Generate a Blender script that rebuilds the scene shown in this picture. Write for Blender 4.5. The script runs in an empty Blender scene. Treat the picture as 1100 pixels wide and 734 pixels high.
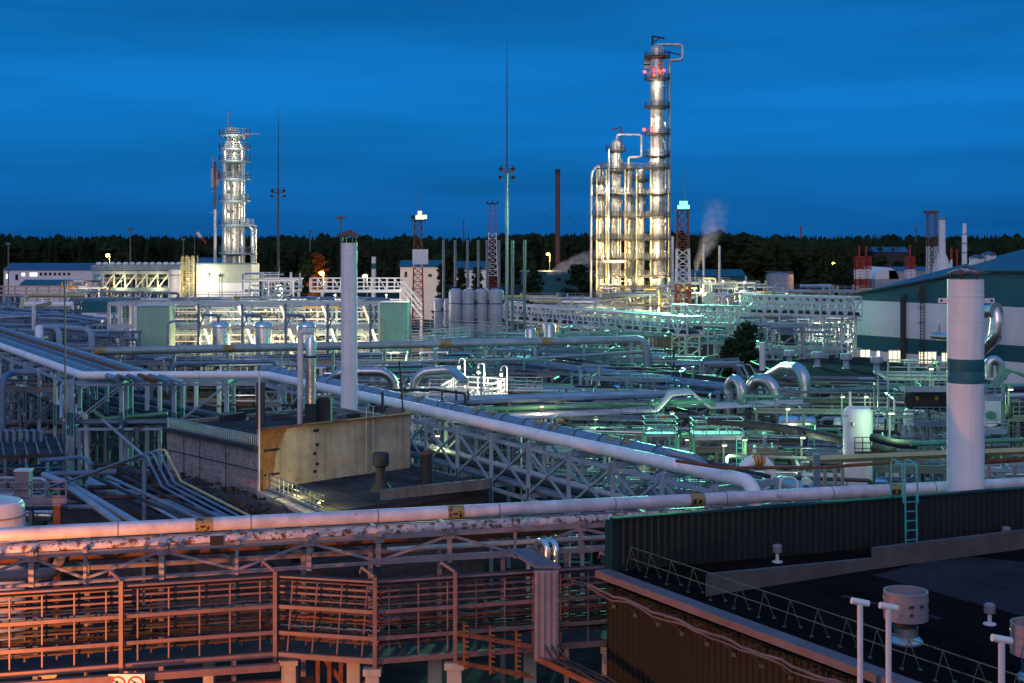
import bpy, math, random
from mathutils import Vector, Matrix
random.seed(11)
R = math.radians
# ---------------------------------------------------------------- measuring frame (metres)
F, CX, CY, H = 1500.0, 550.0, 258.0, 20.0
def P(px, py, Y): return Vector(((px-CX)/F*Y, Y, H-(py-CY)/F*Y))
def G(px, py, z):
    Y = (H-z)*F/(py-CY)
    return Vector(((px-CX)/F*Y, Y, z))
def XX(px, Y): return (px-CX)/F*Y
def ZZ(py, Y): return H-(py-CY)/F*Y
V = Vector
scene = bpy.context.scene
col = scene.collection

# ---------------------------------------------------------------- materials
class Mats: pass
M = Mats()
RUST = (.13, .052, .025)
def mat(name, c, rough=.6, metal=0.0, var=.3, scale=1.2, rust=0.0, rscale=1.6, streak=0.0, bump=0.0, rib=None, c2=None, rustc=RUST, spec=.4):
    m = bpy.data.materials.new(name); m.use_nodes = True
    nt = m.node_tree; N = nt.nodes; L = nt.links
    b = N['Principled BSDF']
    b.inputs['Roughness'].default_value = rough; b.inputs['Metallic'].default_value = metal
    b.inputs['Specular IOR Level'].default_value = spec
    tc = N.new('ShaderNodeTexCoord')
    n = N.new('ShaderNodeTexNoise'); n.inputs['Scale'].default_value = scale; n.inputs['Detail'].default_value = 6; n.inputs['Roughness'].default_value = .62
    src = tc.outputs['Object']
    L.new(src, n.inputs['Vector'])
    cr = N.new('ShaderNodeValToRGB')
    d = c2 if c2 else tuple(x*(1-var) for x in c)
    u = tuple(min(1, x*(1+var*.5)) for x in c)
    cr.color_ramp.elements[0].position = .3; cr.color_ramp.elements[0].color = (*d, 1)
    cr.color_ramp.elements[1].position = .7; cr.color_ramp.elements[1].color = (*u, 1)
    L.new(n.outputs['Fac'], cr.inputs['Fac'])
    out = cr.outputs['Color']
    if streak:
        mp = N.new('ShaderNodeMapping'); mp.inputs['Scale'].default_value = (3.2, 3.2, .16)
        L.new(src, mp.inputs['Vector'])
        n3 = N.new('ShaderNodeTexNoise'); n3.inputs['Scale'].default_value = 1.3; n3.inputs['Detail'].default_value = 4
        L.new(mp.outputs['Vector'], n3.inputs['Vector'])
        r3 = N.new('ShaderNodeValToRGB'); r3.color_ramp.elements[0].position = .48; r3.color_ramp.elements[0].color = (0, 0, 0, 1)
        r3.color_ramp.elements[1].position = .74; r3.color_ramp.elements[1].color = (streak,)*3+(1,)
        L.new(n3.outputs['Fac'], r3.inputs['Fac'])
        mx = N.new('ShaderNodeMixRGB'); mx.inputs['Color2'].default_value = (.11, .085, .065, 1)
        L.new(r3.outputs['Color'], mx.inputs['Fac']); L.new(out, mx.inputs['Color1']); out = mx.outputs['Color']
    if rust:
        n2 = N.new('ShaderNodeTexNoise'); n2.inputs['Scale'].default_value = rscale; n2.inputs['Detail'].default_value = 8; n2.inputs['Roughness'].default_value = .7
        L.new(src, n2.inputs['Vector'])
        r2 = N.new('ShaderNodeValToRGB'); p = .72-.42*rust
        r2.color_ramp.elements[0].position = p; r2.color_ramp.elements[0].color = (0, 0, 0, 1)
        r2.color_ramp.elements[1].position = p+.06; r2.color_ramp.elements[1].color = (1, 1, 1, 1)
        L.new(n2.outputs['Fac'], r2.inputs['Fac'])
        mx = N.new('ShaderNodeMixRGB'); mx.inputs['Color2'].default_value = (*rustc, 1)
        L.new(r2.outputs['Color'], mx.inputs['Fac']); L.new(out, mx.inputs['Color1']); out = mx.outputs['Color']
    L.new(out, b.inputs['Base Color'])
    # uneven gloss
    rr = N.new('ShaderNodeMapRange'); rr.inputs['To Min'].default_value = max(.05, rough-.12); rr.inputs['To Max'].default_value = min(1, rough+.15)
    L.new(n.outputs['Fac'], rr.inputs['Value']); L.new(rr.outputs['Result'], b.inputs['Roughness'])
    if rib:
        ang, freq, dist = rib
        mp = N.new('ShaderNodeMapping'); mp.inputs['Rotation'].default_value = (0, 0, ang)
        L.new(src, mp.inputs['Vector'])
        w = N.new('ShaderNodeTexWave'); w.inputs['Scale'].default_value = freq; w.wave_profile = 'SIN'
        L.new(mp.outputs['Vector'], w.inputs['Vector'])
        bp = N.new('ShaderNodeBump'); bp.inputs['Strength'].default_value = 1.0; bp.inputs['Distance'].default_value = dist
        L.new(w.outputs['Fac'], bp.inputs['Height']); L.new(bp.outputs['Normal'], b.inputs['Normal'])
    elif bump:
        bp = N.new('ShaderNodeBump'); bp.inputs['Strength'].default_value = .6; bp.inputs['Distance'].default_value = bump
        L.new(n.outputs['Fac'], bp.inputs['Height']); L.new(bp.outputs['Normal'], b.inputs['Normal'])
    setattr(M, name, m)
    return m
def brickwork(m, ang):
    nt = m.node_tree; N = nt.nodes; L = nt.links; b = N['Principled BSDF']
    lk = b.inputs['Base Color'].links[0]; src = lk.from_socket
    tc = N.new('ShaderNodeTexCoord'); mp = N.new('ShaderNodeMapping'); mp.inputs['Rotation'].default_value = (R(90), 0, 0)
    r0 = N.new('ShaderNodeMapping'); r0.inputs['Rotation'].default_value = (0, 0, ang); L.new(tc.outputs['Object'], r0.inputs['Vector']); L.new(r0.outputs['Vector'], mp.inputs['Vector'])
    bk = N.new('ShaderNodeTexBrick'); bk.inputs['Scale'].default_value = 1.0; bk.inputs['Brick Width'].default_value = .34; bk.inputs['Row Height'].default_value = .15; bk.inputs['Mortar Size'].default_value = .013
    bk.inputs['Color1'].default_value = (.7, .7, .72, 1); bk.inputs['Color2'].default_value = (1, .98, .96, 1); bk.inputs['Mortar'].default_value = (.55, .56, .58, 1)
    L.new(mp.outputs['Vector'], bk.inputs['Vector'])
    mx = N.new('ShaderNodeMixRGB'); mx.blend_type = 'MULTIPLY'; mx.inputs['Fac'].default_value = 1
    L.new(src, mx.inputs['Color1']); L.new(bk.outputs['Color'], mx.inputs['Color2']); L.new(mx.outputs['Color'], b.inputs['Base Color'])
def emit(name, c, s):
    m = bpy.data.materials.new(name); m.use_nodes = True
    b = m.node_tree.nodes['Principled BSDF']
    b.inputs['Base Color'].default_value = (*c, 1); b.inputs['Emission Color'].default_value = (*c, 1); b.inputs['Emission Strength'].default_value = s
    setattr(M, name, m); return m

mat('pale_paint', (.66, .65, .68), .45, 0, .12, .8, rust=.12, streak=.25)
mat('white_lagging', (.84, .83, .85), .5, 0, .12, .5, streak=.16)
mat('main_pipe_paint', (.62, .60, .66), .5, 0, .3, 1.1, rust=.17, rscale=1.3, rustc=(.16, .13, .13), c2=(.40, .38, .43))
mat('flaking_paint', (.55, .51, .54), .6, 0, .4, 2.2, rust=.50, rscale=3.4, bump=.03)
mat('white_paint', (.78, .77, .76), .5, 0, .1, .8, rust=.06)
mat('lilac_steel', (.25, .215, .24), .5, 0, .25, 1.5, rust=.14, rscale=2.5)
mat('grey_steel', (.12, .14, .17), .6, 0, .3, .8, rust=.1)
mat('blue_steel', (.11, .20, .31), .58, 0, .3, .7, rust=.08)
mat('bridge_paint', (.50, .54, .60), .5, 0, .18, .7, rust=.04)
mat('pale_steel', (.25, .35, .44), .58, 0, .25, .7, rust=.08)
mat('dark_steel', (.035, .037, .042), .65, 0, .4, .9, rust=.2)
mat('cladding', (.80, .79, .76), .26, .92, .2, .45, streak=.14)
mat('column_cladding', (.74, .72, .68), .38, .75, .4, .55, streak=.4)
mat('dull_cladding', (.52, .54, .56), .34, .85, .3, .5, streak=.25)
mat('blue_lagging', (.27, .33, .42), .42, .45, .35, .8, streak=.3)
mat('teal_pipe', (.27, .38, .42), .45, .2, .3, .6, streak=.2)
mat('teal_paint', (.018, .135, .165), .5, 0, .2, .7)
mat('teal_ladder', (.05, .42, .46), .5, 0, .2, 1)
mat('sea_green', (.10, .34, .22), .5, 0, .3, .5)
mat('dim_green', (.05, .12, .09), .6, 0, .3, .5)
mat('green_panel', (.36, .62, .47), .5, 0, .16, .35, rib=(0, 2.2, .05), streak=.2)
mat('green_grey_wall', (.40, .47, .38), .6, 0, .15, .4, streak=.1)
mat('rusty_steel', (.20, .075, .035), .8, 0, .5, 1.5, rust=.3, rustc=(.06, .03, .02))
mat('yellow_paint', (.33, .25, .09), .55, 0, .25, 2, rust=.45, rscale=5, rustc=(.05, .04, .03))
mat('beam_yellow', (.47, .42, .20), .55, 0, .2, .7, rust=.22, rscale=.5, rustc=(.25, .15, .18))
mat('orange_band', (.62, .26, .03), .5, 0, .1, 2)
mat('maroon_band', (.17, .015, .02), .5, 0, .1, 2)
mat('red_paint', (.36, .035, .02), .5, 0, .2, .5)
mat('brown_red', (.17, .075, .06), .6, 0, .35, .3, streak=.3)
mat('concrete', (.20, .19, .18), .85, 0, .35, .7, streak=.5, bump=.03)
mat('pale_concrete', (.42, .40, .37), .85, 0, .25, .6, streak=.35)
mat('stained_wall', (.45, .40, .30), .85, 0, .4, .55, rust=.22, rscale=.5, rustc=(.17, .12, .06), streak=.5)
mat('brick_wall', (.34, .33, .33), .9, 0, .3, 2.2, streak=.4)
mat('dark_brick', (.085, .075, .08), .9, 0, .3, 2.2)
mat('bare_brick', (.26, .13, .05), .9, 0, .4, 3, streak=.3)
mat('bitumen', (.013, .011, .0115), .95, 0, .5, .5, bump=.02, spec=0)
mat('grey_felt', (.040, .039, .045), .95, 0, .35, .35, spec=0)
mat('roof_felt', (.06, .066, .076), .95, 0, .5, .35, streak=.2, spec=0)
mat('bracket_paint', (.15, .125, .075), .6)
mat('dim_rust_steel', (.075, .045, .04), .7, 0, .4, 1.5)  # gallery steel with shade put into its colour, for the inner members
mat('roof_wall', (.10, .092, .092), .9, 0, .35, .8, streak=.3)
mat('coping_metal', (.16, .125, .13), .6, 0, .3, .8, streak=.3)
mat('dark_teal', (.010, .05, .058), .75, 0, .3, .7, spec=.1)
mat('gallery_steel', (.21, .13, .13), .55, 0, .3, 1.5, rust=.22, rscale=2.5)
mat('dark_corrugated', (.012, .022, .022), .5, .1, .2, .6)
mat('brown_corrugated', (.0085, .0105, .006), .6, .1, .25, .5)
mat('lilac_wall', (.78, .78, .82), .6, 0, .1, .25, rib=(R(37), 2.0, .03), streak=.1)
mat('white_wall', (.76, .77, .80), .6, 0, .1, .2)
mat('teal_wall', (.015, .12, .15), .5, 0, .15, .25, rib=(R(37), 2.0, .03))
mat('teal_roof', (.014, .10, .14), .45, 0, .25, .12, rib=(R(37), 1.2, .04))
mat('blue_roof', (.03, .10, .19), .5, 0, .2, .1)
mat('pole_grey', (.15, .18, .23), .5, .2, .2, .5)
mat('silo_grey', (.36, .40, .48), .5, .15, .25, .5, streak=.35)
mat('red_roof', (.16, .05, .03), .8, 0, .3, .3)
mat('lagging_dark', (.045, .047, .052), .85, 0, .6, 1.2, bump=.15, rust=.12)
mat('bark', (.05, .038, .03), .9, 0, .3, 2)
mat('black_rubber', (.02, .02, .022), .6)
mat('grating', (.12, .14, .16), .75, .2, .3, 2)
mat('foliage', (.022, .045, .018), .85, 0, .5, .9, c2=(.008, .020, .010), spec=.1)
mat('autumn_foliage', (.16, .055, .015), .85, 0, .5, .9, spec=.1)
mat('forest_green', (.026, .040, .016), .95, 0, .5, .03, c2=(.006, .011, .007), spec=.03)
mat('grass_mat', (.07, .17, .03), .9, 0, .5, .6, c2=(.03, .08, .02), spec=.1)
mat('soil', (.030, .032, .026), .95, 0, .5, .06, c2=(.010, .016, .009), spec=.1)
mat('trodden_yard', (.034, .034, .028), .95, 0, .5, .3, c2=(.007, .011, .007), spec=.05)
mat('window_dark', (.02, .025, .035), .15, 0, .1)
mat('sign_white', (.75, .74, .72), .5, 0, .05)
mat('sign_red', (.45, .02, .02), .5, 0, .05)
emit('warm_lamp', (1, .82, .50), 6)
emit('mast_lamp_yellow', (1, .92, .34), 1.5)
emit('mast_lamp_green', (.20, 1, .58), 1.5)
emit('orange_lamp', (1, .50, .10), 1.8)
emit('white_lamp', (1, .9, .68), 3)
emit('red_lamp', (1, .06, .07), 3)
emit('lit_window', (1, .86, .55), 1.1)
emit('lit_window_pale', (.95, .9, .8), 1.0)

# ---------------------------------------------------------------- mesh helpers
def fillet(pts, r, n=5):
    pts = [V(p) for p in pts]
    if len(pts) < 3: return pts
    out = [pts[0]]
    for i in range(1, len(pts)-1):
        a, b, c = pts[i-1], pts[i], pts[i+1]
        d1, d2 = a-b, c-b
        l1, l2 = d1.length, d2.length
        d1.normalize(); d2.normalize()
        ang = d1.angle(d2)
        if ang > R(174) or ang < R(6): out.append(b); continue
        t = min(r/math.tan(ang/2), l1*.49, l2*.49)
        rr = t*math.tan(ang/2)
        p1, p2 = b+d1*t, b+d2*t
        ctr = b+(d1+d2).normalized()*(rr/math.sin(ang/2))
        v1, v2 = p1-ctr, p2-ctr
        tot = v1.angle(v2)
        for k in range(n+1):
            s = k/n
            v = (v1*math.sin((1-s)*tot)+v2*math.sin(s*tot))/max(1e-6, math.sin(tot))
            out.append(ctr+v)
    out.append(pts[-1])
    return out

WL = {}
class MB:
    def __init__(s): s.v = []; s.f = []; s.s = []
    def face(s, ids, sm=False): s.f.append(ids); s.s.append(sm)
    def quad(s, a, b, c, d):
        i = len(s.v); s.v += [V(a), V(b), V(c), V(d)]; s.face((i, i+1, i+2, i+3))
    def hexa(s, c8):
        i = len(s.v); s.v += [V(c) for c in c8]
        for q in ((3, 2, 1, 0), (4, 5, 6, 7), (0, 1, 5, 4), (1, 2, 6, 5), (2, 3, 7, 6), (3, 0, 4, 7)):
            s.face(tuple(i+k for k in q))
        return s
    def box(s, c, d, rz=0):
        c = V(c); x, y, z = d[0]/2, d[1]/2, d[2]/2
        m = Matrix.Rotation(rz, 3, 'Z')
        s.hexa([c+m@V(p) for p in ((-x, -y, -z), (x, -y, -z), (x, y, -z), (-x, y, -z), (-x, -y, z), (x, -y, z), (x, y, z), (-x, y, z))])
        return s
    def bar(s, a, b, w, h=None):
        a, b = V(a), V(b); h = h or w
        d = (b-a)
        if d.length < 1e-6: return s
        d.normalize()
        up = V((0, 0, 1)) if abs(d.z) < .95 else V((0, 1, 0))
        r = d.cross(up).normalized(); u = r.cross(d)
        r *= w/2; u *= h/2
        s.hexa([a-r-u, a+r-u, a+r+u, a-r+u, b-r-u, b+r-u, b+r+u, b-r+u]) if False else s.hexa([a-r-u, b-r-u, b+r-u, a+r-u, a-r+u, b-r+u, b+r+u, a+r+u])
        return s
    def tube(s, pts, r, n=8, cap=True, rf=0):
        if rf: pts = fillet(pts, rf)
        pts = [V(p) for p in pts]
        rs = r if isinstance(r, (list, tuple)) else [r]*len(pts)
        prev = None; base = len(s.v)
        for i, p in enumerate(pts):
            if i == 0: t = pts[1]-p
            elif i == len(pts)-1: t = p-pts[i-1]
            else: t = (pts[i+1]-p).normalized()+(p-pts[i-1]).normalized()
            if t.length < 1e-9: t = V((0, 0, 1))
            t.normalize()
            if prev is None:
                up = V((0, 0, 1)) if abs(t.z) < .9 else V((1, 0, 0))
                a = t.cross(up).normalized()
            else:
                a = (prev-t*prev.dot(t))
                a = a.normalized() if a.length > 1e-6 else t.orthogonal().normalized()
            prev = a; b = t.cross(a)
            for k in range(n):
                w = 2*math.pi*k/n
                s.v.append(p+(a*math.cos(w)+b*math.sin(w))*rs[i])
        for i in range(len(pts)-1):
            for k in range(n):
                k2 = (k+1) % n
                s.face((base+i*n+k, base+i*n+k2, base+(i+1)*n+k2, base+(i+1)*n+k), True)
        if cap:
            s.face(tuple(base+k for k in range(n-1, -1, -1)))
            e = base+(len(pts)-1)*n
            s.face(tuple(e+k for k in range(n)))
        return s
    def lathe(s, c, prof, n=16, axis='Z', rz=0, smooth=True):
        c = V(c); base = len(s.v)
        for (r, z) in prof:
            for k in range(n):
                w = 2*math.pi*k/n
                p = V((r*math.cos(w), r*math.sin(w), z))
                if axis == 'X': p = Matrix.Rotation(rz, 3, 'Z') @ V((p.z, p.y, p.x))
                s.v.append(c+p)
        for i in range(len(prof)-1):
            for k in range(n):
                k2 = (k+1) % n
                q = (base+i*n+k, base+i*n+k2, base+(i+1)*n+k2, base+(i+1)*n+k)
                s.face(q if axis == 'Z' else q[::-1], smooth)
        q = tuple(base+k for k in range(n)); e = base+(len(prof)-1)*n; q2 = tuple(e+k for k in range(n))
        if axis == 'Z': s.face(q[::-1]); s.face(q2)
        else: s.face(q); s.face(q2[::-1])
        return s
    def prism(s, poly, z0, z1):
        n = len(poly); i = len(s.v)
        s.v += [V((p[0], p[1], z0)) for p in poly]+[V((p[0], p[1], z1)) for p in poly]
        ar = sum(poly[k][0]*poly[(k+1) % n][1]-poly[(k+1) % n][0]*poly[k][1] for k in range(n))
        idx = list(range(n)) if ar > 0 else list(range(n-1, -1, -1))
        s.face(tuple(i+k for k in idx[::-1])); s.face(tuple(i+n+k for k in idx))
        for a in range(n):
            k, k2 = idx[a], idx[(a+1) % n]
            s.face((i+k, i+k2, i+n+k2, i+n+k))
        return s
    def build(s, name, m, parent=None):
        me = bpy.data.meshes.new(name)
        if parent is not None: org = WL[parent.name]
        else:
            xs = [p.x for p in s.v]; ys = [p.y for p in s.v]; zs = [p.z for p in s.v]
            org = V(((min(xs)+max(xs))/2, (min(ys)+max(ys))/2, min(zs)))
        me.from_pydata([tuple(p-org) for p in s.v], [], s.f)
        me.polygons.foreach_set('use_smooth', s.s)
        me.materials.append(m); me.update()
        if any(s.s) and hasattr(me, 'set_sharp_from_angle'): me.set_sharp_from_angle(angle=R(42))
        o = bpy.data.objects.new(name, me); col.objects.link(o)
        if parent is not None: o.parent = parent
        else: o.location = org
        WL[o.name] = org.copy()
        return o

def tag(o, label=None, cat=None, group=None, kind=None):
    if label: o['label'] = label
    if cat: o['category'] = cat
    if group: o['group'] = group
    if kind: o['kind'] = kind
    return o
def T(name, label, cat, loc=(0, 0, 0), group=None):
    o = bpy.data.objects.new(name, None); o.empty_display_size = .3
    col.objects.link(o); o.location = loc; WL[o.name] = V(loc)
    return tag(o, label, cat, group)
def kids(o): return [c for c in ALLKIDS.get(o.name, [])] if False else list(o.children)
def copy_tree(o, loc=None, rz=None, label=None, parent=None, lightscale=1):
    c = o.copy(); col.objects.link(c)
    if parent is not None: c.parent = parent
    if loc is not None: c.location = loc
    if rz is not None: c.rotation_euler = (0, 0, rz)
    if label: c['label'] = label
    for ch in list(o.children): copy_tree(ch, parent=c)
    return c
NL = [0]
def point(loc, w, c, rad=.25, parent=None):
    l = bpy.data.lights.new('lamp_glow', 'POINT'); l.energy = w; l.color = c; l.shadow_soft_size = rad
    o = bpy.data.objects.new('lamp_glow', l); col.objects.link(o); o.location = loc
    NL[0] += 1
    return o

def spot(loc, to, w, c, ang=150, rad=.4):
    l = bpy.data.lights.new('flood_glow', 'SPOT'); l.energy = w; l.color = c; l.shadow_soft_size = rad; l.spot_size = R(ang); l.spot_blend = .4
    o = bpy.data.objects.new('flood_glow', l); col.objects.link(o); o.location = loc
    o.rotation_euler = (V(to)-V(loc)).to_track_quat('-Z', 'Y').to_euler()
    return o

# ---------------------------------------------------------------- compound builders
def pipe(pts, d, m, label, cat='pipe', name='pipeline', group=None, rf=None, n=10, rings=0, parent=None, seam=1.06):
    pts = [V(p) for p in pts]
    b = MB(); b.tube(pts, d/2, n, rf=(rf if rf is not None else d*1.5))
    if rings:
        for i in range(len(pts)-1):
            a, c = pts[i], pts[i+1]; L = (c-a).length; u = (c-a).normalized()
            k = rings*.7
            while k < L-rings*.5:
                b.tube([a+u*k, a+u*(k+d*.12)], d/2*seam, n); k += rings*random.uniform(.85, 1.15)
    o = b.build(name, m, parent)
    if parent is None: tag(o, label, cat, group)
    return o
def railing_mesh(b, pts, h=1.1, step=1.6, t=.05, mids=2, closed=False):
    pts = [V(p) for p in pts]
    if closed: pts = pts+[pts[0]]
    for i in range(len(pts)-1):
        a, c = pts[i], pts[i+1]; L = (c-a).length
        n = max(1, round(L/step))
        for k in range(n+1):
            q = a+(c-a)*(k/n); b.bar(q, q+V((0, 0, h)), t)
        for j in range(mids+1):
            z = V((0, 0, h*(j+1)/(mids+1))); b.bar(a+z, c+z, t)
        b.bar(a+V((0, 0, .08)), c+V((0, 0, .08)), t*.5, .14)
    return b
def ladder_mesh(b, a, c, w=.5, side=V((1, 0, 0)), step=.35, t=.05):
    a, c = V(a), V(c); sd = side.normalized()*w/2
    b.bar(a-sd, c-sd, t); b.bar(a+sd, c+sd, t)
    n = max(2, int((c-a).length/step))
    for k in range(1, n):
        q = a+(c-a)*(k/n); b.bar(q-sd, q+sd, t*.7)
    return b
class Rack:
    def __init__(s, A, B, width):
        s.A = V((A[0], A[1], 0)); s.B = V((B[0], B[1], 0))
        s.u = (s.B-s.A); s.L = s.u.length; s.u.normalize(); s.n = V((-s.u.y, s.u.x, 0)); s.w = width
    def at(s, a, t, z): q = s.A+s.u*a+s.n*t; return V((q.x, q.y, z))
def rack(label, A, B, width, levels, spacing=6, m=None, brace=1, post=.28, zb=0, band=None, cat='pipe rack', group=None, xbrace=False, bm=None):
    rk = Rack(A, B, width); m = m or M.grey_steel; bm = bm or m
    t = T('pipe_rack', label, cat, (rk.A.x, rk.A.y, zb), group); rk.t = t
    n = max(1, round(rk.L/spacing)); zt = max(levels); w = width/2; rk.n_b = n
    for i in range(n+1):
        a = rk.L*i/n
        for sd in (-1, 1):
            b = MB(); b.bar(rk.at(a, sd*w, zb), rk.at(a, sd*w, zt+.05), post)
            po = b.build('post', m, t)
            if band:
                b = MB(); b.box(rk.at(a, sd*w, zb+(zt-zb)*.62), (post*1.12, post*1.12, (zt-zb)*.2), math.atan2(rk.u.y, rk.u.x)); b.build('painted_band', band, po)
        b = MB()
        for z in levels: b.bar(rk.at(a, -w-.3, z-.14), rk.at(a, w+.3, z-.14), post*.75, .26)
        b.build('cross_beam', bm, t)
    for z in levels:
        for sd in (-1, 1):
            b = MB(); b.bar(rk.at(0, sd*w, z-.32), rk.at(rk.L, sd*w, z-.32), post*.6, .2); b.build('beam', bm, t)
    if brace:
        for i in range(n):
            if xbrace or i % 2 == 0:
                a0, a1 = rk.L*i/n, rk.L*(i+1)/n
                b = MB()
                for sd in (-1, 1):
                    zl = zb+.3 if len(levels) == 1 else min(levels)
                    b.bar(rk.at(a0, sd*w, zl), rk.at(a1, sd*w, zt-.3), .11)
                    if xbrace: b.bar(rk.at(a1, sd*w, zl), rk.at(a0, sd*w, zt-.3), .11)
                b.build('brace', bm, t)
    return rk
ORD = ['first', 'second', 'third', 'fourth', 'fifth', 'sixth', 'seventh', 'eighth', 'ninth', 'tenth', 'eleventh', 'twelfth']
def rack_pipes(rk, level, specs, where, loops=(), ext=(0, 0), frm='front'):
    """specs: (offset, diameter, material, colour word); labels count from the near side of the rack"""
    order = sorted(specs, key=lambda q: rk.at(0, q[0], 0).y+rk.at(rk.L, q[0], 0).y)
    for k, (off, d, m, word) in enumerate(order):
        z = level+d/2+.02
        pts = [rk.at(-ext[0]*random.uniform(.3, 1), off, z)]
        for (a, ln, up) in loops:
            a2 = a+off*.5
            pts += [rk.at(a2, off, z), rk.at(a2+up*.5, off, z+up), rk.at(a2+ln-up*.5, off, z+up), rk.at(a2+ln, off, z)]
        pts.append(rk.at(rk.L+ext[1]*random.uniform(.3, 1), off, z))
        pipe(pts, d, m, f'{word} pipe, {ORD[k]} from {frm} on {where}', rf=d*1.2, n=8, rings=(random.choice((2.2, 3.2, 5)) if d > .2 else 0), seam=random.choice((1.05, 1.12, 1.3)), group='pipes lying on the steel racks')
def truss_box(b, p0, p1, w, h, bays, t=.14, nrm=None):
    """rectangular lattice box beam from p0 to p1 (bottom centre line)"""
    p0, p1 = V(p0), V(p1); u = (p1-p0); L = u.length; u.normalize()
    n = V((-u.y, u.x, 0)).normalized()*(w/2); up = V((0, 0, h))
    for sd in (-1, 1):
        for z in (0, 1): b.bar(p0+n*sd+up*z, p1+n*sd+up*z, t*1.3)
        for i in range(bays+1):
            q = p0+u*(L*i/bays)+n*sd; b.bar(q, q+up, t)
            if i < bays:
                q2 = p0+u*(L*(i+1)/bays)+n*sd
                if i % 2: b.bar(q, q2+up, t*.8)
                else: b.bar(q+up, q2, t*.8)
        for z in (.33, .66): b.bar(p0+n*sd+up*z, p1+n*sd+up*z, t*.6)
    for i in range(bays+1):
        q = p0+u*(L*i/bays); b.bar(q-n, q+n, t); b.bar(q-n+up, q+n+up, t)
    return b
def lattice_tower(label, x, y, z0, z1, wb, wt, secs, bays=12, cat='mast', name='lattice_mast', t=.16, group=None):
    th = T(name, label, cat, (x, y, z0), group)
    def hw(z): return (wb+(wt-wb)*(z-z0)/(z1-z0))/2
    nb = [max(1, round(bays*(f1-f0))) for (f0, f1, _) in secs]
    for (f0, f1, m), n in zip(secs, nb):
        b = MB(); za, zb_ = z0+(z1-z0)*f0, z0+(z1-z0)*f1
        cs = ((-1, -1), (1, -1), (1, 1), (-1, 1))
        for i in range(n):
            a, c = za+(zb_-za)*i/n, za+(zb_-za)*(i+1)/n
            ha, hc = hw(a), hw(c)
            for j in range(4):
                p, q = cs[j], cs[(j+1) % 4]
                A0 = V((x+p[0]*ha, y+p[1]*ha, a)); A1 = V((x+p[0]*hc, y+p[1]*hc, c))
                B0 = V((x+q[0]*ha, y+q[1]*ha, a)); B1 = V((x+q[0]*hc, y+q[1]*hc, c))
                b.bar(A0, A1, t*1.2); b.bar(A0, B0, t*.7)
                b.bar(A0, B1, t*.6); b.bar(B0, A1, t*.6)
        b.build('tower_section', m, th)
    return th
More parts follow.
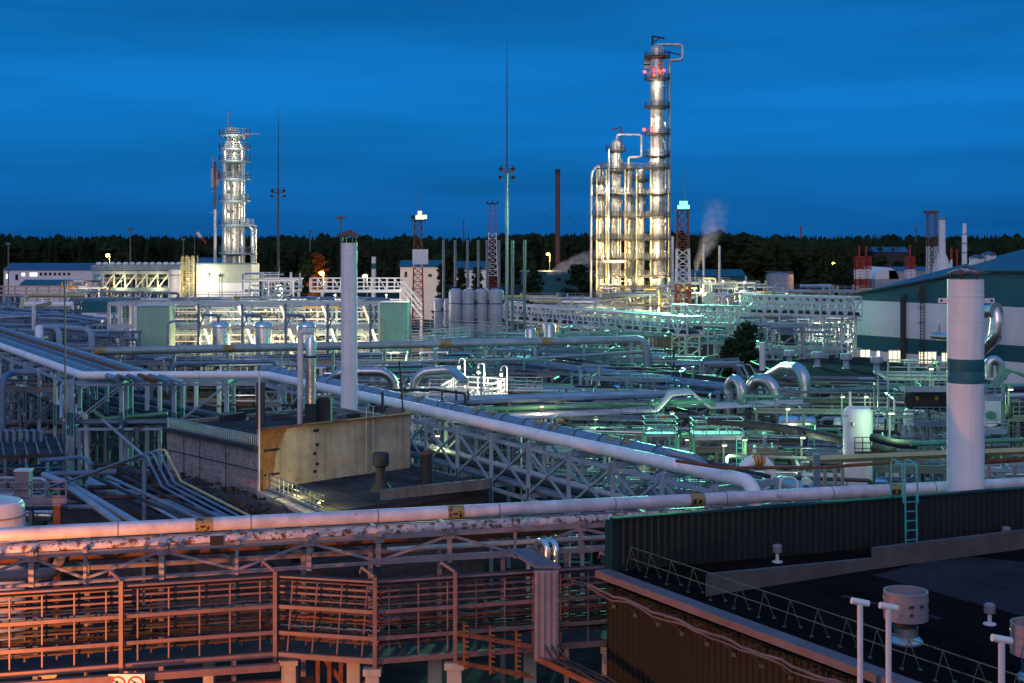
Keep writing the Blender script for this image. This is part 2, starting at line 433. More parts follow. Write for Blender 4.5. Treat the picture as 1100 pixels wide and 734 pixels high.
def module(label, x, y, z0, w, d, h, rz, seed, levels=2, npipes=16, vessels=2, fm=None, pm=None, ladder=True, cat='pipework', name='process_unit', rail=True, pd=(.1, .3), group=None, fw=1.0):
    rnd = random.Random(seed)
    fm = fm or M.grey_steel; pm = pm or [M.grey_steel, M.dull_cladding, M.blue_steel, M.pale_steel]
    t = T(name, label, cat, (0, 0, 0), group)
    hx, hy = w/2, d/2
    nx = max(1, round(w/4.5))
    for i in range(nx+1):
        for sy in (-1, 1):
            px = -hx+w*i/nx
            MB().bar((px, sy*hy, 0), (px, sy*hy, h), .24*fw).build('post', fm, t)
    for j in range(levels):
        z = h*(j+1)/levels
        b = MB()
        for sy in (-1, 1): b.bar((-hx-.3, sy*hy, z), (hx+.3, sy*hy, z), .2, .26)
        for i in range(nx+1): b.bar((-hx+w*i/nx, -hy, z-.03), (-hx+w*i/nx, hy, z-.03), .16, .2)
        b.build('beam', fm, t)
        if rail and j < levels:
            dx0 = -hx if rnd.random() < .5 else -hx+w*.3; dx1 = dx0+w*.7
            b = MB(); b.box(((dx0+dx1)/2, -hy+.65, z+.16), (dx1-dx0, 1.2, .06)); dk = b.build('deck', M.grating, t)
            b = MB(); railing_mesh(b, [(dx0, -hy+.05, z+.19), (dx1, -hy+.05, z+.19)], 1.1, 1.5, .055); b.build('railing', fm, dk)
    b = MB()
    for i in range(nx):
        x0, x1 = -hx+w*i/nx, -hx+w*(i+1)/nx
        if rnd.random() < .6:
            z0_ = h*rnd.randrange(levels)/levels
            b.bar((x0, -hy, z0_), (x1, -hy, z0_+h/levels), .12)
            b.bar((x1, hy, z0_), (x0, hy, z0_+h/levels), .12)
    if b.v: b.build('brace', fm, t)
    for k in range(vessels):
        vx = rnd.uniform(-hx*.8, hx*.8); r = rnd.uniform(.4, .9)*min(1, d/4)
        m = rnd.choice([M.cladding, M.dull_cladding, M.silo_grey, M.white_lagging])
        if rnd.random() < .6:
            zz0 = rnd.uniform(.3, h*.3); hh = rnd.uniform(h*.3, h*.62)
            b = MB(); b.lathe((vx, rnd.uniform(-.2, .2)*d, zz0), [(r*.6, -.2), (r, 0), (r, hh), (r*.85, hh+r*.28), (r*.5, hh+r*.45), (.12, hh+r*.5)], 14)
        else:
            L = min(w*.45, rnd.uniform(2, 5)); zz0 = h*rnd.choice([.5, .22])+r+.25
            b = MB(); b.lathe((max(-hx, min(hx-L, vx-L/2)), rnd.uniform(-.2, .2)*d, zz0), [(r*.3, -.25), (r*.8, -.12), (r, .1), (r, L-.1), (r*.8, L+.12), (r*.3, L+.25)], 14, axis='X')
        b.build('vessel', m, t)
    for k in range(npipes):
        dd = rnd.uniform(*pd)
        px, py, pz = rnd.uniform(-hx, hx), rnd.uniform(-hy, hy), h*(rnd.randrange(levels)+rnd.choice([.15, .3, .6, .8, 1.05]))/levels
        pts = [V((px, py, pz))]
        ax = rnd.choice('xxyz')
        for s_ in range(rnd.randint(2, 4)):
            q = pts[-1].copy()
            if ax == 'x': q.x = max(-hx-1, min(hx+1, q.x+rnd.choice((-1, 1))*rnd.uniform(1.2, w*.6)))
            elif ax == 'y': q.y = max(-hy-.4, min(hy+.4, q.y+rnd.choice((-1, 1))*rnd.uniform(.8, d*.8)))
            else: q.z = max(.2, min(h+1.2, q.z+rnd.choice((-1, 1))*rnd.uniform(.8, h*.6)))
            if (q-pts[-1]).length > .5: pts.append(q)
            ax = rnd.choice([c for c in 'xxyzz' if c != ax])
        if len(pts) > 1:
            b = MB(); b.tube(pts, dd/2, 7, rf=dd*1.1)
            for q in pts[1:-1]:
                if rnd.random() < .5: b.lathe(q-V((0, 0, dd*.5)), [(dd*.85, 0), (dd*.85, dd*.25)], 8)
            b.build('pipe', rnd.choice(pm), t)
    if ladder:
        b = MB(); lx = rnd.uniform(-hx, hx); ladder_mesh(b, (lx, -hy-.25, .1), (lx, -hy-.25, h+1), .5); b.build('ladder', fm, t)
    t.location = (x, y, z0); t.rotation_euler = (0, 0, rz)
    return t
# ================================================================ ground and far wood
b = MB()
S = 3500
b.quad((-S, -200, 0), (S, -200, 0), (S, 5000, 0), (-S, 5000, 0))
tag(b.build('ground', M.soil), kind='structure')
b = MB(); b.quad((-150, 62, .004), (140, 62, .004), (190, 330, .004), (-190, 330, .004))
tag(b.build('yard_surface', M.trodden_yard), kind='structure')

def conifer(b, x, y, h, rnd, z0=0, tiers=5):
    w = h*rnd.uniform(.11, .19)
    for i in range(tiers):
        f = i/tiers
        zb_, zt_ = z0+h*(.04+.80*f), z0+h*(.04+.80*f+.96/tiers*1.55)
        r = w*(1-f)**.85+.12*w
        n = 7; base = len(b.v); ph = rnd.random()*6
        for k in range(n):
            a = ph+2*math.pi*k/n; rr = r*rnd.uniform(.55, 1.2)
            b.v.append(V((x+rr*math.cos(a), y+rr*math.sin(a), zb_+rnd.uniform(-.5, .5)*h/tiers*.5)))
        b.v.append(V((x+rnd.uniform(-.05, .05)*w, y, min(zt_, z0+h))))
        for k in range(n): b.face((base+k, base+(k+1) % n, base+n))
def roundtree(b, x, y, h, rnd):
    for i in range(7):
        cx_, cy_, cz_ = x+rnd.gauss(0, h*.12), y+rnd.gauss(0, h*.12), h*rnd.uniform(.35, .85)
        r = h*rnd.uniform(.1, .2); base = len(b.v)
        for ring, (rz_, rr) in enumerate(((-.8, .5), (0, 1), (.7, .6))):
            for k in range(6):
                a = k*math.pi/3+ring*.5; q = rr*r*rnd.uniform(.7, 1.25)
                b.v.append(V((cx_+q*math.cos(a), cy_+q*math.sin(a), cz_+rz_*r*rnd.uniform(.8, 1.2))))
        b.v.append(V((cx_, cy_, cz_+r*1.2)))
        for ring in range(2):
            for k in range(6): b.face((base+ring*6+k, base+ring*6+(k+1) % 6, base+ring*6+6+(k+1) % 6, base+ring*6+6+k))
        for k in range(6): b.face((base+12+k, base+12+(k+1) % 6, base+18))
rnd = random.Random(5)
b = MB()
for i in range(6500):
    y = 640+900*rnd.random()**1.5
    x = rnd.uniform(-.46, .46)*y
    if x/y > -.36 and x/y < -.24 and y < 700: continue
    h = rnd.uniform(16.8, 21.0)+(y-640)*.0068+(1.5 if -.02 < x/y < .2 else 0)+1.2*math.sin(x*.021)+.7*math.sin(x*.067+1)
    if rnd.random() < .03: h += 1.6
    if rnd.random() < .88: conifer(b, x, y, h, rnd)
    else: roundtree(b, x, y, h*.98, rnd)
tag(b.build('forest', M.forest_green), 'dark mixed wood stretching along the whole horizon', 'wood', kind='stuff')
b = MB()
rnd = random.Random(8)
for i in range(420):
    y = rnd.uniform(520, 640); x = rnd.uniform(-.45, .45)*y
    if -.37 < x/y < -.20 or -.16 < x/y < .075 or .15 < x/y < .27: continue
    (conifer if rnd.random() < .4 else roundtree)(b, x, y, rnd.uniform(5, 11), rnd)
tag(b.build('scrub', M.forest_green), 'dark low scrub and young trees in front of the wood', 'scrub', kind='stuff')

def z_0(p, z): return V((p.x, p.y, z))
# ================================================================ roof building, lower right corner
t = T('industrial_building', 'dark flat-roofed building with corrugated parapet and vents, lowest corner of the view', 'building', (3.7, 54.3, 0))
RZ = 7.1
K = V((3.7, 54.35, 0)); d1 = V((8.1, -14.05, 0)).normalized(); d2 = V((18.7, 6.8, 0)).normalized()
E = K+d1*34; K2 = K+d2*46; E2 = E+d2*46
MB().prism([K, E, E2, K2], RZ-.4, RZ).build('roof', M.bitumen, t)
def corr_wall(b, a, c, z0, z1, pitch=.30, dep=.05, thick=.12, nrm=None):
    """corrugated sheet from a to c with real ridges"""
    a, c = V(a), V(c); u = c-a; L = u.length; u.normalize(); n = nrm if nrm else V((u.y, -u.x, 0))
    k = 0; pts = []
    s_ = 0
    while s_ < L:
        pts += [(s_, 0), (s_+pitch*.32, 0), (s_+pitch*.5, dep), (s_+pitch*.82, dep)]; s_ += pitch
    pts.append((L, 0))
    for i in range(len(pts)-1):
        (s0, o0), (s1, o1) = pts[i], pts[i+1]
        if s1 > L: s1 = L
        p, q = a+u*s0+n*o0, a+u*s1+n*o1
        b.quad(V((p.x, p.y, z0)), V((q.x, q.y, z0)), V((q.x, q.y, z1)), V((p.x, p.y, z1)))
    p, q = a-n*thick, c-n*thick
    b.hexa([V((p.x, p.y, z0)), V((q.x, q.y, z0)), V(((q+n*thick*.9).x, (q+n*thick*.9).y, z0)), V(((p+n*thick*.9).x, (p+n*thick*.9).y, z0)),
            V((p.x, p.y, z1)), V((q.x, q.y, z1)), V(((q+n*thick*.9).x, (q+n*thick*.9).y, z1)), V(((p+n*thick*.9).x, (p+n*thick*.9).y, z1))])
nl = V((-abs(d1.y), -d1.x, 0)) if False else V((d1.y, -d1.x, 0))   # outward from the long wall
if nl.x > 0: nl = -nl
b = MB(); corr_wall(b, K+nl*.02, E+nl*.02, 0, RZ-.45, .34, .05, nrm=nl); b.build('wall', M.brown_corrugated, t)
b = MB(); b.bar(K+nl*.25+V((0, 0, RZ-.02)), E+nl*.25+V((0, 0, RZ-.02)), .62, .26); b.build('coping', M.coping_metal, t)
nb = V((d2.y, -d2.x, 0))  # towards the camera
b = MB(); corr_wall(b, K+d2*.25, K2, RZ, 9.12, .30, .05, nrm=nb); b.build('parapet', M.dark_corrugated, t)
b = MB(); b.bar(K+d2*.2+V((0, 0, 9.15)), K2+V((0, 0, 9.15)), .34, .07); b.bar(K+d2*.12+V((0, 0, RZ))-nb*.1, K+d2*.12+V((0, 0, 9.12))-nb*.1, .28); b.build('parapet_cap', M.dark_teal, t)
# low inner walls between the roof bays
q0 = G(758, 641, RZ); q1 = G(936, 612, RZ); q2 = G(1150, 583, RZ)
b = MB(); b.hexa([q0, q1, q1+V((.15, .3, 0)), q0+V((.15, .3, 0)), q0+V((0, 0, .78)), q1+V((0, 0, .42)), q1+V((.15, .3, .42)), q0+V((.15, .3, .78))])
b.build('low_wall', M.roof_wall, t)
b = MB(); b.hexa([q1, q2, q2+V((.1, .3, 0)), q1+V((.1, .3, 0)), q1+V((0, 0, .82)), q2+V((0, 0, .75)), q2+V((.1, .3, .75)), q1+V((.1, .3, .82))])
b.build('low_wall', M.roof_wall, t)
b = MB(); b.quad(*[G(x, y, RZ+.006) for x, y in ((938, 618), (1120, 668), (1180, 612), (1024, 596))]); b.build('felt_sheet', M.grey_felt, t)
for (x0, y0, x1, y1) in ((752, 604, 812, 597), (905, 640, 1010, 665)):
    b = MB(); b.bar(G(x0, y0, RZ+.02), G(x1, y1, RZ+.02), .25, .03); b.build('felt_seam', M.grey_felt, t)
rnd = random.Random(17)
for k in range(16):
    a_ = K+d1*rnd.uniform(1.5, 20)+d2*rnd.uniform(1.5, 26); ln_ = rnd.uniform(2, 6); dd_ = d2 if k % 3 else d1
    b = MB(); b.bar(z_0(a_, RZ+.012), z_0(a_+dd_*ln_, RZ+.012), rnd.uniform(.08, .5), .018); b.build('felt_seam', M.roof_felt if k % 3 == 0 else M.grey_felt, t)
# sagging cable under the eave and its brackets
b = MB(); pts = []
for i in range(64):
    s_ = i*.5-1.4
    pts.append(K+d1*s_+nl*.78+V((0, 0, RZ-.42-.10*abs(math.sin(s_*1.15))-.02*math.sin(s_*5))))
b.tube(pts, .05, 6); b.tube([p+V((-.02, 0, -.12+.05*math.sin(i*.9))) for i, p in enumerate(pts)], .035, 5)
b.build('cable_run', M.coping_metal, t)
for i in range(21):
    p = K+d1*(.6+i*1.45)
    b = MB(); b.bar(p+nl*.1+V((0, 0, RZ-1.15)), p+nl*.82+V((0, 0, RZ-.5)), .05); b.bar(p+nl*.1+V((0, 0, RZ-.5)), p+nl*.82+V((0, 0, RZ-.5)), .05)
    b.box(p+nl*.1+V((0, 0, RZ-1.2)), (.14, .14, .14)); b.build('bracket', M.bracket_paint, t)

# roof-edge railing
t = T('safety_railing', 'thin green A-frame railing along the edge of the dark roof', 'railing', (4.3, 53.3, RZ))
ra = K-nl*.75+d1*.5+V((0, 0, RZ)); rl = 30
for i in range(24):
    q = ra+d1*(i*1.32)
    b = MB(); b.bar(q-nl*.02+V((0, 0, .98)), q+nl*.02-d1*.28, .024); b.bar(q+V((0, 0, .98)), q+d1*.05-nl*.42, .024)
    b.box(q-d1*.28+V((0, 0, .02)), (.12, .12, .03)); b.box(q+d1*.05-nl*.42+V((0, 0, .02)), (.12, .12, .03)); b.build('post', M.dim_green, t)
for nm, z in (('top_rail', .98), ('middle_rail', .52)):
    b = MB(); b.bar(ra+V((0, 0, z)), ra+d1*rl+V((0, 0, z)), .024); b.build(nm, M.dim_green, t)
# vents on the roof
def drum_vent(px, py, label, r=.70, grp='large drum vents on the dark roof'):
    p = G(px, py, RZ)
    t = T('roof_vent', label, 'vent', p, grp)
    MB().lathe(p, [(r*.78, 0), (r*.78, .06), (r*.56, .22), (r*.56, .5)], 20).build('base', M.dull_cladding, t)
    MB().lathe(p+V((0, 0, .46)), [(r*.5, 0), (r*.5, .5)], 20).build('neck', M.dark_steel, t)
    b = MB(); b.lathe(p+V((0, 0, .74)), [(r*.9, 0), (r, .02), (r, .30), (r*1.015, .31), (r*1.015, .35), (r, .36), (r, .62), (r*1.015, .63), (r*1.015, .67), (r, .68), (r, .92), (r*.93, .92), (r*.93, .70), (r*.3, .62), (.05, .62)], 28); b.build('drum', M.lilac_steel, t)
    b = MB(); b.box(p+V((-.02, -r-.03, 1.3)), (.16, .04, .08)); b.box(p+V((.32, -r*.92, 1.3)), (.12, .04, .08)); b.box(p+V((-.02, -r-.03, 1.05)), (.1, .04, .1)); b.build('bracket', M.dark_steel, t)
drum_vent(973, 690, 'large round metal drum vent standing on the dark roof beside two white poles')
drum_vent(1112, 730, 'second drum vent on the dark roof, cut by the edge of the view')
for (px, py, lb) in ((835, 604, 'small capped pipe vent on dark roof before the corrugated parapet'), (1063, 671, 'small capped pipe vent on dark roof between drum vents'), (1081, 584, 'small capped pipe vent behind the stepped concrete wall on roof')):
    p = G(px, py, RZ); t = T('pipe_vent', lb, 'vent', p)
    MB().lathe(p, [(.22, 0), (.22, .04), (.07, .08), (.07, .38)], 12).build('stem', M.pale_paint, t)
    MB().lathe(p+V((0, 0, .36)), [(.10, 0), (.19, .04), (.19, .3), (.12, .36)], 12).build('cap', M.lilac_steel, t)
b = MB()
for dx, dy in ((0, 0), (.5, .2), (1.1, .1)): b.box(G(865, 580, RZ)+V((dx, dy, .05)), (.4, .12, .1), dx)
tag(b.build('scrap', M.pale_paint), 'few pale scraps lying on the dark roof near parapet', 'scrap')
b = MB()
for (px, py, s_) in ((745, 600, .45), (752, 602, .3)): b.box(G(px, py, RZ)+V((0, 0, .15)), (s_*1.4, .4, .3), .4)
tag(b.build('roof_block', M.dark_steel), 'low dark block on the roof beside the corrugated parapet', 'block')
# ladder over the parapet
t = T('access_ladder', 'teal step ladder with hand loops over the corrugated parapet', 'ladder', G(979, 590, RZ))
a = G(979, 590, RZ)
b = MB(); ladder_mesh(b, a+V((0, 0, 0)), a+V((0, .1, 2.35)), .55, V((1, .35, 0)), .38, .06); b.build('rungs', M.teal_ladder, t)
b = MB()
for sx in (-.3, .3): b.tube([a+V((sx, .1, 1.9)), a+V((sx-.05, .1, 3.5)), a+V((sx-.3, .85, 3.7)), a+V((sx-.35, .85, 1.4))], .04, 6, rf=.2)
b.build('hand_loop', M.teal_ladder, t)
# pale poles before the building
for px, Y, py, lb in ((924, 41, 647, 'pale capped pole to the side of the large drum vent, taller of a pair'), (954.5, 40, 652, 'pale capped pole standing just before the large drum vent'), (1076, 35.5, 687, 'lone pale T-topped pole before the second drum vent')):
    p = P(px, py, Y); t = T('vent_pole', lb, 'pole', (p.x, p.y, 0))
    MB().tube([(p.x, p.y, 0), (p.x, p.y, p.z)], .085, 10).build('shaft', M.pale_paint, t)
    MB().tube([(p.x-.26, p.y-.05, p.z+.06), (p.x+.26, p.y+.05, p.z-.06)], .095, 10).build('cap', M.white_paint, t)

# ================================================================ front double pipeline on its truss
def mp(px, off=0, z=8.73):
    k = px/1100.0; iY = (1/53.4)*(1-k)+(1/64.7)*k; Y = 1/iY
    q = V((XX(px, Y), Y, z)); u = V((43.3, 11.3, 0)).normalized(); n = V((u.y, -u.x, 0))
    return q+n*off, u, n
pa, fu, fn = mp(-90); pb = mp(1210)[0]
t = T('pipeline', 'long pale weathered pipe with yellow bands crossing in front of the whole plant', 'pipe', (pa.x, pa.y, 8.4))
b = MB(); b.tube([pa, pb], .27, 18); b.build('pipe', M.main_pipe_paint, t)
b = MB()
for i in range(11): q = pa+fu*(2.2+i*5.1); b.tube([q, q+fu*.05], .279, 18)
b.build('seam', M.lilac_steel, t)
for px in (219, 489, 748, 961):
    q = mp(px)[0]; b = MB(); b.tube([q-fu*.34, q+fu*.34], .277, 18); yb = b.build('marking_band', M.yellow_paint, t)
    b = MB()
    for k, (s0, s1, a0, a1) in enumerate(((-.24, -.1, -.55, .25), (.02, .16, -.5, .2)) if px in (748, 961) else ((-.3, -.22, -.5, -.2), (-.14, .06, -.25, .05), (.12, .2, -.6, -.1))):
        for j in range(4):
            aa, ab = a0+(a1-a0)*j/4, a0+(a1-a0)*(j+1)/4
            pt = lambda s_, a_: q+fu*s_+(fn*math.cos(a_)+V((0, 0, 1))*math.sin(a_)*-1*-1)*.281
            b.quad(pt(s0, aa), pt(s1, aa), pt(s1, ab), pt(s0, ab))
    b.build('stencil_mark', M.black_rubber, yb)
b = MB(); b.tube([pa+fn*.18+V((0, 0, -.56)), pb+fn*.18+V((0, 0, -.56))], .20, 14)
o = b.build('pipeline', M.flaking_paint); tag(o, 'thinner rust-flaked pipe running just under the long pale front pipe', 'pipe')
b = MB(); q = mp(232, .30, 8.15)[0]; b.box(q, (.5, .3, .34), .25); b.box(q+V((-.1, 0, -.3)), (.3, .25, .3), .25); tag(b.build('junction_box', M.black_rubber), 'small black box clamped under the flaking front pipe', 'box')

t = T('pipe_trestle', 'pale steel truss with diagonal struts carrying the long front pipe', 'trestle', mp(0, 0, 0)[0])
b = MB(); b.bar(mp(-90, .35, 7.95)[0], mp(720, .35, 7.95)[0], .14, .2); b.build('top_chord', M.lilac_steel, t)
b = MB(); b.bar(mp(400, .35, 6.95)[0], mp(720, .35, 6.95)[0], .2, .24); b.bar(mp(-90, .35, 6.8)[0], mp(400, .35, 6.9)[0], .1, .14); b.build('bottom_chord', M.lilac_steel, t)
b = MB(); b.bar(mp(-90, -1.7, 7.95)[0], mp(1150, -1.7, 7.95)[0], .14, .2); b.bar(mp(-90, -1.7, 6.9)[0], mp(1150, -1.7, 6.9)[0], .12, .18); b.build('rear_chord', M.lilac_steel, t)
pxs = [-45, 35, 92, 174, 254, 331, 405, 481, 551, 621, 700]
for i, px in enumerate(pxs):
    big = i % 2 == 1 or i == 6
    b = MB(); b.bar(mp(px, .35, 6.75)[0], mp(px, .35, 8.12)[0], .2 if big else .13); b.build('post', M.lilac_steel, t)
    b = MB(); b.bar(mp(px, -1.8, 8.08)[0], mp(px, .75, 8.08)[0], .16, .14)
    if big: b.box(mp(px, .4, 7.9)[0], (.42, .2, .34), .25)
    b.build('bracket', M.lilac_steel, t)
    b = MB(); b.bar(mp(px, -1.7, 0)[0], mp(px, -1.7, 8.0)[0], .2); b.build('rear_post', M.lilac_steel, t)
    if i+1 < len(pxs):
        b = MB(); p0, p1 = pxs[i], pxs[i+1]
        if i % 2: b.bar(mp(p0, .35, 7.85)[0], mp(p1, .35, 6.95)[0], .1)
        else: b.bar(mp(p0, .35, 6.95)[0], mp(p1, .35, 7.85)[0], .1)
        b.bar(mp(p0, -1.7, 7.9)[0], mp(p1, -1.7, 6.95)[0], .08); b.build('diagonal', M.lilac_steel, t)
pipe([mp(-60, -.75, 6.95)[0], mp(57, -.75, 6.95)[0], mp(66, -.75, 7.75)[0], mp(66, -.75, 8.5)[0]], .42, M.lilac_steel, 'stout pale pipe turning up through an elbow below the front pipe', rf=.5, n=14)
pipe([mp(-60, -1.2, 7.45)[0], mp(690, -1.2, 7.45)[0]], .34, M.rusty_steel, 'dull brown pipe lying within the truss under the front pipe', n=12)
pipe([mp(420, -1.0, 7.1)[0], mp(720, -1.0, 7.1)[0]], .22, M.pale_paint, 'pale conduit on the bottom chord of the front truss', n=10)

# ================================================================ cable gallery lit by sodium light
def W(px, Y): return V((XX(px, Y), Y, 0))
WN = [W(-80, 50.3), W(296, 53.6), W(403, 52.7), W(735, 56.0)]
t = T('cable_gallery', 'open steel cable gallery with shelves and uprights under the front pipe, lit orange', 'cable gallery', WN[0])
def z_(p, z): return V((p.x, p.y, z))
ups = [];
for si in range(3):
    a, c = WN[si], WN[si+1]; u = (c-a); L = u.length; u.normalize(); n = V((-u.y, u.x, 0))
    for z, h in ((5.95, .14), (4.95, .14)):
        b = MB(); b.bar(z_(a, z), z_(c, z), .09, h); b.build('front_rail', M.gallery_steel, t)
    b = MB(); b.bar(z_(a, 4.1), z_(c, 4.1), .16, .2); b.bar(z_(a+n*1.9, 4.1), z_(c+n*1.9, 4.1), .16, .2); b.build('bottom_beam', M.gallery_steel, t)
    b = MB(); b.prism([a+n*.1, c+n*.1, c+n*1.85, a+n*1.85], 4.12-.008*si, 4.17-.008*si); b.build('floor', M.lagging_dark, t)
    for j, off in enumerate((.02, .2, .38, .56)):
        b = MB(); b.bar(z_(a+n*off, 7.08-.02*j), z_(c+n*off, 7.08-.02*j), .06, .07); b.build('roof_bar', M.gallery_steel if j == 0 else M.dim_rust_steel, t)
    b = MB(); b.prism([a+n*.08, c+n*.08, c+n*.62, a+n*.62], 6.93-.008*si, 6.96-.008*si); b.build('roof_sheet', M.black_rubber, t)
    for off, zs in ((.45, (4.6, 5.0, 5.35, 5.7, 6.1, 6.38, 6.62, 6.84)), (1.15, (4.85, 5.6, 6.3))):
        for z in zs:
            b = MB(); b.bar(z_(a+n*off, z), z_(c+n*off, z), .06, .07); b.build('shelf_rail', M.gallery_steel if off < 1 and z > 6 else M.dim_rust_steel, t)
    nu = max(2, round(L/1.12)); b1 = 0
    for i in range(nu):
        p = a+u*(L*(i+.5)/nu)
        b = MB(); q = p+n*.22; lean = V((.12, 0, 0)) if si == 1 else V((0, 0, 0))
        b.bar(z_(q, 3.95)-lean, z_(q, 7.05)+lean, .055); b.bar(z_(q, 7.0)+lean, z_(q+n*.4, 7.0), .05)
        b.build('upright', M.gallery_steel, t)
        q = p+n*.62+u*.5
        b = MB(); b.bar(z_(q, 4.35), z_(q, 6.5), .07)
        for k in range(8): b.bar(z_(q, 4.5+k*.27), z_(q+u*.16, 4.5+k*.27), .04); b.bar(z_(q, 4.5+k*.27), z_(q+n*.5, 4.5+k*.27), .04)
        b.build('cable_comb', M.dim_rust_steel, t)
    for (off, z, r) in ((.5, 4.72, .06), (.62, 4.7, .04), (.5, 5.47, .05), (.65, 5.45, .07), (.5, 6.2, .04), (1.2, 4.98, .07), (1.2, 5.73, .06), (1.25, 6.42, .07), (.55, 5.08, .04), (.6, 5.8, .045)):
        b = MB(); pts = []
        for k in range(26):
            s_ = L*k/25; pts.append(z_(a+u*s_+n*(off+random.uniform(-.03, .03)), z+random.uniform(-.045, .03)))
        b.tube(pts, r, 6); o = b.build('power_cable', random.choice([M.dark_steel, M.black_rubber, M.rusty_steel, M.blue_steel]))
        tag(o, 'dark cable lying on the shelves of the orange-lit gallery', 'cable', 'cables on the gallery shelves')
def nodeY(px):
    for i in range(3):
        x0, x1 = [CX+F*w.x/w.y for w in (WN[i], WN[i+1])]
        if px <= x1 or i == 2:
            a, c = WN[i], WN[i+1]
            # intersect the view ray with the segment in plan
            k = (px-CX)/F; s_ = (k*a.y-a.x)/((c.x-a.x)-k*(c.y-a.y)); return a+(c-a)*s_
for px in (-30, 131, 296, 403, 489, 661):
    p = nodeY(px)+V((0, -.09, 0))
    b = MB(); b.bar(z_(p, 3.75), z_(p, 7.3), .15); b.bar(z_(p, 7.3), z_(p+V((-.55, .5, 0)), 7.55), .09); b.bar(z_(p+V((-.55, .5, 0)), 7.55), z_(p+V((-.62, .6, 0)), 7.3), .08)
    b.build('front_post', M.gallery_steel, t)
for px, oy, w in ((308, .7, .55), (375, 1.6, .5), (400, .1, .5), (465, 1.7, .55), (488, .1, .55), (215, 1.6, .4), (40, 1.5, .5), (135, .6, .45), (-40, .4, .5), (570, 1.6, .5), (655, .6, .5)):
    p = nodeY(px)+V((0, oy, 0))
    b = MB(); b.box((p.x, p.y, 1.85), (w, w, 3.7)); b.box((p.x, p.y, 3.72), (w*1.35, w*1.35, .26)); b.build('support_column', M.pale_concrete, t)
p = nodeY(352)
b = MB(); b.bar((p.x-.6, p.y+1.2, .3), (p.x+2.2, p.y+1.2, 3.9), .18); b.bar((p.x+2.2, p.y+1.4, .3), (p.x-.4, p.y+1.4, 3.8), .18)
for dx in (-.55, -.1, .35): b.bar((p.x+dx, p.y+1.3, 0), (p.x+dx, p.y+1.3, 4), .16)
b.build('cross_brace', M.rusty_steel, t)
b = MB(); a, c = nodeY(-60), nodeY(304); b.bar(z_(a+V((0, -.75, 0)), 3.93), z_(c+V((0, -.75, 0)), 3.88), .26, .26); b.build('kick_beam', M.gallery_steel, t)
b = MB(); a, c = nodeY(0), nodeY(150); b.bar(z_(a+V((0, 1.2, 0)), 3.2), z_(c+V((0, 1.2, 0)), 3.2), .3, .3); b.bar(z_(nodeY(-40)+V((0, 1.8, 0)), 2.6), z_(nodeY(330)+V((0, 1.8, 0)), 2.6), .3, .3); b.build('rear_beam', M.rusty_steel, t)
# prohibition sign on the kick beam
p = nodeY(136)+V((.28, -1.0, 0)); p.z = 3.74
t = T('warning_sign', 'white plate with two red-ringed prohibition signs on the gallery beam', 'sign', p)
MB().box(p, (1.32, .03, .72)).build('plate', M.sign_white, t)
for sx in (-.33, .33):
    b = MB(); c = p+V((sx, -.035, -.0)); n = 26
    for k in range(n):
        a0, a1 = 2*math.pi*k/n, 2*math.pi*(k+1)/n
        f = lambda a_, r_: c+V((math.cos(a_)*r_, 0, math.sin(a_)*r_))
        b.quad(f(a0, .24), f(a1, .24), f(a1, .30), f(a0, .30))
    b.bar(c+V((-.17, -.004, .17)), c+V((.17, -.004, -.17)), .05, .012); r_ = b.build('red_ring', M.sign_red, t)
    b = MB(); c = c+V((0, .012, 0))
    if sx < 0: b.box(c+V((-.02, 0, .09)), (.07, .012, .08)); b.box(c+V((0, 0, -.03)), (.12, .012, .15)); b.box(c+V((.08, 0, .05)), (.1, .012, .03))
    else: b.box(c+V((0, 0, -.05)), (.20, .012, .05)); b.box(c+V((-.03, 0, .04)), (.05, .012, .14)); b.box(c+V((.05, 0, .02)), (.04, .012, .10))
    b.build('pictogram', M.black_rubber, t)
# cable riser and its two silver bends
p = nodeY(587)
t = T('cable_riser', 'tall lilac sheet-metal cable duct rising in front of the gallery', 'duct', (p.x, p.y-.9, 2))
def rz(px, py, Y): return P(px, py, Y)
Yr = p.y-.75
b = MB(); x0, x1 = XX(574, Yr), XX(600, Yr)
b.box(((x0+x1)/2, Yr, (ZZ(612, Yr)+ZZ(708, Yr))/2), (x1-x0, .5, ZZ(612, Yr)-ZZ(708, Yr))); b.build('duct', M.lilac_steel, t)
b = MB()
for k in range(4): xx = x0+(x1-x0)*(k+.5)/4; b.bar((xx, Yr-.27, ZZ(614, Yr)), (xx, Yr-.27, ZZ(706, Yr)), .06, .05)
b.build('rib', M.lilac_steel, t)
b = MB()
for k in range(3):
    q0, q1 = V((x0+.05+k*.33, Yr-.1, ZZ(612, Yr)+.06)), V((x0-1.05+k*.33, Yr+1.7, ZZ(606, Yr)+.1))
    b.hexa([q0, q0+V((.3, 0, 0)), q1+V((.3, 0, 0)), q1, q0+V((0, 0, .12)), q0+V((.3, 0, .12)), q1+V((.3, 0, .12)), q1+V((0, 0, .12))])
b.build('top_tray', M.grey_steel, t)
b = MB(); q0 = V(((x0+x1)/2, Yr-.1, ZZ(706, Yr))); q1 = P(676, 748, Yr-3)
for dx in (-.42, .42): b.bar(q0+V((dx, 0, 0)), q1+V((dx, 0, 0)), .08, .22)
for k in range(12): q = q0+(q1-q0)*(k/11); b.bar(q+V((-.42, 0, -.05)), q+V((.42, 0, -.05)), .06)
b.build('lower_tray', M.rusty_steel, t)
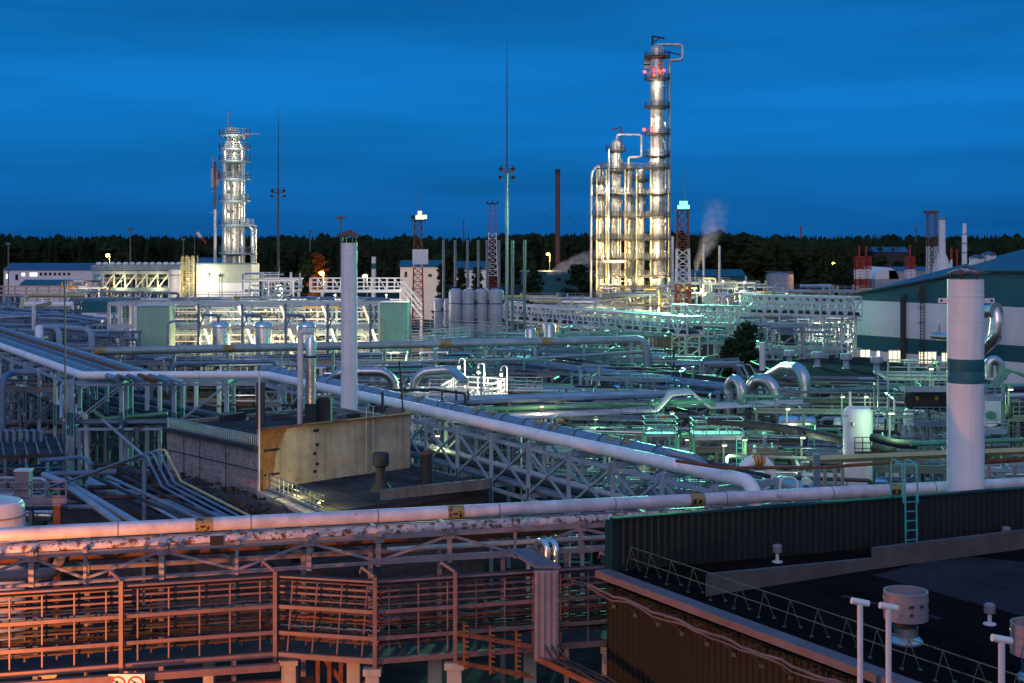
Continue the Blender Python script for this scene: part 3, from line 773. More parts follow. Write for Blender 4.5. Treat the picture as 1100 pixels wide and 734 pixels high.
for k in range(3):
    off = V((-.25+.25*k, 0, .1)); pts = [q0+off+V((.1, -.1, .5))]+[q0+(q1-q0)*(j/6)+off+V((random.uniform(-.05, .05), 0, random.uniform(0, .12))) for j in range(1, 7)]
    o = MB().tube(pts, .045, 6).build('power_cable', M.dark_steel); tag(o, 'black cable running down the tray below the lilac duct', 'cable', 'cables on the lower tray')
b = MB()
pq = nodeY(492)+V((0, -.3, 0)); pw = V((x0, Yr, 0))
b.bar(z_(pq, 5.0), z_(pw, 4.35), .12, .16); b.bar(z_(pq, 3.9), z_(pw, 3.2), .12, .16)
for k in range(3):
    q = pq+(pw-pq)*(.08+k*.34); zz = 5.3-k*.22
    b.bar(z_(q, zz-1.7), z_(q, zz+.15), .09)
    for j in range(9): b.bar(z_(q, zz-1.6+j*.2), z_(q, zz-1.6+j*.2)+V((.2, -.1, 0)), .05)
b.build('side_tray', M.rusty_steel, t)
for k, px in enumerate((588, 597.5)):
    Yb = Yr+.9; 
    pipe([P(px-11, 598, Yb+.8), P(px-11, 581, Yb+.8), P(px, 583, Yb-.1), P(px, 606, Yb-.1)], .26, M.cladding, ('first', 'second')[k]+' small shiny bent pipe standing on the lilac cable duct', rf=.32, n=12)
# sodium lamp on a short post that lights the gallery
t = T('street_lamp', 'short sodium lamp post beside the gallery', 'lamp', (-22.5, 41, 0))
MB().tube([(-22.5, 41, 0), (-22.5, 41, 4.6), (-21.6, 41.3, 4.8)], .08, 8, rf=.3).build('pole', M.grey_steel, t)
MB().box((-21.4, 41.4, 4.78), (.6, .3, .14)).build('lamp_head', M.grey_steel, t)
MB().box((-21.4, 41.4, 4.69), (.45, .22, .03)).build('diffuser', M.orange_lamp, t)
point((-20.6, 41.8, 3.6), 12500, (1, .30, .07), .3)
# ================================================================ long white diagonal pipeline
ZP = 9.3
V0, V1, V2, V3 = [G(x, y, ZP) for x, y in ((-70, 346), (88, 403.5), (286, 403), (810, 518.5))]
endp = V3+V((1.2, .9, -.15))
t = T('pipeline', 'thick white pipe running in a long diagonal from the far tanks to the front', 'pipe', (V2.x, V2.y, ZP))
b = MB(); b.tube([V0, V1, V2, V3, V3+V((.15, -.02, -2.6))], .325, 18, rf=.75); b.build('pipe', M.white_lagging, t)
b = MB()
for (a, c) in ((V0, V1), (V1, V2), (V2, V3)):
    L_ = (c-a).length; u = (c-a).normalized(); k = 3
    while k < L_-2: b.tube([a+u*k, a+u*(k+.06)], .334, 18); k += 6.2
b.build('seam', M.pale_paint, t)
u23 = (V3-V2).normalized(); n23 = V((-u23.y, u23.x, 0))
cA, cB = V2+n23*1.05+u23*-3+V((0, 0, .15)), V3+n23*1.05+u23*-5.5+V((0, 0, .1))
t = T('pipeline', 'blue-grey lagged pipe with yellow patches running beside the thick white pipe', 'pipe', (cB.x, cB.y, ZP))
b = MB(); b.tube([cA, cB], .40, 16); pp = b.build('pipe', M.blue_lagging, t)
b = MB(); k = 1.5
while k < (cB-cA).length-1:
    b.tube([cA+u23*k, cA+u23*(k+.12)], .425, 16); k += random.uniform(1.6, 3.4)
b.build('lagging_band', M.grey_steel, t)
for px in (330, 437, 452, 515, 531, 581, 598, 660, 676):
    kk = (px-CX)/F; a, c = cA, cB; s_ = (kk*a.y-a.x)/((c.x-a.x)-kk*(c.y-a.y)); q = a+(c-a)*s_
    b = MB(); 
    for j in range(5):
        w0, w1 = -.9+j*.36, -.9+(j+1)*.36; nn = V((n23.x, n23.y, 0))
        f = lambda s2, w_: q+u23*s2+(-nn*math.sin(w_)+V((0, 0, 1))*math.cos(w_))*.431
        b.quad(f(-.45, w0), f(.45, w0), f(.45, w1), f(-.45, w1))
    b.build('marking_patch', M.yellow_paint, t)
pipe([P(726, 495, 63.5), P(779, 503, 62.6), P(885, 502, 64), P(960, 497, 66)], .16, M.rusty_steel, 'thin rusty pipe crossing over the open end of the white pipe', n=8)
pipe([cB+V((-1.2, .5, .4)), cB+V((.2, -.3, .1)), cB+V((.9, -1.0, -.5)), cB+V((1.1, -1.2, -2))], .4, M.blue_lagging, 'short lagged bend closing the blue-grey pipe near the front', n=10)
rD = rack('trestle with crossed braces under the thick white diagonal pipe', tuple((V2+n23*1.3)[:2]), tuple((V3+n23*1.3-u23*2)[:2]), 3.6, [6.1, 8.9], 4.0, M.pale_steel, post=.22, xbrace=True, band=M.teal_paint)
rack_pipes(rD, 6.1, [(-1.3, .3, M.blue_steel, 'blue-grey'), (-.7, .22, M.grey_steel, 'slim grey'), (-.1, .4, M.dark_steel, 'dark'), (.6, .25, M.grey_steel, 'grey'), (1.2, .35, M.pale_paint, 'pale')], 'lower shelf of the diagonal trestle')
rack_pipes(rD, 8.9, [(.9, .18, M.grey_steel, 'slim grey'), (1.4, .22, M.dark_steel, 'slim dark')], 'top of the diagonal trestle')
rE = rack('two-storey trestle under the level stretch of the thick white pipe', (V1.x-1, V1.y+1.3), (V2.x+1, V2.y+1.3), 3.0, [5.4, 8.9], 4.0, M.pale_steel, post=.30, band=M.teal_paint)
rack_pipes(rE, 5.4, [(-1.0, .25, M.blue_steel, 'blue'), (-.4, .3, M.grey_steel, 'grey'), (.3, .22, M.pale_paint, 'pale'), (.9, .3, M.dark_steel, 'dark')], 'lower shelf under the level white pipe', ext=(1, 6))
u01 = (V1-V0).normalized(); n01 = V((-u01.y, u01.x, 0))
rF = rack('tall trestle with teal bands under the far stretch of the white pipe', tuple((V0+n01*1.4)[:2]), tuple((V1+n01*1.4)[:2]), 4.2, [8.9], 6.5, M.pale_steel, post=.28, band=M.teal_paint)
for k, (off, d, m_, wd) in enumerate(((1.1, .36, M.blue_steel, 'bright blue-grey'), (1.7, .45, M.blue_lagging, 'thick blue lagged'), (2.4, .3, M.grey_steel, 'grey'), (3.1, .34, M.blue_steel, 'blue'), (3.9, .4, M.rusty_steel, 'reddish lagged'), (4.6, .34, M.blue_steel, 'outer blue'), (5.3, .3, M.pale_steel, 'outermost pale'))):
    a = V0+n01*off; c = V1+n01*off-u01*(2+k*2.0)
    pts = [a, c, c+V((.3, 0, -2.2))] if k == 0 else [a, V1+n01*off+u01*(3+k)]
    pipe(pts, d, m_, f'{wd} pipe beside the far stretch of the thick white pipe', rings=6, rf=.6)

# dense rack, left of the concrete building
a, c = G(2, 404, 5.2), G(205, 455, 5.2)
rG = rack('dense low pipe rack running down between banded posts', (a.x, a.y), (c.x, c.y), 9, [5.2], 6, M.grey_steel, post=.26, band=M.teal_paint)
sp_ = []
for k in range(11):
    sp_.append((-4.1+k*.82, random.choice([.18, .22, .28, .34, .42]), random.choice([M.blue_steel, M.dark_steel, M.grey_steel, M.blue_lagging, M.dark_steel]), random.choice(['slate', 'dark', 'grey', 'bluish', 'dull'])))
rack_pipes(rG, 5.2, sp_, 'dense low rack of banded posts')
pipe([G(16, 404, 6.2), G(18, 413, 6), G(92, 446.5, 6), P(94, 505, 111)], .42, M.pale_paint, 'pale pipe with orange rings turning down by the banded posts', rf=.7, n=12)
pipe([G(47, 425, 6.2), G(84, 437.5, 6.2), P(84, 480, 117)], .42, M.pale_steel, 'shorter pale pipe turning down beside the orange-ringed one', rf=.7, n=12)
for (px, py) in ((50, 428), (70, 437), (55, 425.5), (75, 434)):
    q = G(px, py, 6.1); b = MB(); b.tube([q, q+u01*.3], .235, 12); tag(b.build('pipe_ring', M.orange_band), 'narrow orange ring painted round a pale pipe', 'ring', 'orange rings on pale pipes')
pipe([P(3, 470, 118), P(3, 406, 118), P(14, 400, 122), P(55, 400, 122)], .55, M.blue_steel, 'stout bluish pipe bending up and over at the frame edge', rf=1.0, n=12)
pipe([P(66, 450, 108), P(66, 410, 112), P(92, 409, 112)], .30, M.pale_steel, 'pale pipe with square bend under the white pipe corner', rf=.6, n=12)
pipe([P(-10, 432, 120), P(20, 432, 120), P(23, 428, 120), P(23, 418, 120)], .25, M.grey_steel, 'thin grey pipe turning up between the banded posts')
pipe([P(100, 441, 112), P(112, 450, 112), P(180, 444, 112)], .3, M.sea_green, 'greenish pipe crossing level between the two tall posts')
pipe([P(110, 451, 110), P(155, 490, 106)], .22, M.pale_steel, 'slanting pale strut pipe below the level rack')
# low cross rack and clutter below it
a, c = G(-10, 458, 3.8), G(172, 452, 3.8)
rH = rack('low cross rack in the dim yard before the dense rack', (a.x, a.y), (c.x, c.y), 3, [2.4, 3.8], 5, M.grey_steel, post=.22)
rack_pipes(rH, 3.8, [(-1.1, .3, M.dark_steel, 'dark'), (-.4, .22, M.sea_green, 'green'), (.4, .25, M.blue_steel, 'blue'), (1.1, .3, M.grey_steel, 'grey')], 'low cross rack in the dim yard')

# pump shelter, lower left
c0, c1, c2, c3 = G(-40, 492, 5), G(73, 489, 5), G(66, 471, 5), G(-40, 473, 5)
t = T('pump_shelter', 'low open shelter with weathered plank roof and railing beneath', 'shelter', V((c0.x, c0.y, 0)))
MB().prism([c0, c1, c2, c3], 4.85, 5.1).build('roof', M.roof_felt, t)
b = MB()
for k in range(9): q = c0+(c1-c0)*(k+.5)/9; q2 = c3+(c2-c3)*(k+.5)/9; b.bar(V((q.x, q.y, 5.13)), V((q2.x, q2.y, 5.13)), .12, .07)
b.build('roof_batten', M.grey_steel, t)
for k in range(6):
    q = c0+(c1-c0)*k/5; MB().bar(V((q.x, q.y, 0)), V((q.x, q.y, 4.86)), .16).build('post', M.blue_steel, t)
    q = c3+(c2-c3)*k/5; MB().bar(V((q.x, q.y, 0)), V((q.x, q.y, 4.86)), .16).build('post', M.blue_steel, t)
b = MB(); railing_mesh(b, [V((c0.x, c0.y-.1, 3.1)), V((c1.x, c1.y-.1, 3.1))], 1.1, 1.2, .05); b.build('railing', M.blue_steel, t)
b = MB(); b.prism([c0+V((0, -.6, 0)), c1+V((0, -.6, 0)), c2, c3], 2.95, 3.1); b.build('deck', M.grating, t)
b = MB()
for k in range(14): q = c3+(c2-c3)*(k+.3)/14; b.bar(V((q.x, q.y, 3)), V((q.x, q.y, 4.9)), .05); b.bar(V((q.x, q.y, 3+k % 3)), V((q.x+1.2, q.y, 3.8)), .05)
b.build('rear_lattice', M.teal_pipe, t)
for k in range(7):
    px = 2+k*7.3; q = G(px, 474, 5.1)
    o = MB().tube([q+V((0, -.3, 0)), q+V((0, -.3, .8)), q+V((-.45, .2, .8)), q+V((-.45, .2, 0))], .13, 10, rf=.3).build('vent_bend', M.blue_steel)
    tag(o, 'small bluish U-bend pipe standing in a row on the shelter roof', 'pipe', 'U-bend vents on the shelter roof')
t = T('control_cabinet', 'pale lilac steel cabinet standing on the railed platform near the domed tank', 'cabinet', P(25, 530, 72))
q = P(25.5, 532, 72); MB().box(q+V((0, 0, .62)), (.72, .6, 1.3)).build('body', M.lilac_steel, t)
b = MB(); b.box(q+V((0, 0, 1.3)), (.82, .7, .08)); b.build('roof', M.pale_paint, t)
b = MB()
for z in (.3, .75): b.box(q+V((0, -.31, z)), (.68, .02, .03))
b.build('panel_joint', M.dark_steel, t)
t = T('access_platform', 'lilac railed platform carrying the cabinet near the front pipe', 'platform', P(30, 540, 72))
q = P(30, 538, 72); z0 = q.z
b = MB(); b.box(V((XX(22, 72), 72, z0-.1)), (4.6, 1.4, .12)); b.build('deck', M.lilac_steel, t)
b = MB(); railing_mesh(b, [V((XX(-25, 71), 71.3, z0)), V((XX(69, 71), 71.3, z0))], 1.1, .9, .06); b.build('railing', M.lilac_steel, t)
b = MB(); b.box(V((XX(50, 71), 71.25, z0+.15)), (1.9, .04, .3)); b.build('kick_plate', M.lilac_steel, t)
for px in (-20, 62): MB().bar(V((XX(px, 71.6), 71.6, 0)), V((XX(px, 71.6), 71.6, z0-.12)), .38).build('post', M.rusty_steel, t)
t = T('storage_tank', 'pale domed tank top just behind the front pipe by the frame edge', 'tank', P(-6, 600, 65.5))
q = P(-6, 536, 65.5); MB().lathe((q.x, 65.5, 0), [(1.38, 0), (1.38, q.z-.75), (1.36, q.z-.35), (1.22, q.z-.1), (.9, q.z), (.1, q.z+.06)], 28).build('shell', M.pale_paint, t)
MB().lathe((q.x, 65.5, q.z-.8), [(1.42, 0), (1.42, .06)], 28).build('ring', M.lilac_steel, t)
# hump of thin pipes
for k in range(4):
    o = V((.28*k, .22*k, .06*k))
    pipe([P(40, 527, 79)+o, P(76, 516, 77)+o, P(150, 489, 75.5)+o, P(157, 489, 75)+o, P(174, 523, 73)+o, P(262, 570, 64)+o], .13, M.blue_steel if k != 3 else M.beam_yellow,
         ['nearest', 'second', 'third', 'farthest'][k]+' thin pipe of the humped bundle beside the concrete building', rf=.35, n=7)
b = MB(); q = P(155, 493, 75.8)
t = T('pipe_support', 'tall bluish pipe stand under the peak of the humped bundle', 'support', (q.x, q.y, 0))
MB().bar(V((q.x, q.y, 0)), V((q.x, q.y, q.z)), .2).build('post', M.blue_steel, t)
MB().bar(q+V((-.2, -.2, 0)), q+V((1.1, .9, .1)), .12).build('arm', M.blue_steel, t)
pipe([P(47, 510, 83), P(125, 507, 84)], .34, M.blue_steel, 'level blue pipe meeting the humped bundle of thin pipes', n=10)
pipe([P(47, 510, 83), P(76, 521, 79), P(150, 564, 67)], .36, M.pale_steel, 'bright blue-white pipe, farther of the pair sloping under the front pipe', n=12)
pipe([P(64, 519, 80), P(78, 526, 77.5), P(128, 562, 67)], .36, M.pale_steel, 'bright blue-white pipe, nearer of the pair sloping under the front pipe', n=12)
pipe([P(118, 518, 79), P(190, 558, 68)], .16, M.pale_steel, 'single slim pipe sloping between blue pair and humped bundle', n=8)
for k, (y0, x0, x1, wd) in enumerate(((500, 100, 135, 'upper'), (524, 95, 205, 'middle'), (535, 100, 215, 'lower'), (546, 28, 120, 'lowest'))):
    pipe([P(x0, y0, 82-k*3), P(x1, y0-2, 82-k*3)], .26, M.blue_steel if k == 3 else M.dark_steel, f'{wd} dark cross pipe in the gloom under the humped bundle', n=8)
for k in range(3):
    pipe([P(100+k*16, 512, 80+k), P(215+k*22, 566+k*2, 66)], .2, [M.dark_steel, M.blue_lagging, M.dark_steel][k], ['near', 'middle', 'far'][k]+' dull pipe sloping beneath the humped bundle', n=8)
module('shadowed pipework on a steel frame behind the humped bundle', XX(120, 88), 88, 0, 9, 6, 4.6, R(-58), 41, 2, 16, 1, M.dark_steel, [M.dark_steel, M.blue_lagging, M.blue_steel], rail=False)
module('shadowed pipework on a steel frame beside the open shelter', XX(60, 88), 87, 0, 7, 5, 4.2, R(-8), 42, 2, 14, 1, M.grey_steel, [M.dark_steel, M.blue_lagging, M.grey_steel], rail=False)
module('railed pipework unit with cross braces at the frame edge', XX(10, 122), 124, 0, 12, 6, 7, R(-10), 43, 2, 18, 1, M.grey_steel, [M.dark_steel, M.blue_steel, M.grey_steel])

# ================================================================ concrete building with chimney
C0, C1, C2 = V((-13.85, 76.7, 0)), V((-6.1, 83.7, 0)), V((-20.9, 84.6, 0)); C3 = C1+C2-C0
t = T('concrete_building', 'low concrete building with stained front wall and cluttered flat roof', 'building', C0)
ux = (C1-C0).normalized(); uy = (C2-C0).normalized()
i_ = .02
MB().prism([C0+ux*.3+uy*.3, C1-ux*.3+uy*.3, C3-ux*.3-uy*.3, C2+ux*.3-uy*.3], 8.6, 8.8).build('roof', M.roof_felt, t)
b = MB(); b.prism([C0, C1, C1+uy*.3, C0+uy*.3], 0, 9.55); b.build('front_wall', M.stained_wall, t)
b = MB(); f = lambda s_, z: z_(C0+(C1-C0)*s_-uy*.012, z)
b.v = [f(0, 5), f(.06, 5), f(.075, 6.9), (f(.09, 7.4)), f(.1, 8.2), f(.17, 9.52), f(0, 9.52)]; b.face((0, 1, 2, 3, 4, 5, 6)); b.build('bare_brick', M.bare_brick, t)
b = MB(); b.prism([C0+uy*.3, C2, C2+ux*.3, C0+uy*.3+ux*.3], 0, 8.62); b.build('side_wall', M.brick_wall, t); brickwork(M.brick_wall, -math.atan2(uy.y, uy.x))
b = MB(); b.prism([C1+uy*.3, C3, C3-ux*.3, C1+uy*.3-ux*.3], 0, 9.3); b.prism([C2+ux*.3, C3-ux*.3, C3-ux*.3-uy*.3, C2+ux*.3-uy*.3], 0, 9.0); b.build('rear_wall', M.concrete, t)
b = MB(); b.bar(z_(C0-uy*.05, 9.6), z_(C1-uy*.05, 9.6), .5, .09); b.build('coping', M.rusty_steel, t)
b = MB(); b.bar(z_(C0-ux*.08+uy*.1, 8.55), z_(C2-ux*.08, 8.55), .5, .2); b.build('cornice', M.dark_steel, t)
b = MB(); nn_ = 46
for k in range(nn_+1): q = C0+uy*.2+(C2-C0-uy*.3)*(k/nn_); b.bar(z_(q, 8.66), z_(q, 9.22), .07, .1)
b.bar(z_(C0+uy*.2, 9.22), z_(C2, 9.22), .08); b.build('roof_railing', M.teal_pipe, t)
# brick joints on side wall: vertical panel joints
nrm = -ux
for f in (.34, .62, .8):
    q = C0+(C2-C0)*f-ux*.012; MB().bar(z_(q, 3), z_(q, 8.4), .07, .02).build('wall_joint', M.dark_steel, t)
b = MB(); q = C0+(C2-C0)*.02-ux*.01; q2 = C0+(C2-C0)*.98-ux*.01; b.bar(z_(q, 7.3), z_(q2, 7.3), .02, .06); b.build('wall_joint', M.dark_steel, t)
for f, z in ((.06, 8.5), (.06, 7.15), (.095, 8.5), (.095, 7.15)):
    q = C0+(C1-C0)*f-uy*.015; b = MB(); b.box(z_(q, z-.1), (.75 if f < .09 else .5, .05, .12), math.atan2(ux.y, ux.x)); b.build('wall_slot', M.black_rubber, t)
for f, z in ((.36, 9.2), (.36, 8.4), (.345, 7.9), (.36, 7.3), (.345, 6.9), (.345, 9.2)):
    q = C0+(C1-C0)*f-uy*.015; b = MB(); b.box(z_(q, z), (.2, .05, .16), math.atan2(ux.y, ux.x)); b.build('wall_slot', M.black_rubber, t)
q = C0+(C1-C0)*.355-uy*.01; MB().bar(z_(q, 6.5), z_(q, 9.4), .05, .02).build('wall_joint', M.concrete, t)
b = MB(); q = C0+(C1-C0)*.70-uy*.2; ladder_mesh(b, z_(q, 6.5), z_(q, 10.3), .5, ux, .3, .045)
tag(b.build('wall_ladder', M.teal_pipe), 'thin steel ladder on the stained front wall of the concrete building', 'ladder')
# chimney
q = P(375, 436, 90)
t = T('chimney', 'tall slim white chimney with conical cap on the concrete building roof', 'chimney', (q.x, 90, 8.8))
MB().lathe((q.x, 90, 8.8), [(.62, 0), (.54, .3), (.53, 3.5), (.52, 8), (.51, ZZ(261, 90)-8.8)], 28).build('shaft', M.white_lagging, t)
b = MB()
for k in range(5): b.lathe((q.x, 90, 10.6+k*2.1), [(.541, 0), (.541, .05)], 28)
b.build('ring_seam', M.white_lagging, t)
zt = ZZ(261, 90)
MB().lathe((q.x, 90, zt+.42), [(.82, 0), (.80, .06), (.05, .42)], 20).build('cap', M.rusty_steel, t)
for k in range(4): w_ = k*math.pi/2+.6; b = MB(); b.bar((q.x+.45*math.cos(w_), 90+.45*math.sin(w_), zt-.3), (q.x+.5*math.cos(w_), 90+.5*math.sin(w_), zt+.46), .07); b.build('cap_leg', M.grey_steel, t)
# twin stacks
q = P(334, 452, 82)
t = T('exhaust_stack', 'shiny stovepipe exhaust with dark base on the concrete building roof', 'exhaust', (q.x, 82, 8.8))
MB().lathe((q.x, 82, 8.8), [(.36, 0), (.36, 1.6)], 18).build('base', M.dark_steel, t)
MB().lathe((q.x, 82, 10.4), [(.31, 0), (.31, 2.2), (.33, 2.22), (.33, 2.3), (.31, 2.32), (.31, 3.55), (.2, 3.9)], 18).build('shaft', M.cladding, t)
MB().lathe((q.x, 82, 13.1), [(.39, 0), (.39, .12)], 18).build('collar', M.dark_steel, t)
q2 = P(322.5, 452, 82.5)
t = T('exhaust_stack', 'slimmer pipe with bent top beside the shiny exhaust', 'exhaust', (q2.x, 82.5, 8.8))
MB().tube([(q2.x, 82.5, 8.8), (q2.x, 82.5, 14.6), (q2.x+.75, 82.2, 14.6)], .17, 12, rf=.3).build('shaft', M.pale_paint, t)
for px, y0, y1, Y, lb in ((280, 411, 462, 78, 'dark square post at the front corner of the concrete building'), (411, 421, 445, 88, 'short black post on the roof near the white chimney')):
    q = P(px, y1, Y); o = MB().bar(q, P(px, y0, Y), .42 if px < 300 else .16).build('roof_post', M.dark_steel); tag(o, lb, 'post')
q = P(347, 451, 83); b = MB(); b.box(q+V((0, 0, .5)), (1.0, .8, 1.5)); b.box(q+V((.1, -.3, 1.3)), (.7, .3, .2)); tag(b.build('equipment_box', M.dark_steel), 'dark equipment box beside the shiny exhaust on the roof', 'box')
rnd = random.Random(3)
for k in range(26):
    px = rnd.uniform(215, 430); q = G(px, rnd.uniform(436, 453), 8.82); b = MB()
    if k % 3: b.tube([q+V((0, 0, .1)), q+V((rnd.uniform(-2, 2), rnd.uniform(-1, 1), .12))], .09, 6)
    else: b.box(q+V((0, 0, .18)), (rnd.uniform(.6, 1.8), .5, .36), rnd.random())
    tag(b.build('scrap_piece', rnd.choice([M.rusty_steel, M.concrete, M.dark_steel])), 'odd lengths and lumps of scrap lying on the concrete building roof', 'scrap', 'scrap on the concrete building roof')
q = P(437, 508, 85.5); b = MB(); b.tube([V((q.x, q.y, 6.4)), P(429, 388, 85.5)], .055, 6); tag(b.build('aerial_mast', M.black_rubber), 'thin black mast at the corner of the concrete building', 'mast')
q = P(278.5, 462, 76.2); b = MB(); b.tube([V((q.x, q.y, 0)), P(278.5, 400, 76.2)], .05, 6); tag(b.build('lightning_rod', M.pale_paint), 'thin pale rod up the front corner of the concrete building', 'rod')
b = MB(); b.tube([P(71, 540, 78), P(69.5, 300, 78)], .05, 6); tag(b.build('lightning_rod', M.grey_steel), 'thin grey rod standing alone before the dense low rack', 'rod')

# annex roof in front of the building
ZA = 6.35
a0, a1, a2, a3 = G(287, 526, ZA), G(442, 500, ZA), G(527, 521, ZA), G(348, 552, ZA)
t = T('annex_building', 'low flat annex roof before the stained wall, with a small railing', 'building', (a0.x, a0.y, 0))
MB().prism([a0, a1, a2, a3], ZA-.35, ZA).build('roof', M.roof_felt, t)
w0 = [a0*.97+a2*.03, a1*.97+a3*.03, a2*.97+a0*.03, a3*.97+a1*.03]
MB().prism(w0, 0, ZA-.36).build('wall', M.dark_brick, t); brickwork(M.dark_brick, math.atan2((a2-a3).y, (a2-a3).x))
b = MB(); railing_mesh(b, [a0+V((0, 0, .02)), a3+V((0, 0, .02))], .85, .6, .04); b.build('railing', M.teal_pipe, t)
b = MB(); b.prism([a0+V((-.5, -.2, 0)), a0, a3, a3+V((-.6, -.3, 0))], ZA-.3, ZA-.05); b.build('ledge', M.pale_concrete, t)
b = MB(); p0, p1 = G(408, 538, ZA), G(519, 526, ZA); b.prism([p0, p1, p1+V((.4, .5, 0)), p0+V((.4, .5, 0))], ZA, ZA+.55); b.build('parapet', M.concrete, t)
b = MB(); b.prism([G(412, 512, ZA), G(505, 524, ZA), G(500, 527, ZA), G(405, 515, ZA)], ZA+.004, ZA+.05); b.build('felt_sheet', M.grey_felt, t)
for k in range(5):
    p0 = a0+(a1-a0)*(k+.5)/5; p1 = a3+(a2-a3)*(k+.5)/5
    b = MB(); b.bar(z_(p0, ZA+.012), z_(p1, ZA+.012), .1, .02); b.build('felt_seam', M.grey_felt, t)
q = P(409, 525, 76)
t = T('roof_ventilator', 'dark ventilator with wide drum head and flared foot on the annex roof', 'ventilator', (q.x, 76, ZA))
MB().lathe((q.x, 76, ZA), [(.58, 0), (.55, .2), (.33, .45), (.24, 1.1), (.26, 1.4)], 18).build('body', M.dark_steel, t)
MB().lathe((q.x, 76, ZA+1.4), [(.3, -.1), (.46, 0), (.46, .6), (.40, .68), (.1, .7)], 18).build('drum', M.dark_steel, t)
q = P(458, 520, 77)
t = T('roof_ventilator', 'plain dark cylinder vent on the annex roof', 'ventilator', (q.x, 77, ZA))
MB().lathe((q.x, 77, ZA), [(.55, 0), (.5, .12), (.34, .18), (.33, 1.9)], 18).build('body', M.dark_steel, t)
MB().lathe((q.x, 77, ZA+1.86), [(.37, 0), (.37, .12), (.28, .12), (.28, .0)], 18).build('rim', M.brown_red, t)
t = T('bulkhead_lamp', 'small yellow bulkhead lamp at the annex railing', 'lamp', a3+V((-.3, -.1, 0)))
q = a3+V((-.35, .8, .25)); MB().box(q, (.14, .14, .2)).build('housing', M.dark_steel, t); MB().box(q+V((0, .0, .14)), (.1, .1, .07)).build('bulb', M.warm_lamp, t)
point(q+V((0.25, .3, .7)), 80, (1, .82, .14), .12)
point(a0*.62+a3*.38+V((.5, .3, .7)), 190, (1, .78, .26), .2)
# lagged mains and rubble along the side wall
for k, (off, r, zc, lb) in enumerate(((1.3, .55, 5.6, 'thick dark lagged main nearest the side wall of the concrete building'), (2.9, .5, 5.0, 'thick pale-topped lagged main in the trench by the side wall'), (4.2, .4, 4.6, 'outer lagged main with torn cover beside the side wall'))):
    b = MB(); pts = []; rs = []
    A_, B_ = C2+uy*4-ux*off, C0-uy*9-ux*off
    for j in range(30):
        q = A_+(B_-A_)*(j/29); pts.append(z_(q, zc+random.uniform(-.08, .08))); rs.append(r*random.uniform(.85, 1.12))
    b.tube(pts, rs, 12); tag(b.build('lagged_main', M.lagging_dark if k != 1 else M.blue_lagging), lb, 'pipe')
b = MB(); rnd = random.Random(9)
for k in range(420):
    s_ = rnd.uniform(-8, 14); q = C0+uy*s_-ux*rnd.uniform(.15, 2.4); s2 = rnd.uniform(.05, .2)
    b.box(z_(q, 6.1+rnd.gauss(0, .12)-(q-C0).dot(-ux)*.12), (s2*1.6, s2, s2), rnd.random()*3)
tag(b.build('rubble', M.lagging_dark), 'broken lagging and rubble strewn along the side wall', 'rubble', kind='stuff')
b = MB(); A_, B_ = C2+uy*4-ux*.1, C0-uy*9-ux*.1
b.prism([A_, B_, B_-ux*4.8, A_-ux*4.8], 0, 4.2); tag(b.build('trench_wall', M.lagging_dark), 'raised concrete trough holding lagged mains along the side wall', 'trough', kind='thing')
# ================================================================ near right: chimney, beams, loops
Yc = 62.2
q = V((XX(1037.3, Yc), Yc, 0)); zt = ZZ(300, Yc)
t = T('chimney', 'wide white chimney with a teal band rising behind the corrugated parapet', 'chimney', q)
r0 = 19.2/F*Yc
zb0, zb1 = ZZ(411, Yc), ZZ(385, Yc)
MB().lathe(q, [(r0*1.01, 0), (r0*1.01, zb0)], 40).build('lower_shaft', M.white_lagging, t)
MB().lathe(q+V((0, 0, zb0)), [(r0*1.012, 0), (r0*1.012, (zb1-zb0)*.5-.015), (r0*1.0, (zb1-zb0)*.5), (r0*1.008, (zb1-zb0)*.5+.015), (r0*1.008, zb1-zb0)], 40).build('teal_band', M.teal_paint, t)
MB().lathe(q+V((0, 0, zb1)), [(r0, 0), (r0*.985, zt-zb1)], 40).build('upper_shaft', M.white_lagging, t)
b = MB()
for py in (318, 345, 366, 430, 448, 476, 505): b.lathe((q.x, q.y, ZZ(py, Yc)), [(r0*1.014, 0), (r0*1.014, .025)], 40)
b.build('seam', M.white_lagging, t)
cp = MB(); n = 22; base = len(cp.v); rnd = random.Random(2); zc_ = zt+.26
for k in range(n):
    a = 2*math.pi*k/n; rr = .98+rnd.uniform(-.06, .06); cp.v.append(V((q.x+rr*math.cos(a), q.y+rr*math.sin(a), zc_+rnd.uniform(-.04, .03))))
cp.v.append(V((q.x, q.y, zc_+.36))); cp.v.append(V((q.x, q.y, zc_-.02)))
for k in range(n): cp.face((base+k, base+(k+1) % n, base+n)); cp.face((base+(k+1) % n, base+k, base+n+1))
cp.build('cap', mat('flaking_cap', (.45, .43, .44), .7, 0, .3, 3, rust=.72, rscale=2.4), t)
for k in range(5): a = k*2*math.pi/5+.3; b = MB(); b.bar((q.x+.6*math.cos(a), q.y+.6*math.sin(a), zt-.1), (q.x+.6*math.cos(a), q.y+.6*math.sin(a), zt+.3), .07); b.build('cap_leg', M.rusty_steel, t)
for sx in (-1, 1):
    b = MB(); zz = ZZ(323, Yc); b.box((q.x+sx*(r0+.2), q.y-.1, zz), (.5, .04, .22)); lug = b.build('lifting_lug', M.white_paint, t)
    b = MB(); b.box((q.x+sx*(r0+.32), q.y-.125, zz), (.1, .02, .1)); b.build('lug_hole', M.black_rubber, lug)

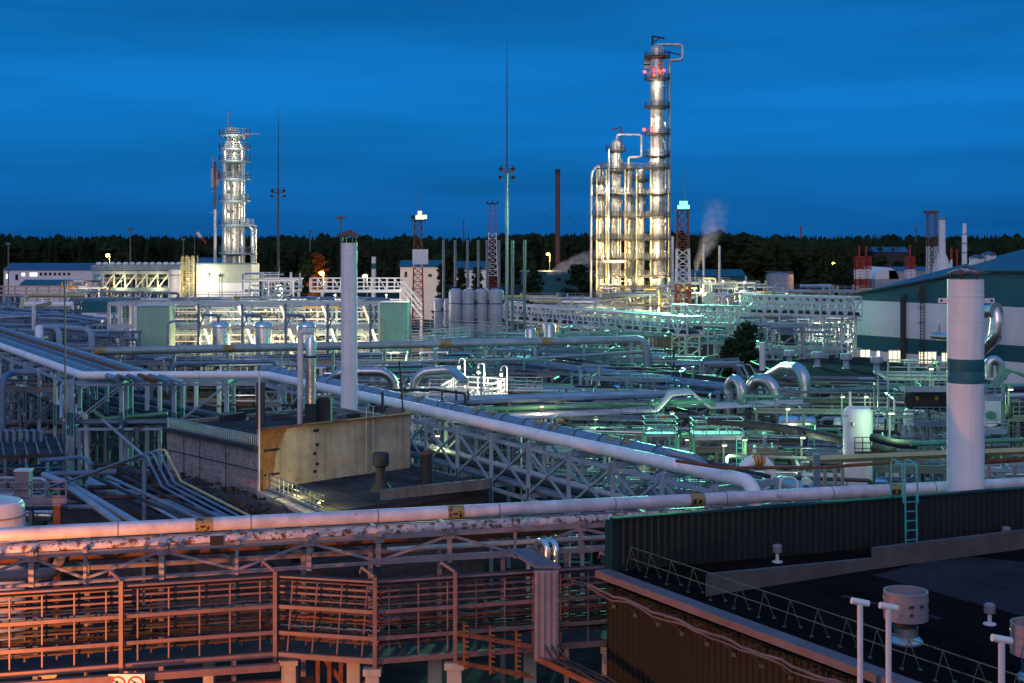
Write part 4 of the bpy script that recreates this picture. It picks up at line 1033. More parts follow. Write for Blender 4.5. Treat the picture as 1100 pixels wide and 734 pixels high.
pipe([P(869, 495, 74), P(872, 494, 74), P(1140, 483, 80)], .42, M.beam_yellow, 'yellowish stained beam-like pipe passing behind the wide white chimney', n=4)
pipe([P(1050, 497, 78), P(1140, 491, 80)], .28, M.rusty_steel, 'rust-brown pipe just below the yellowish one beyond the chimney', n=8)
for px, pt in ((877, 488), (886, 500), (905, 500), (897, 500), (1062, 500), (1090, 500)):
    Y = 73; o = MB().bar(P(px, pt, Y), V((XX(px, Y), Y, 0)), .3 if px == 877 else .16).build('pipe_post', M.blue_steel if px == 877 else M.lilac_steel)
    tag(o, 'upright post under the yellowish beam-like pipe', 'post', 'posts under the yellowish pipe')
# white loop with orange bands
Y = 67; cx, cz = XX(812.5, Y), ZZ(511, Y); rl_ = 16.5/F*Y
t = T('pipe_loop', 'white arched pipe loop with orange and maroon bands near the front pipe', 'pipe', (cx, Y, 0))
arc = [V((cx+math.cos(a)*rl_, Y+.25*math.cos(a), cz+math.sin(a)*rl_)) for a in [math.pi*k/16 for k in range(17)]]
arc = [arc[0]+V((.05, 0, -2))]+arc+[arc[-1]+V((-.25, .3, -.7)), arc[-1]+V((-.9, .6, -.8))]
MB().tube(arc, .27, 16).build('pipe', M.white_lagging, t)
for k, (a, m_, w) in enumerate(((102, M.orange_band, 8), (93, M.maroon_band, 2.5), (85, M.orange_band, 7), (78, M.maroon_band, 2.5), (70, M.orange_band, 7))):
    pts = [V((cx+math.cos(R(x))*rl_, Y+.25*math.cos(R(x)), cz+math.sin(R(x))*rl_)) for x in (a-w/2-1, a, a+w/2+1)]
    MB().tube(pts, (.283), 16).build('painted_band', m_, t)
pipe([P(830, 530, 64.5), P(838, 529, 64.5), P(838, 513, 64.5), P(856, 513, 64.5), P(857, 533, 64.3)], .14, M.pale_paint, 'small pale hoop of pipe above the front pipe', rf=.3, n=10)
t = T('strainer', 'short grey lagged cylinder lying at the front pipe beside the pale hoop', 'filter', P(860, 533, 66))
MB().tube([P(838, 519, 68), P(842, 520, 67.6), P(872, 533, 66.4)], [.34, .42, .42], 16).build('body', M.dull_cladding, t)
MB().tube([P(872, 533, 66.4), P(876, 535, 66.2)], [.47, .47], 16).build('flange', M.grey_steel, t)
q = P(866, 517, 66.5); b = MB(); b.box(q, (.3, .3, .3), .5); b.tube([q, q+V((-.1, 0, .5))], .05, 6); b.build('valve', M.white_paint, t)
# white-green vertical tank
Y = 86; cx = XX(921.5, Y); zt = ZZ(437, Y); r = 15.5/F*Y
t = T('vertical_tank', 'white upright tank with domed top in front of the low blue roof', 'tank', (cx, Y, 0))
MB().lathe((cx, Y, 5.0), [(r*.5, -.5), (r*.9, -.25), (r, 0), (r, zt-5.5), (r*.96, zt-5.25), (r*.8, zt-5.06), (r*.1, zt-4.98)], 32).build('shell', M.white_lagging, t)
for k in range(4): w_ = k*math.pi/2+.5; MB().bar((cx+r*.9*math.cos(w_), Y+r*.9*math.sin(w_), 0), (cx+r*.9*math.cos(w_), Y+r*.9*math.sin(w_), 5.3), .2).build('leg', M.blue_steel, t)
b = MB(); q = P(913, 452, Y-r); b.lathe((cx-.5, Y-r*.85, ZZ(452, Y)-.1), [(.02, -.1), (.2, -.1), (.2, .1), (.02, .1)], 12); b.build('gauge', M.dull_cladding, t)
MB().tube([(cx-r*.6, Y-.2, zt-.2), (cx-r*.6, Y-.2, zt+.95)], .08, 8).build('vent', M.pale_paint, t)
b = MB(); zz = ZZ(478, Y); railing_mesh(b, [V((XX(911, Y), Y-r-.8, zz-.3)), V((XX(936, Y), Y-r-.8, zz-.3))], 1.0, .5, .05); b.build('railing', M.dark_steel, t)
pipe([P(905, 458, 84), P(904, 447, 84), P(911, 447, 84)], .12, M.pale_steel, 'thin bent pipe at the side of the white upright tank', rf=.2)
pipe([P(936, 470, 84), P(960, 476, 83), P(985, 478, 83)], .5, M.dark_steel, 'thick dark pipe with flanged valve beside the white upright tank', rings=2)
pipe([P(978, 477, 80), P(1150, 471, 84)], .30, M.sea_green, 'green pipe passing level behind the wide white chimney', n=10)
pipe([P(800, 455, 95), P(860, 463, 92), P(960, 486, 84)], .55, M.lagging_dark, 'thick black lagged pipe sloping towards the white upright tank', n=10)
pipe([P(760, 453, 99), P(830, 459, 97), P(950, 482, 88)], .35, M.lagging_dark, 'thinner black pipe sloping beside the thick black lagged one', n=8)
# horizontal drum with decks
Y = 104; zc = ZZ(429, Y); r = 11/F*Y
t = T('horizontal_drum', 'dark horizontal drum on legs between railed decks beside the wide chimney', 'drum', (XX(1010, Y), Y, 0))
MB().lathe((XX(975, Y), Y, zc), [(.2, -.25), (r*.7, -.15), (r, .1), (r, 6.0), (r*.7, 6.25), (.2, 6.35)], 24, axis='X').build('shell', M.lagging_dark, t)
for px in (985, 1006): q = P(px, 428, Y-r); b = MB(); b.lathe((q.x, q.y, q.z), [(.03, -.13), (.15, -.1), (.15, .1), (.03, .13)], 8, axis='X'); b.build('drain_plug', M.orange_band, t)
for zpy, x0, x1, m_ in ((418, 963, 1040, M.pale_steel), (455, 972, 1020, M.blue_steel)):
    zz = ZZ(zpy, Y-1.5); b = MB(); b.box(((XX(x0, Y)+XX(x1, Y))/2, Y-1.5, zz), (XX(x1, Y)-XX(x0, Y), 1.6, .28)); dk = b.build('deck', m_, t)
    b = MB(); railing_mesh(b, [V((XX(x0, Y), Y-2.3, zz+.14)), V((XX(x1, Y), Y-2.3, zz+.14))], 1.15, .5, .055); b.build('railing', m_, dk)
for px in (968, 977, 988, 999, 1012, 1030): MB().tube([(XX(px, Y), Y-.8, 0), (XX(px, Y), Y-.8, ZZ(455, Y))], .28 if px % 2 else .2, 10).build('leg', M.pale_steel, t)
t = T('horizontal_drum', 'dark end-on drum with pale flanged end and decks, beyond the wide chimney', 'drum', (XX(1070, 100), 100, 0))
zc = ZZ(442, 100); MB().tube([P(1063, 442, 99), P(1110, 440, 112)], 1.0, 22).build('shell', M.lagging_dark, t)
MB().tube([P(1062.5, 442, 98.8), P(1063.3, 442, 99.05)], [1.08, 1.08], 22).build('end_flange', M.white_lagging, t)
q = P(1063, 446, 98.7); MB().tube([q, q+V((0, -.5, 0))], .3, 12).build('nozzle', M.sea_green, t)
for zpy, x0, x1 in ((428, 1056, 1074), (463, 1056, 1078)):
    Yd = 97; zz = ZZ(zpy, Yd); b = MB(); b.box(((XX(x0, Yd)+XX(x1, Yd))/2, Yd, zz), (XX(x1, Yd)-XX(x0, Yd), 1.4, .25)); dk = b.build('deck', M.pale_steel, t)
    b = MB(); railing_mesh(b, [V((XX(x0, Yd), Yd-.7, zz+.1)), V((XX(x1, Yd), Yd-.7, zz+.1))], .75, .6, .06); b.build('railing', M.pale_steel, dk)
pipe([P(1077.5, 470, 97), P(1078, 412, 97)], .3, M.sea_green, 'upright green pipe beyond the wide chimney', n=10)
pipe([P(1085, 440, 108), P(1140, 436, 108)], 1.5, M.blue_lagging, 'huge bluish lagged drum-like main at the edge beyond the chimney', n=18)
for k in range(5):
    pipe([P(1062+k*2.2, 416, 112+k), P(1078+k*2, 396+k*.6, 112+k), P(1130, 409+k*2, 108+k)], .18, M.pale_steel if k % 2 else M.sea_green, ORD[k]+' of the slanting thin pipes fanning out beyond the wide chimney', n=7)
pipe([P(1062, 405, 118), P(1062, 389, 118), P(1068, 386, 118), P(1074, 390, 118), P(1077, 408, 118)], .8, M.dull_cladding, 'arched silver duct just beyond the wide white chimney', rf=1, n=12)
module('tall thicket of thin upright pipes behind the horizontal drum', XX(1000, 112), 113, 0, 7, 5, 9, R(-6), 51, 3, 40, 2, M.teal_pipe, [M.pale_steel, M.sea_green, M.dull_cladding, M.dark_steel], fw=.5, pd=(.08, .2))
module('crowded steel pipe unit under the far decks beyond the chimney', XX(1092, 100), 104, 0, 8, 6, 7, R(8), 52, 2, 24, 1, M.grey_steel, [M.dark_steel, M.sea_green, M.grey_steel])
module('crowded unit of dark pipes and valves behind the yellowish pipe', XX(960, 84), 90, 0, 9, 4, 5.5, R(-8), 53, 2, 24, 1, M.grey_steel, [M.dark_steel, M.sea_green, M.blue_steel, M.pale_steel])
module('dim low pipe unit between white loop and white upright tank', XX(860, 80), 82, 0, 9, 4, 4.5, R(-12), 54, 2, 22, 1, M.grey_steel, [M.dark_steel, M.sea_green, M.pale_steel])

# ================================================================ silver arched ducts
def duct(pts, px, lb):
    pipe(pts, px/F*130, M.dull_cladding, lb, cat='duct', name='arched_duct', rf=1.3, n=18, rings=1.1, seam=1.025)
duct([P(783, 460, 128), P(783, 407.5, 128), P(797, 409, 126), P(797, 455, 126)], 11, 'narrow silver arched duct, smallest of the three by the hump')
duct([P(808, 450, 131), P(805, 407.5, 131), P(832, 408.5, 129), P(834, 452, 129)], 13, 'middle silver arched duct of the three by the hump')
duct([P(815, 412, 150), P(832, 402, 142), P(843, 395.5, 137), P(857, 396, 132), P(864, 404, 131), P(864, 446, 131)], 14, 'largest silver duct, coming level and bending down by low roof')

# ================================================================ low blue roof with mushroom vents
t = T('pump_house', 'low flat-roofed building with a row of mushroom vents on top', 'building', (XX(910, 165), 165, 0))
pr = [G(806, 389, 4), G(925, 384.5, 4), G(1075, 412, 4), G(868, 415, 4)]
MB().prism(pr, 3.5, 4).build('roof', M.grey_felt, t)
cx_ = sum((p for p in pr), V())/4
MB().prism([p*.97+cx_*.03 for p in pr], 0, 3.49).build('wall', M.concrete, t)
b = MB()
for i in range(4): b.bar(z_(pr[i], 4.06), z_(pr[(i+1) % 4], 4.06), .3, .14)
b.build('edge_trim', M.dark_steel, t)
for k, (px, py) in enumerate(((848, 392), (878, 394), (909, 396), (942, 400), (978, 403), (1013, 406))):
    q = G(px, py, 4.0); t = T('mushroom_vent', 'pale mushroom vent standing on the low flat roof, '+ORD[k]+' from the stub stack', 'vent', q)
    MB().lathe(q, [(.5, 0), (.36, .15), (.34, 1.25)], 14).build('stem', M.pale_steel, t)
    MB().lathe(q+V((0, 0, 1.15)), [(.36, -.05), (.72, 0), (.72, .62), (.66, .72), (.1, .76)], 18).build('head', M.silo_grey, t)
q = G(819, 398, 3.8); MB().lathe(q, [(.40, 0), (.38, ZZ(368, q.y)-3.8)], 16); o = MB().lathe(q, [(.40, 0), (.38, .3), (.38, ZZ(368, q.y)-3.8)], 16).build('stub_stack', M.pale_paint); tag(o, 'pale stub stack at the corner of the low flat roof', 'stack')
b = MB(); p0, p1, p2 = G(690, 396, 2), G(746, 396, 2), G(812, 383, 2)
b.prism([p0, p1, p1+V((0, .6, 0)), p0+V((0, .6, 0))], 0, 3.9); b.prism([p1, p2, p2+V((0, .6, 0)), p1+V((.3, .6, 0))], 0, 3.4)
tag(b.build('retaining_wall', M.pale_concrete), 'concrete retaining wall around the green bank before the dark pine', 'wall', kind='thing')
b = MB(); b.quad(G(735, 402, 1.4), G(826, 399, 1.4), G(822, 386.5, 2.6), G(792, 388, 2.6)); b.quad(G(700, 400, .6), G(735, 402, 1.4), G(792, 388, 2.6), G(748, 392, 2.2))
tag(b.build('grass_bank', M.grass_mat), 'green lit grass bank by the concrete retaining wall', 'grass', kind='stuff')

# ================================================================ trestle of blue-grey truss, mid field
a, c = G(556, 389, 6), G(792, 418, 6)
rR = rack('blue-grey trestle slanting in from the white tanks to the silver ducts', (a.x, a.y), (c.x, c.y), 5, [3.4, 6.0], 4.2, M.blue_steel, post=.34, xbrace=False)
rack_pipes(rR, 6.0, [(-2, .4, M.blue_steel, 'blue-grey'), (-1.2, .3, M.pale_steel, 'pale'), (-.4, .45, M.blue_lagging, 'lagged'), (.5, .3, M.grey_steel, 'grey'), (1.3, .25, M.teal_pipe, 'teal'), (2.1, .4, M.dark_steel, 'dark')], 'slanting blue-grey trestle')
rack_pipes(rR, 3.4, [(-1.5, .3, M.grey_steel, 'grey'), (-.3, .4, M.dark_steel, 'dark'), (.9, .3, M.blue_steel, 'blue')], 'lower shelf of the slanting trestle')
pipe([G(585, 383, 6.5), G(800, 410, 6.5)], .3, M.dark_steel, 'dark pipe slanting just beyond the blue-grey trestle')
# hump bundle of green-lit pipes
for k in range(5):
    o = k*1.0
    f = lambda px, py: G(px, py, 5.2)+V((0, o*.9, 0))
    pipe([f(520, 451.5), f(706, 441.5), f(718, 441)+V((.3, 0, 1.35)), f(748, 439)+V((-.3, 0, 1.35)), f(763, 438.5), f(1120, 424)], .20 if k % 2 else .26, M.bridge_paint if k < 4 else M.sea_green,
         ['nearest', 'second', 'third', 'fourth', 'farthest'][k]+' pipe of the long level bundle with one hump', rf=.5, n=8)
a, c = G(520, 453, 4.95), G(1120, 426, 4.95)
rK = rack('long low pipe rack under the humped level bundle', (a.x, a.y+2), (c.x, c.y+2), 5, [3.0, 4.95], 6.5, M.dark_steel, post=.26)
rack_pipes(rK, 3.0, [(-1.8, .4, M.dark_steel, 'dark'), (-.7, .3, M.sea_green, 'green'), (.4, .5, M.lagging_dark, 'black lagged'), (1.6, .3, M.grey_steel, 'grey')], 'low shelf under the humped bundle')
for (px0, px1, py, lb) in ((706, 732, 448, 'first'), (764, 792, 448, 'second')):
    pipe([P(px0, py, 116), P(px1, py+1, 116)], .45, M.yellow_paint, lb+' short ochre lagged length under the humped bundle', n=12)
# more mid-field racks, each parallel to the plant grid
MIDR = [
 (('px', 480, 434, 6.0), (660, 428, 6.0), 3, 'rack just beyond the humped bundle', 6),
 (('px', 470, 421, 5.0), (770, 424, 5.0), 4, 'low rack behind the white lit platform', 6),
 (('px', 590, 404, 5.0), (900, 408, 5.0), 4, 'rack crossing behind the silver ducts', 5),
 (('px', 560, 478, 3.0), (880, 470, 3.0), 4, 'lowest rack seen through the railed decks', 6),
 (('px', 880, 424, 5.4), (1130, 418, 5.4), 4, 'rack before the low flat roof', 6),
 (('px', 380, 400, 5.0), (560, 397, 5.0), 4, 'rack behind the big silver arches', 6),
 (('px', 640, 397, 4.2), (760, 391, 4.2), 4, 'short rack before the retaining wall', 5)]
PAL = [(M.dark_steel, 'dark'), (M.sea_green, 'green'), (M.grey_steel, 'grey'), (M.blue_steel, 'blue'), (M.pale_steel, 'pale'), (M.teal_pipe, 'teal'), (M.dull_cladding, 'silver')]
rnd = random.Random(21)
for (a_, c_, w_, key, npz) in MIDR:
    a, c = G(*a_[1:]), G(*c_)
    z = a_[3]
    rk = rack('steel '+key+' holding several pipes', (a.x, a.y), (c.x, c.y), w_, [z*.55, z], 6, rnd.choice([M.grey_steel, M.blue_steel, M.dark_steel]), post=.24)
    sp = []
    for k in range(npz):
        m_, wd = rnd.choice(PAL); sp.append((-w_/2+.3+k*(w_-.6)/max(1, npz-1), rnd.choice([.18, .22, .3, .38, .5]), m_, wd))
    rack_pipes(rk, z, sp, key, ext=(2, 6), loops=([(rnd.uniform(6, rk.L*.6), rnd.uniform(3, 5), rnd.uniform(.9, 1.5))] if rnd.random() < .5 else ()))
pipe([P(430, 443, 117), P(694, 433.5, 122), P(762, 431.5, 123), P(766, 434, 123.2), P(767, 448, 123.5)], .42, M.sea_green, 'stout green-tinged pipe running level beyond the diagonal pipe', rings=7, n=12)
pipe([P(540, 430, 130), P(640, 425, 131), P(700, 424, 131)], .34, M.blue_steel, 'blue pipe running level beyond the stout green-tinged one', n=10)
pipe([P(505, 432, 124), P(560, 425, 128), P(640, 421, 131)], .28, M.pale_steel, 'pale pipe leaving the white lit platform', n=10)

# railed decks under the hump
for k, (x0, x1, py, Y, m_, lb) in enumerate(((693, 728, 468, 101, M.blue_steel, 'small railed steel deck below the humped bundle'), (745, 800, 470, 100, M.pale_steel, 'longer railed deck beside the small one below the humped bundle'))):
    t = T('access_platform', lb, 'platform', (XX((x0+x1)/2, Y), Y, 0)); zz = ZZ(py, Y)
    MB().box(((XX(x0, Y)+XX(x1, Y))/2, Y+1, zz), (XX(x1, Y)-XX(x0, Y), 2.2, .35 if k else .16)).build('deck', m_, t)
    c4 = [V((XX(x0, Y), Y-.1, zz)), V((XX(x1, Y), Y-.1, zz)), V((XX(x1, Y), Y+2, zz)), V((XX(x0, Y), Y+2, zz))]
    b = MB(); railing_mesh(b, c4, 1.2, 1.0, .06, closed=True); b.build('railing', m_, t)
    for p in c4: MB().bar(V((p.x, p.y, 0)), p, .2).build('leg', M.sea_green, t)
    b = MB(); ladder_mesh(b, V((XX(x1-6, Y), Y-.2, 0)), V((XX(x1-6, Y), Y-.2, zz)), .45); b.build('ladder', M.teal_ladder, t)
for k, (px, py, Y, w, d, h, rz_, lv, n_, vs, lb, fm, pm) in enumerate((
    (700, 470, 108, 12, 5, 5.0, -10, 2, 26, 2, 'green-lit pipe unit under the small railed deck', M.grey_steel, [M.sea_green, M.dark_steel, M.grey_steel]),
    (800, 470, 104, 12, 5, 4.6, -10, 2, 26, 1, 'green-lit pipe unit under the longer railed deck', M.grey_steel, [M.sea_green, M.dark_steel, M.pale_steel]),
    (620, 440, 122, 14, 5, 4.8, -12, 2, 24, 2, 'pipe unit with small vessels past the diagonal pipe', M.blue_steel, [M.blue_steel, M.sea_green, M.grey_steel]),
    (700, 420, 140, 12, 6, 6.2, -14, 2, 26, 2, 'pipe unit wedged below the slanting trestle', M.blue_steel, [M.blue_steel, M.sea_green, M.dull_cladding]),
    (748, 414, 148, 9, 5, 3.2, -14, 2, 24, 1, 'pipe unit behind the smallest silver arched duct', M.grey_steel, [M.blue_steel, M.sea_green, M.grey_steel]),
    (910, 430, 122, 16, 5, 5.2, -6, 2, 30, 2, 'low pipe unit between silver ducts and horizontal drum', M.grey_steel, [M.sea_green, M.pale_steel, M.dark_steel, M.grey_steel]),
    (880, 452, 104, 14, 5, 4.4, -8, 2, 26, 1, 'dim pipe unit behind the black sloping pipes', M.dark_steel, [M.dark_steel, M.sea_green, M.grey_steel]),
    (600, 396, 165, 12, 6, 7.0, -14, 2, 26, 2, 'blue-lit pipe unit behind the head of the slanting trestle', M.blue_steel, [M.blue_steel, M.teal_pipe, M.grey_steel]),
    (660, 385, 185, 14, 6, 7.5, -14, 2, 28, 2, 'pipe unit beyond the end bend of the teal main', M.grey_steel, [M.blue_steel, M.teal_pipe, M.pale_steel]),
    (580, 372, 200, 14, 6, 6.5, -14, 2, 28, 2, 'pipe unit before the long lattice bridge, nearer the tanks', M.grey_steel, [M.blue_steel, M.teal_pipe, M.pale_steel]),
    (850, 372, 205, 14, 6, 7.5, -20, 2, 30, 2, 'pipe unit under the raised end of the lattice bridge', M.pale_steel, [M.blue_steel, M.pale_steel, M.dull_cladding]),
    (780, 365, 225, 14, 6, 7.0, -20, 2, 28, 2, 'pipe unit behind the dark pine below the lattice bridge', M.pale_steel, [M.blue_steel, M.pale_steel, M.dull_cladding]),
    (900, 365, 230, 12, 6, 7.0, -20, 2, 28, 2, 'warm-lit pipe unit beside the gable wall of the teal hall', M.pale_steel, [M.pale_steel, M.dull_cladding]),
    (520, 378, 185, 12, 5, 6.5, -10, 2, 24, 2, 'pipe unit in front of the grey silos', M.blue_steel, [M.blue_steel, M.teal_pipe, M.grey_steel]))):
    module(lb, XX(px, Y), Y, 0, w, d, h, R(rz_), 100+k, lv, n_, vs, fm, pm, pd=(.14, .42))

# ================================================================ white lit platform, big arches
Y = 131; zz = ZZ(428, Y)
t = T('access_platform', 'bright white lit platform with white railings and three lamps over it', 'platform', (XX(505, Y), Y, 0))
f0, f1, f2, f3 = V((XX(474, Y-3), Y-3, 0)), V((XX(520, Y-3), Y-4, 0)), V((XX(546, Y+3), Y+3, 0)), V((XX(492, Y+6), Y+6, 0))
MB().prism([f0, f1, f2, f3], zz-.5, zz).build('deck', M.white_paint, t)
b = MB(); railing_mesh(b, [z_(f1, zz), z_(f2, zz), z_(f3, zz), z_(f0, zz)], 1.5, 1.25, .12); b.build('railing', M.white_paint, t)
for p in (f0, f1, f2, f3): MB().bar(z_(p, 0), z_(p, zz-.5), .3).build('leg', M.white_paint, t)
MB().prism([f0*.9+f2*.1, f1*.9+f3*.1, f2*.9+f0*.1, f3*.9+f1*.1], 0, zz-.8).build('enclosure', M.pale_concrete, t)
for k, (px, py) in enumerate(((493, 394), (514, 399.5), (538.5, 402))):
    q = P(px, py, Y); t = T('gooseneck_lamp', 'gooseneck lamp glowing above the white lit platform, '+('nearest the silver arch', 'middle of three', 'farthest from the arch')[k], 'lamp', (q.x+.55, Y+.3, zz))
    MB().tube([(q.x+.55, Y+.3, zz), (q.x+.55, Y+.3, q.z+.75), (q.x, Y, q.z+.75), (q.x, Y, q.z+.1)], .06, 7, rf=.25).build('pole', M.pale_paint, t)
    MB().lathe((q.x, Y, q.z-.02), [(.08, .3), (.24, .12)], 12).build('shade', M.dark_steel, t)
    MB().lathe((q.x, Y, q.z-.1), [(.03, -.1), (.13, -.02), (.13, .1), (.04, .2)], 10).build('bulb', M.white_lamp, t)
    point(q+V((0, -.3, -.45)), 420, (1, .87, .62), .15)
duct2 = lambda pts, px, lb: pipe(pts, px/F*127, M.dull_cladding, lb, cat='duct', name='arched_duct', rf=1.6, n=18, rings=1.4, seam=1.02)
duct2([P(443.5, 440, 127), P(443.5, 400, 127), P(486, 397, 127), P(499, 410, 125)], 9.5, 'large silver arch dipping towards the white lit platform')
duct2([P(352, 412, 128), P(362, 402, 127), P(372, 399.5, 127), P(424, 399, 127), P(424.5, 440, 127)], 9.5, 'large silver arch partly behind the slim white chimney')
pipe([P(390, 420, 122), P(466, 418.5, 122), P(500, 423, 118), P(500, 442, 118)], .24, M.dark_steel, 'dark pipe on black posts before the white lit platform', n=10)
# black stanchions near platform
for k, px in enumerate((475, 490, 503, 517)):
    o = MB().bar(P(px, 404 if k == 3 else 419, 119), P(px, 448, 119), .17).build('stanchion', M.dark_steel if k < 3 else M.teal_pipe); tag(o, 'thin dark stanchion in front of the white lit platform', 'post', 'stanchions before the white platform')
module('brightly lit pipe knot beside the white lit platform', XX(476, 126), 127, 0, 5, 4, 6.2, R(-6), 61, 2, 26, 0, M.white_paint, [M.cladding, M.dull_cladding, M.white_paint], ladder=False)

# finer pipework filling the mid field
FM = [M.grey_steel, M.blue_steel, M.pale_steel, M.dark_steel]
for k, (px, Y, w, h, lb) in enumerate((
    (585, 112, 12, 4.4, 'fine pipework beside the far flank of the diagonal trestle'), (655, 104, 11, 4.6, 'fine pipework just past the diagonal trestle under the humped bundle'), (690, 128, 13, 5.2, 'fine pipework between humped bundle and slanting trestle'),
    (755, 124, 8, 3.2, 'fine pipework at the foot of the narrow silver duct'), (850, 120, 10, 2.6, 'low fine pipework in front of the largest silver duct'), (880, 136, 13, 5.2, 'fine pipework right before the low flat roof'),
    (965, 128, 12, 5.6, 'fine pipework by the corner of the low flat roof'), (945, 100, 10, 5.0, 'fine pipework behind the white upright tank'), (560, 140, 13, 5.2, 'fine pipework beyond the white lit platform'),
    (620, 152, 14, 5.6, 'fine pipework below the head of the slanting trestle'), (545, 158, 12, 5.4, 'fine pipework in front of the teal-green booth'), (690, 165, 14, 6.0, 'fine pipework before the end bend of the teal main'),
    (450, 142, 12, 5.0, 'fine pipework under the big silver arch'), (400, 132, 12, 4.8, 'fine pipework behind the arch by the slim chimney'), (1085, 90, 9, 5.2, 'fine pipework at the frame edge past the wide chimney'), (900, 76, 8, 4.6, 'fine pipework under the yellowish beam-like pipe'), (730, 88, 9, 4.4, 'fine pipework before the two railed decks'), (820, 90, 10, 4.6, 'fine pipework behind the banded white loop'), (670, 88, 8, 4.4, 'fine pipework close behind the diagonal pipe'))):
    module(lb, XX(px, Y), Y, 0, w, 5, h, R(-12), 400+k, 2, 44, 2, FM[k % 3], [M.grey_steel, M.pale_steel, M.sea_green, M.dark_steel, M.dull_cladding], pd=(.08, .24))
# ================================================================ teal main and the filter gantry
pA, pB = P(108, 377.5, 150), P(693, 364.5, 161)
t = T('pipeline', 'long teal-grey main with ochre patches crossing level before the gantry', 'pipe', (0, 155, 0))
MB().tube([pA, pB, pB+V((.3, .1, -5))], .44, 16, rf=1.0).build('pipe', M.teal_pipe, t)
um = (pB-pA).normalized()
for px in (122, 251, 478, 588): q = pA+um*((XX(px, 155)-pA.x)/um.x); MB().tube([q-um*.6, q+um*.6], .45, 16).build('marking_band', M.yellow_paint, t)
for k in range(11):
    q = pA+um*(2+k*5.7)
    b = MB(); b.bar(V((q.x, q.y, 0)), V((q.x, q.y, q.z-.45)), .3); b.bar(V((q.x-.2, q.y-1, q.z-.5)), V((q.x+.2, q.y+1.2, q.z-.5)), .22); b.build('support', M.teal_pipe, t)
pipe([P(185, 405, 142), P(185, 391, 142), P(296, 388, 144), P(296, 398, 144)], .45, M.blue_steel, 'blue pipe below the long teal main near the concrete building', n=12)
pipe([P(396, 390, 152), P(560, 386, 155), P(690, 378, 161)], .36, M.teal_pipe, 'smaller teal pipe running under the long teal main', n=10)
pipe([P(218, 392, 150), P(232, 388, 149)], .3, M.rusty_steel, 'short rusty pipe leaning under the long teal main', n=8)

Y = 190
t = T('filter_gantry', 'tall open steel gantry with pipework above the row of round filters', 'gantry', (XX(280, Y), Y, 0))
zt, zm = ZZ(326.5, Y), ZZ(351, Y)
for (py, h) in ((326.5, .55), (351, .6)):
    for yo in (0, 5): MB().bar((XX(116, Y), Y+yo, ZZ(py, Y)), (XX(437, Y), Y+yo, ZZ(py, Y)), .3, h).build('beam', M.bridge_paint if yo == 0 else M.blue_steel, t)
for k, px in enumerate((117, 129.5, 143, 150, 213.5, 260.5, 307, 352, 398, 436)):
    for yo in (0, 5): MB().bar((XX(px, Y), Y+yo, 0), (XX(px, Y), Y+yo, zt), .34).build('post', M.bridge_paint if k < 4 else M.blue_steel, t)
for px in (201, 248, 294, 340, 385):
    b = MB(); b.bar((XX(px, Y), Y+4.6, zt), (XX(px+17, Y), Y+4.6, ZZ(372, Y)), .32); b.build('brace', M.white_paint, t)
    b = MB(); b.bar((XX(px+12, Y), Y-.1, zm-.4), (XX(px+20, Y), Y-.1, zm+1.9), .2); b.build('brace', M.blue_steel, t)
for py in (335, 343, 360, 367): b = MB(); b.bar((XX(180, Y+5), Y+5.3, ZZ(py, Y+5)), (XX(437, Y+5), Y+5.3, ZZ(py, Y+5)), .12); b.build('rail', M.white_paint, t)
for py in (357, 363, 369): b = MB(); b.bar((XX(110, Y), Y+.2, ZZ(py, Y)), (XX(146, Y), Y+.2, ZZ(py, Y)), .16); b.build('rail', M.pale_steel, t)
for k, px in enumerate((237, 283, 329)):
    x = XX(px, Y-3); t = T('round_filter', 'round silver filter vessel with domed lid under the gantry, '+('nearest the green panel', 'middle one', 'nearest the slim chimney')[k], 'vessel', (x, Y-3, 0))
    r = 1.28; zt_ = ZZ(346, Y-3)
    MB().lathe((x, Y-3, 0), [(r, 0), (r, zt_-.6), (r*.98, zt_-.45), (r*.8, zt_-.12), (r*.4, zt_+.05), (.1, zt_+.08)], 24).build('shell', M.cladding, t)
    MB().lathe((x, Y-3, zt_-.75), [(r*1.07, 0), (r*1.07, .14)], 24).build('flange', M.teal_pipe, t)
    b = MB(); b.tube([(x-.3, Y-3, zt_), (x-.3, Y-3, zt_+.9), (x-2.6, Y-3, zt_+.9)], .2, 9, rf=.5); b.build('top_pipe', M.blue_steel, t)
for (x0, x1, y0, lb) in ((147, 182, 329, 'pale green corrugated cabin panel standing among pipes, farther from the silos'), (408, 438, 325.5, 'green corrugated cabin panel standing next to the grey silos')):
    Y2 = 186; t = T('corrugated_cabin', lb, 'cabin', (XX(x0, Y2), Y2, 0)); h = ZZ(y0, Y2)
    MB().box(((XX(x0, Y2)+XX(x1, Y2))/2, Y2+1.6, h/2), (XX(x1, Y2)-XX(x0, Y2), 3.2, h)).build('wall', M.green_panel, t)
    b = MB(); b.bar((XX(x0, Y2)-.1, Y2-.02, 0), (XX(x0, Y2)-.1, Y2-.02, h), .3); b.build('corner_trim', M.white_paint, t)
    b = MB(); b.box(((XX(x0, Y2)+XX(x1, Y2))/2, Y2+1.6, h+.06), (XX(x1, Y2)-XX(x0, Y2)+.2, 3.5, .1)); b.build('roof', M.pale_paint, t)
pipe([P(189, 385, 184), P(180.5, 385, 184), P(180.5, 346.5, 184), P(188, 345, 184)], .35, M.teal_pipe, 'dark teal pipe hugging the side of the pale green panel', n=9)
pipe([P(411, 365, 184), P(412, 343, 184), P(408, 342, 184)], .3, M.beam_yellow, 'pale bent pipe at the side of the green panel by silos', n=9)
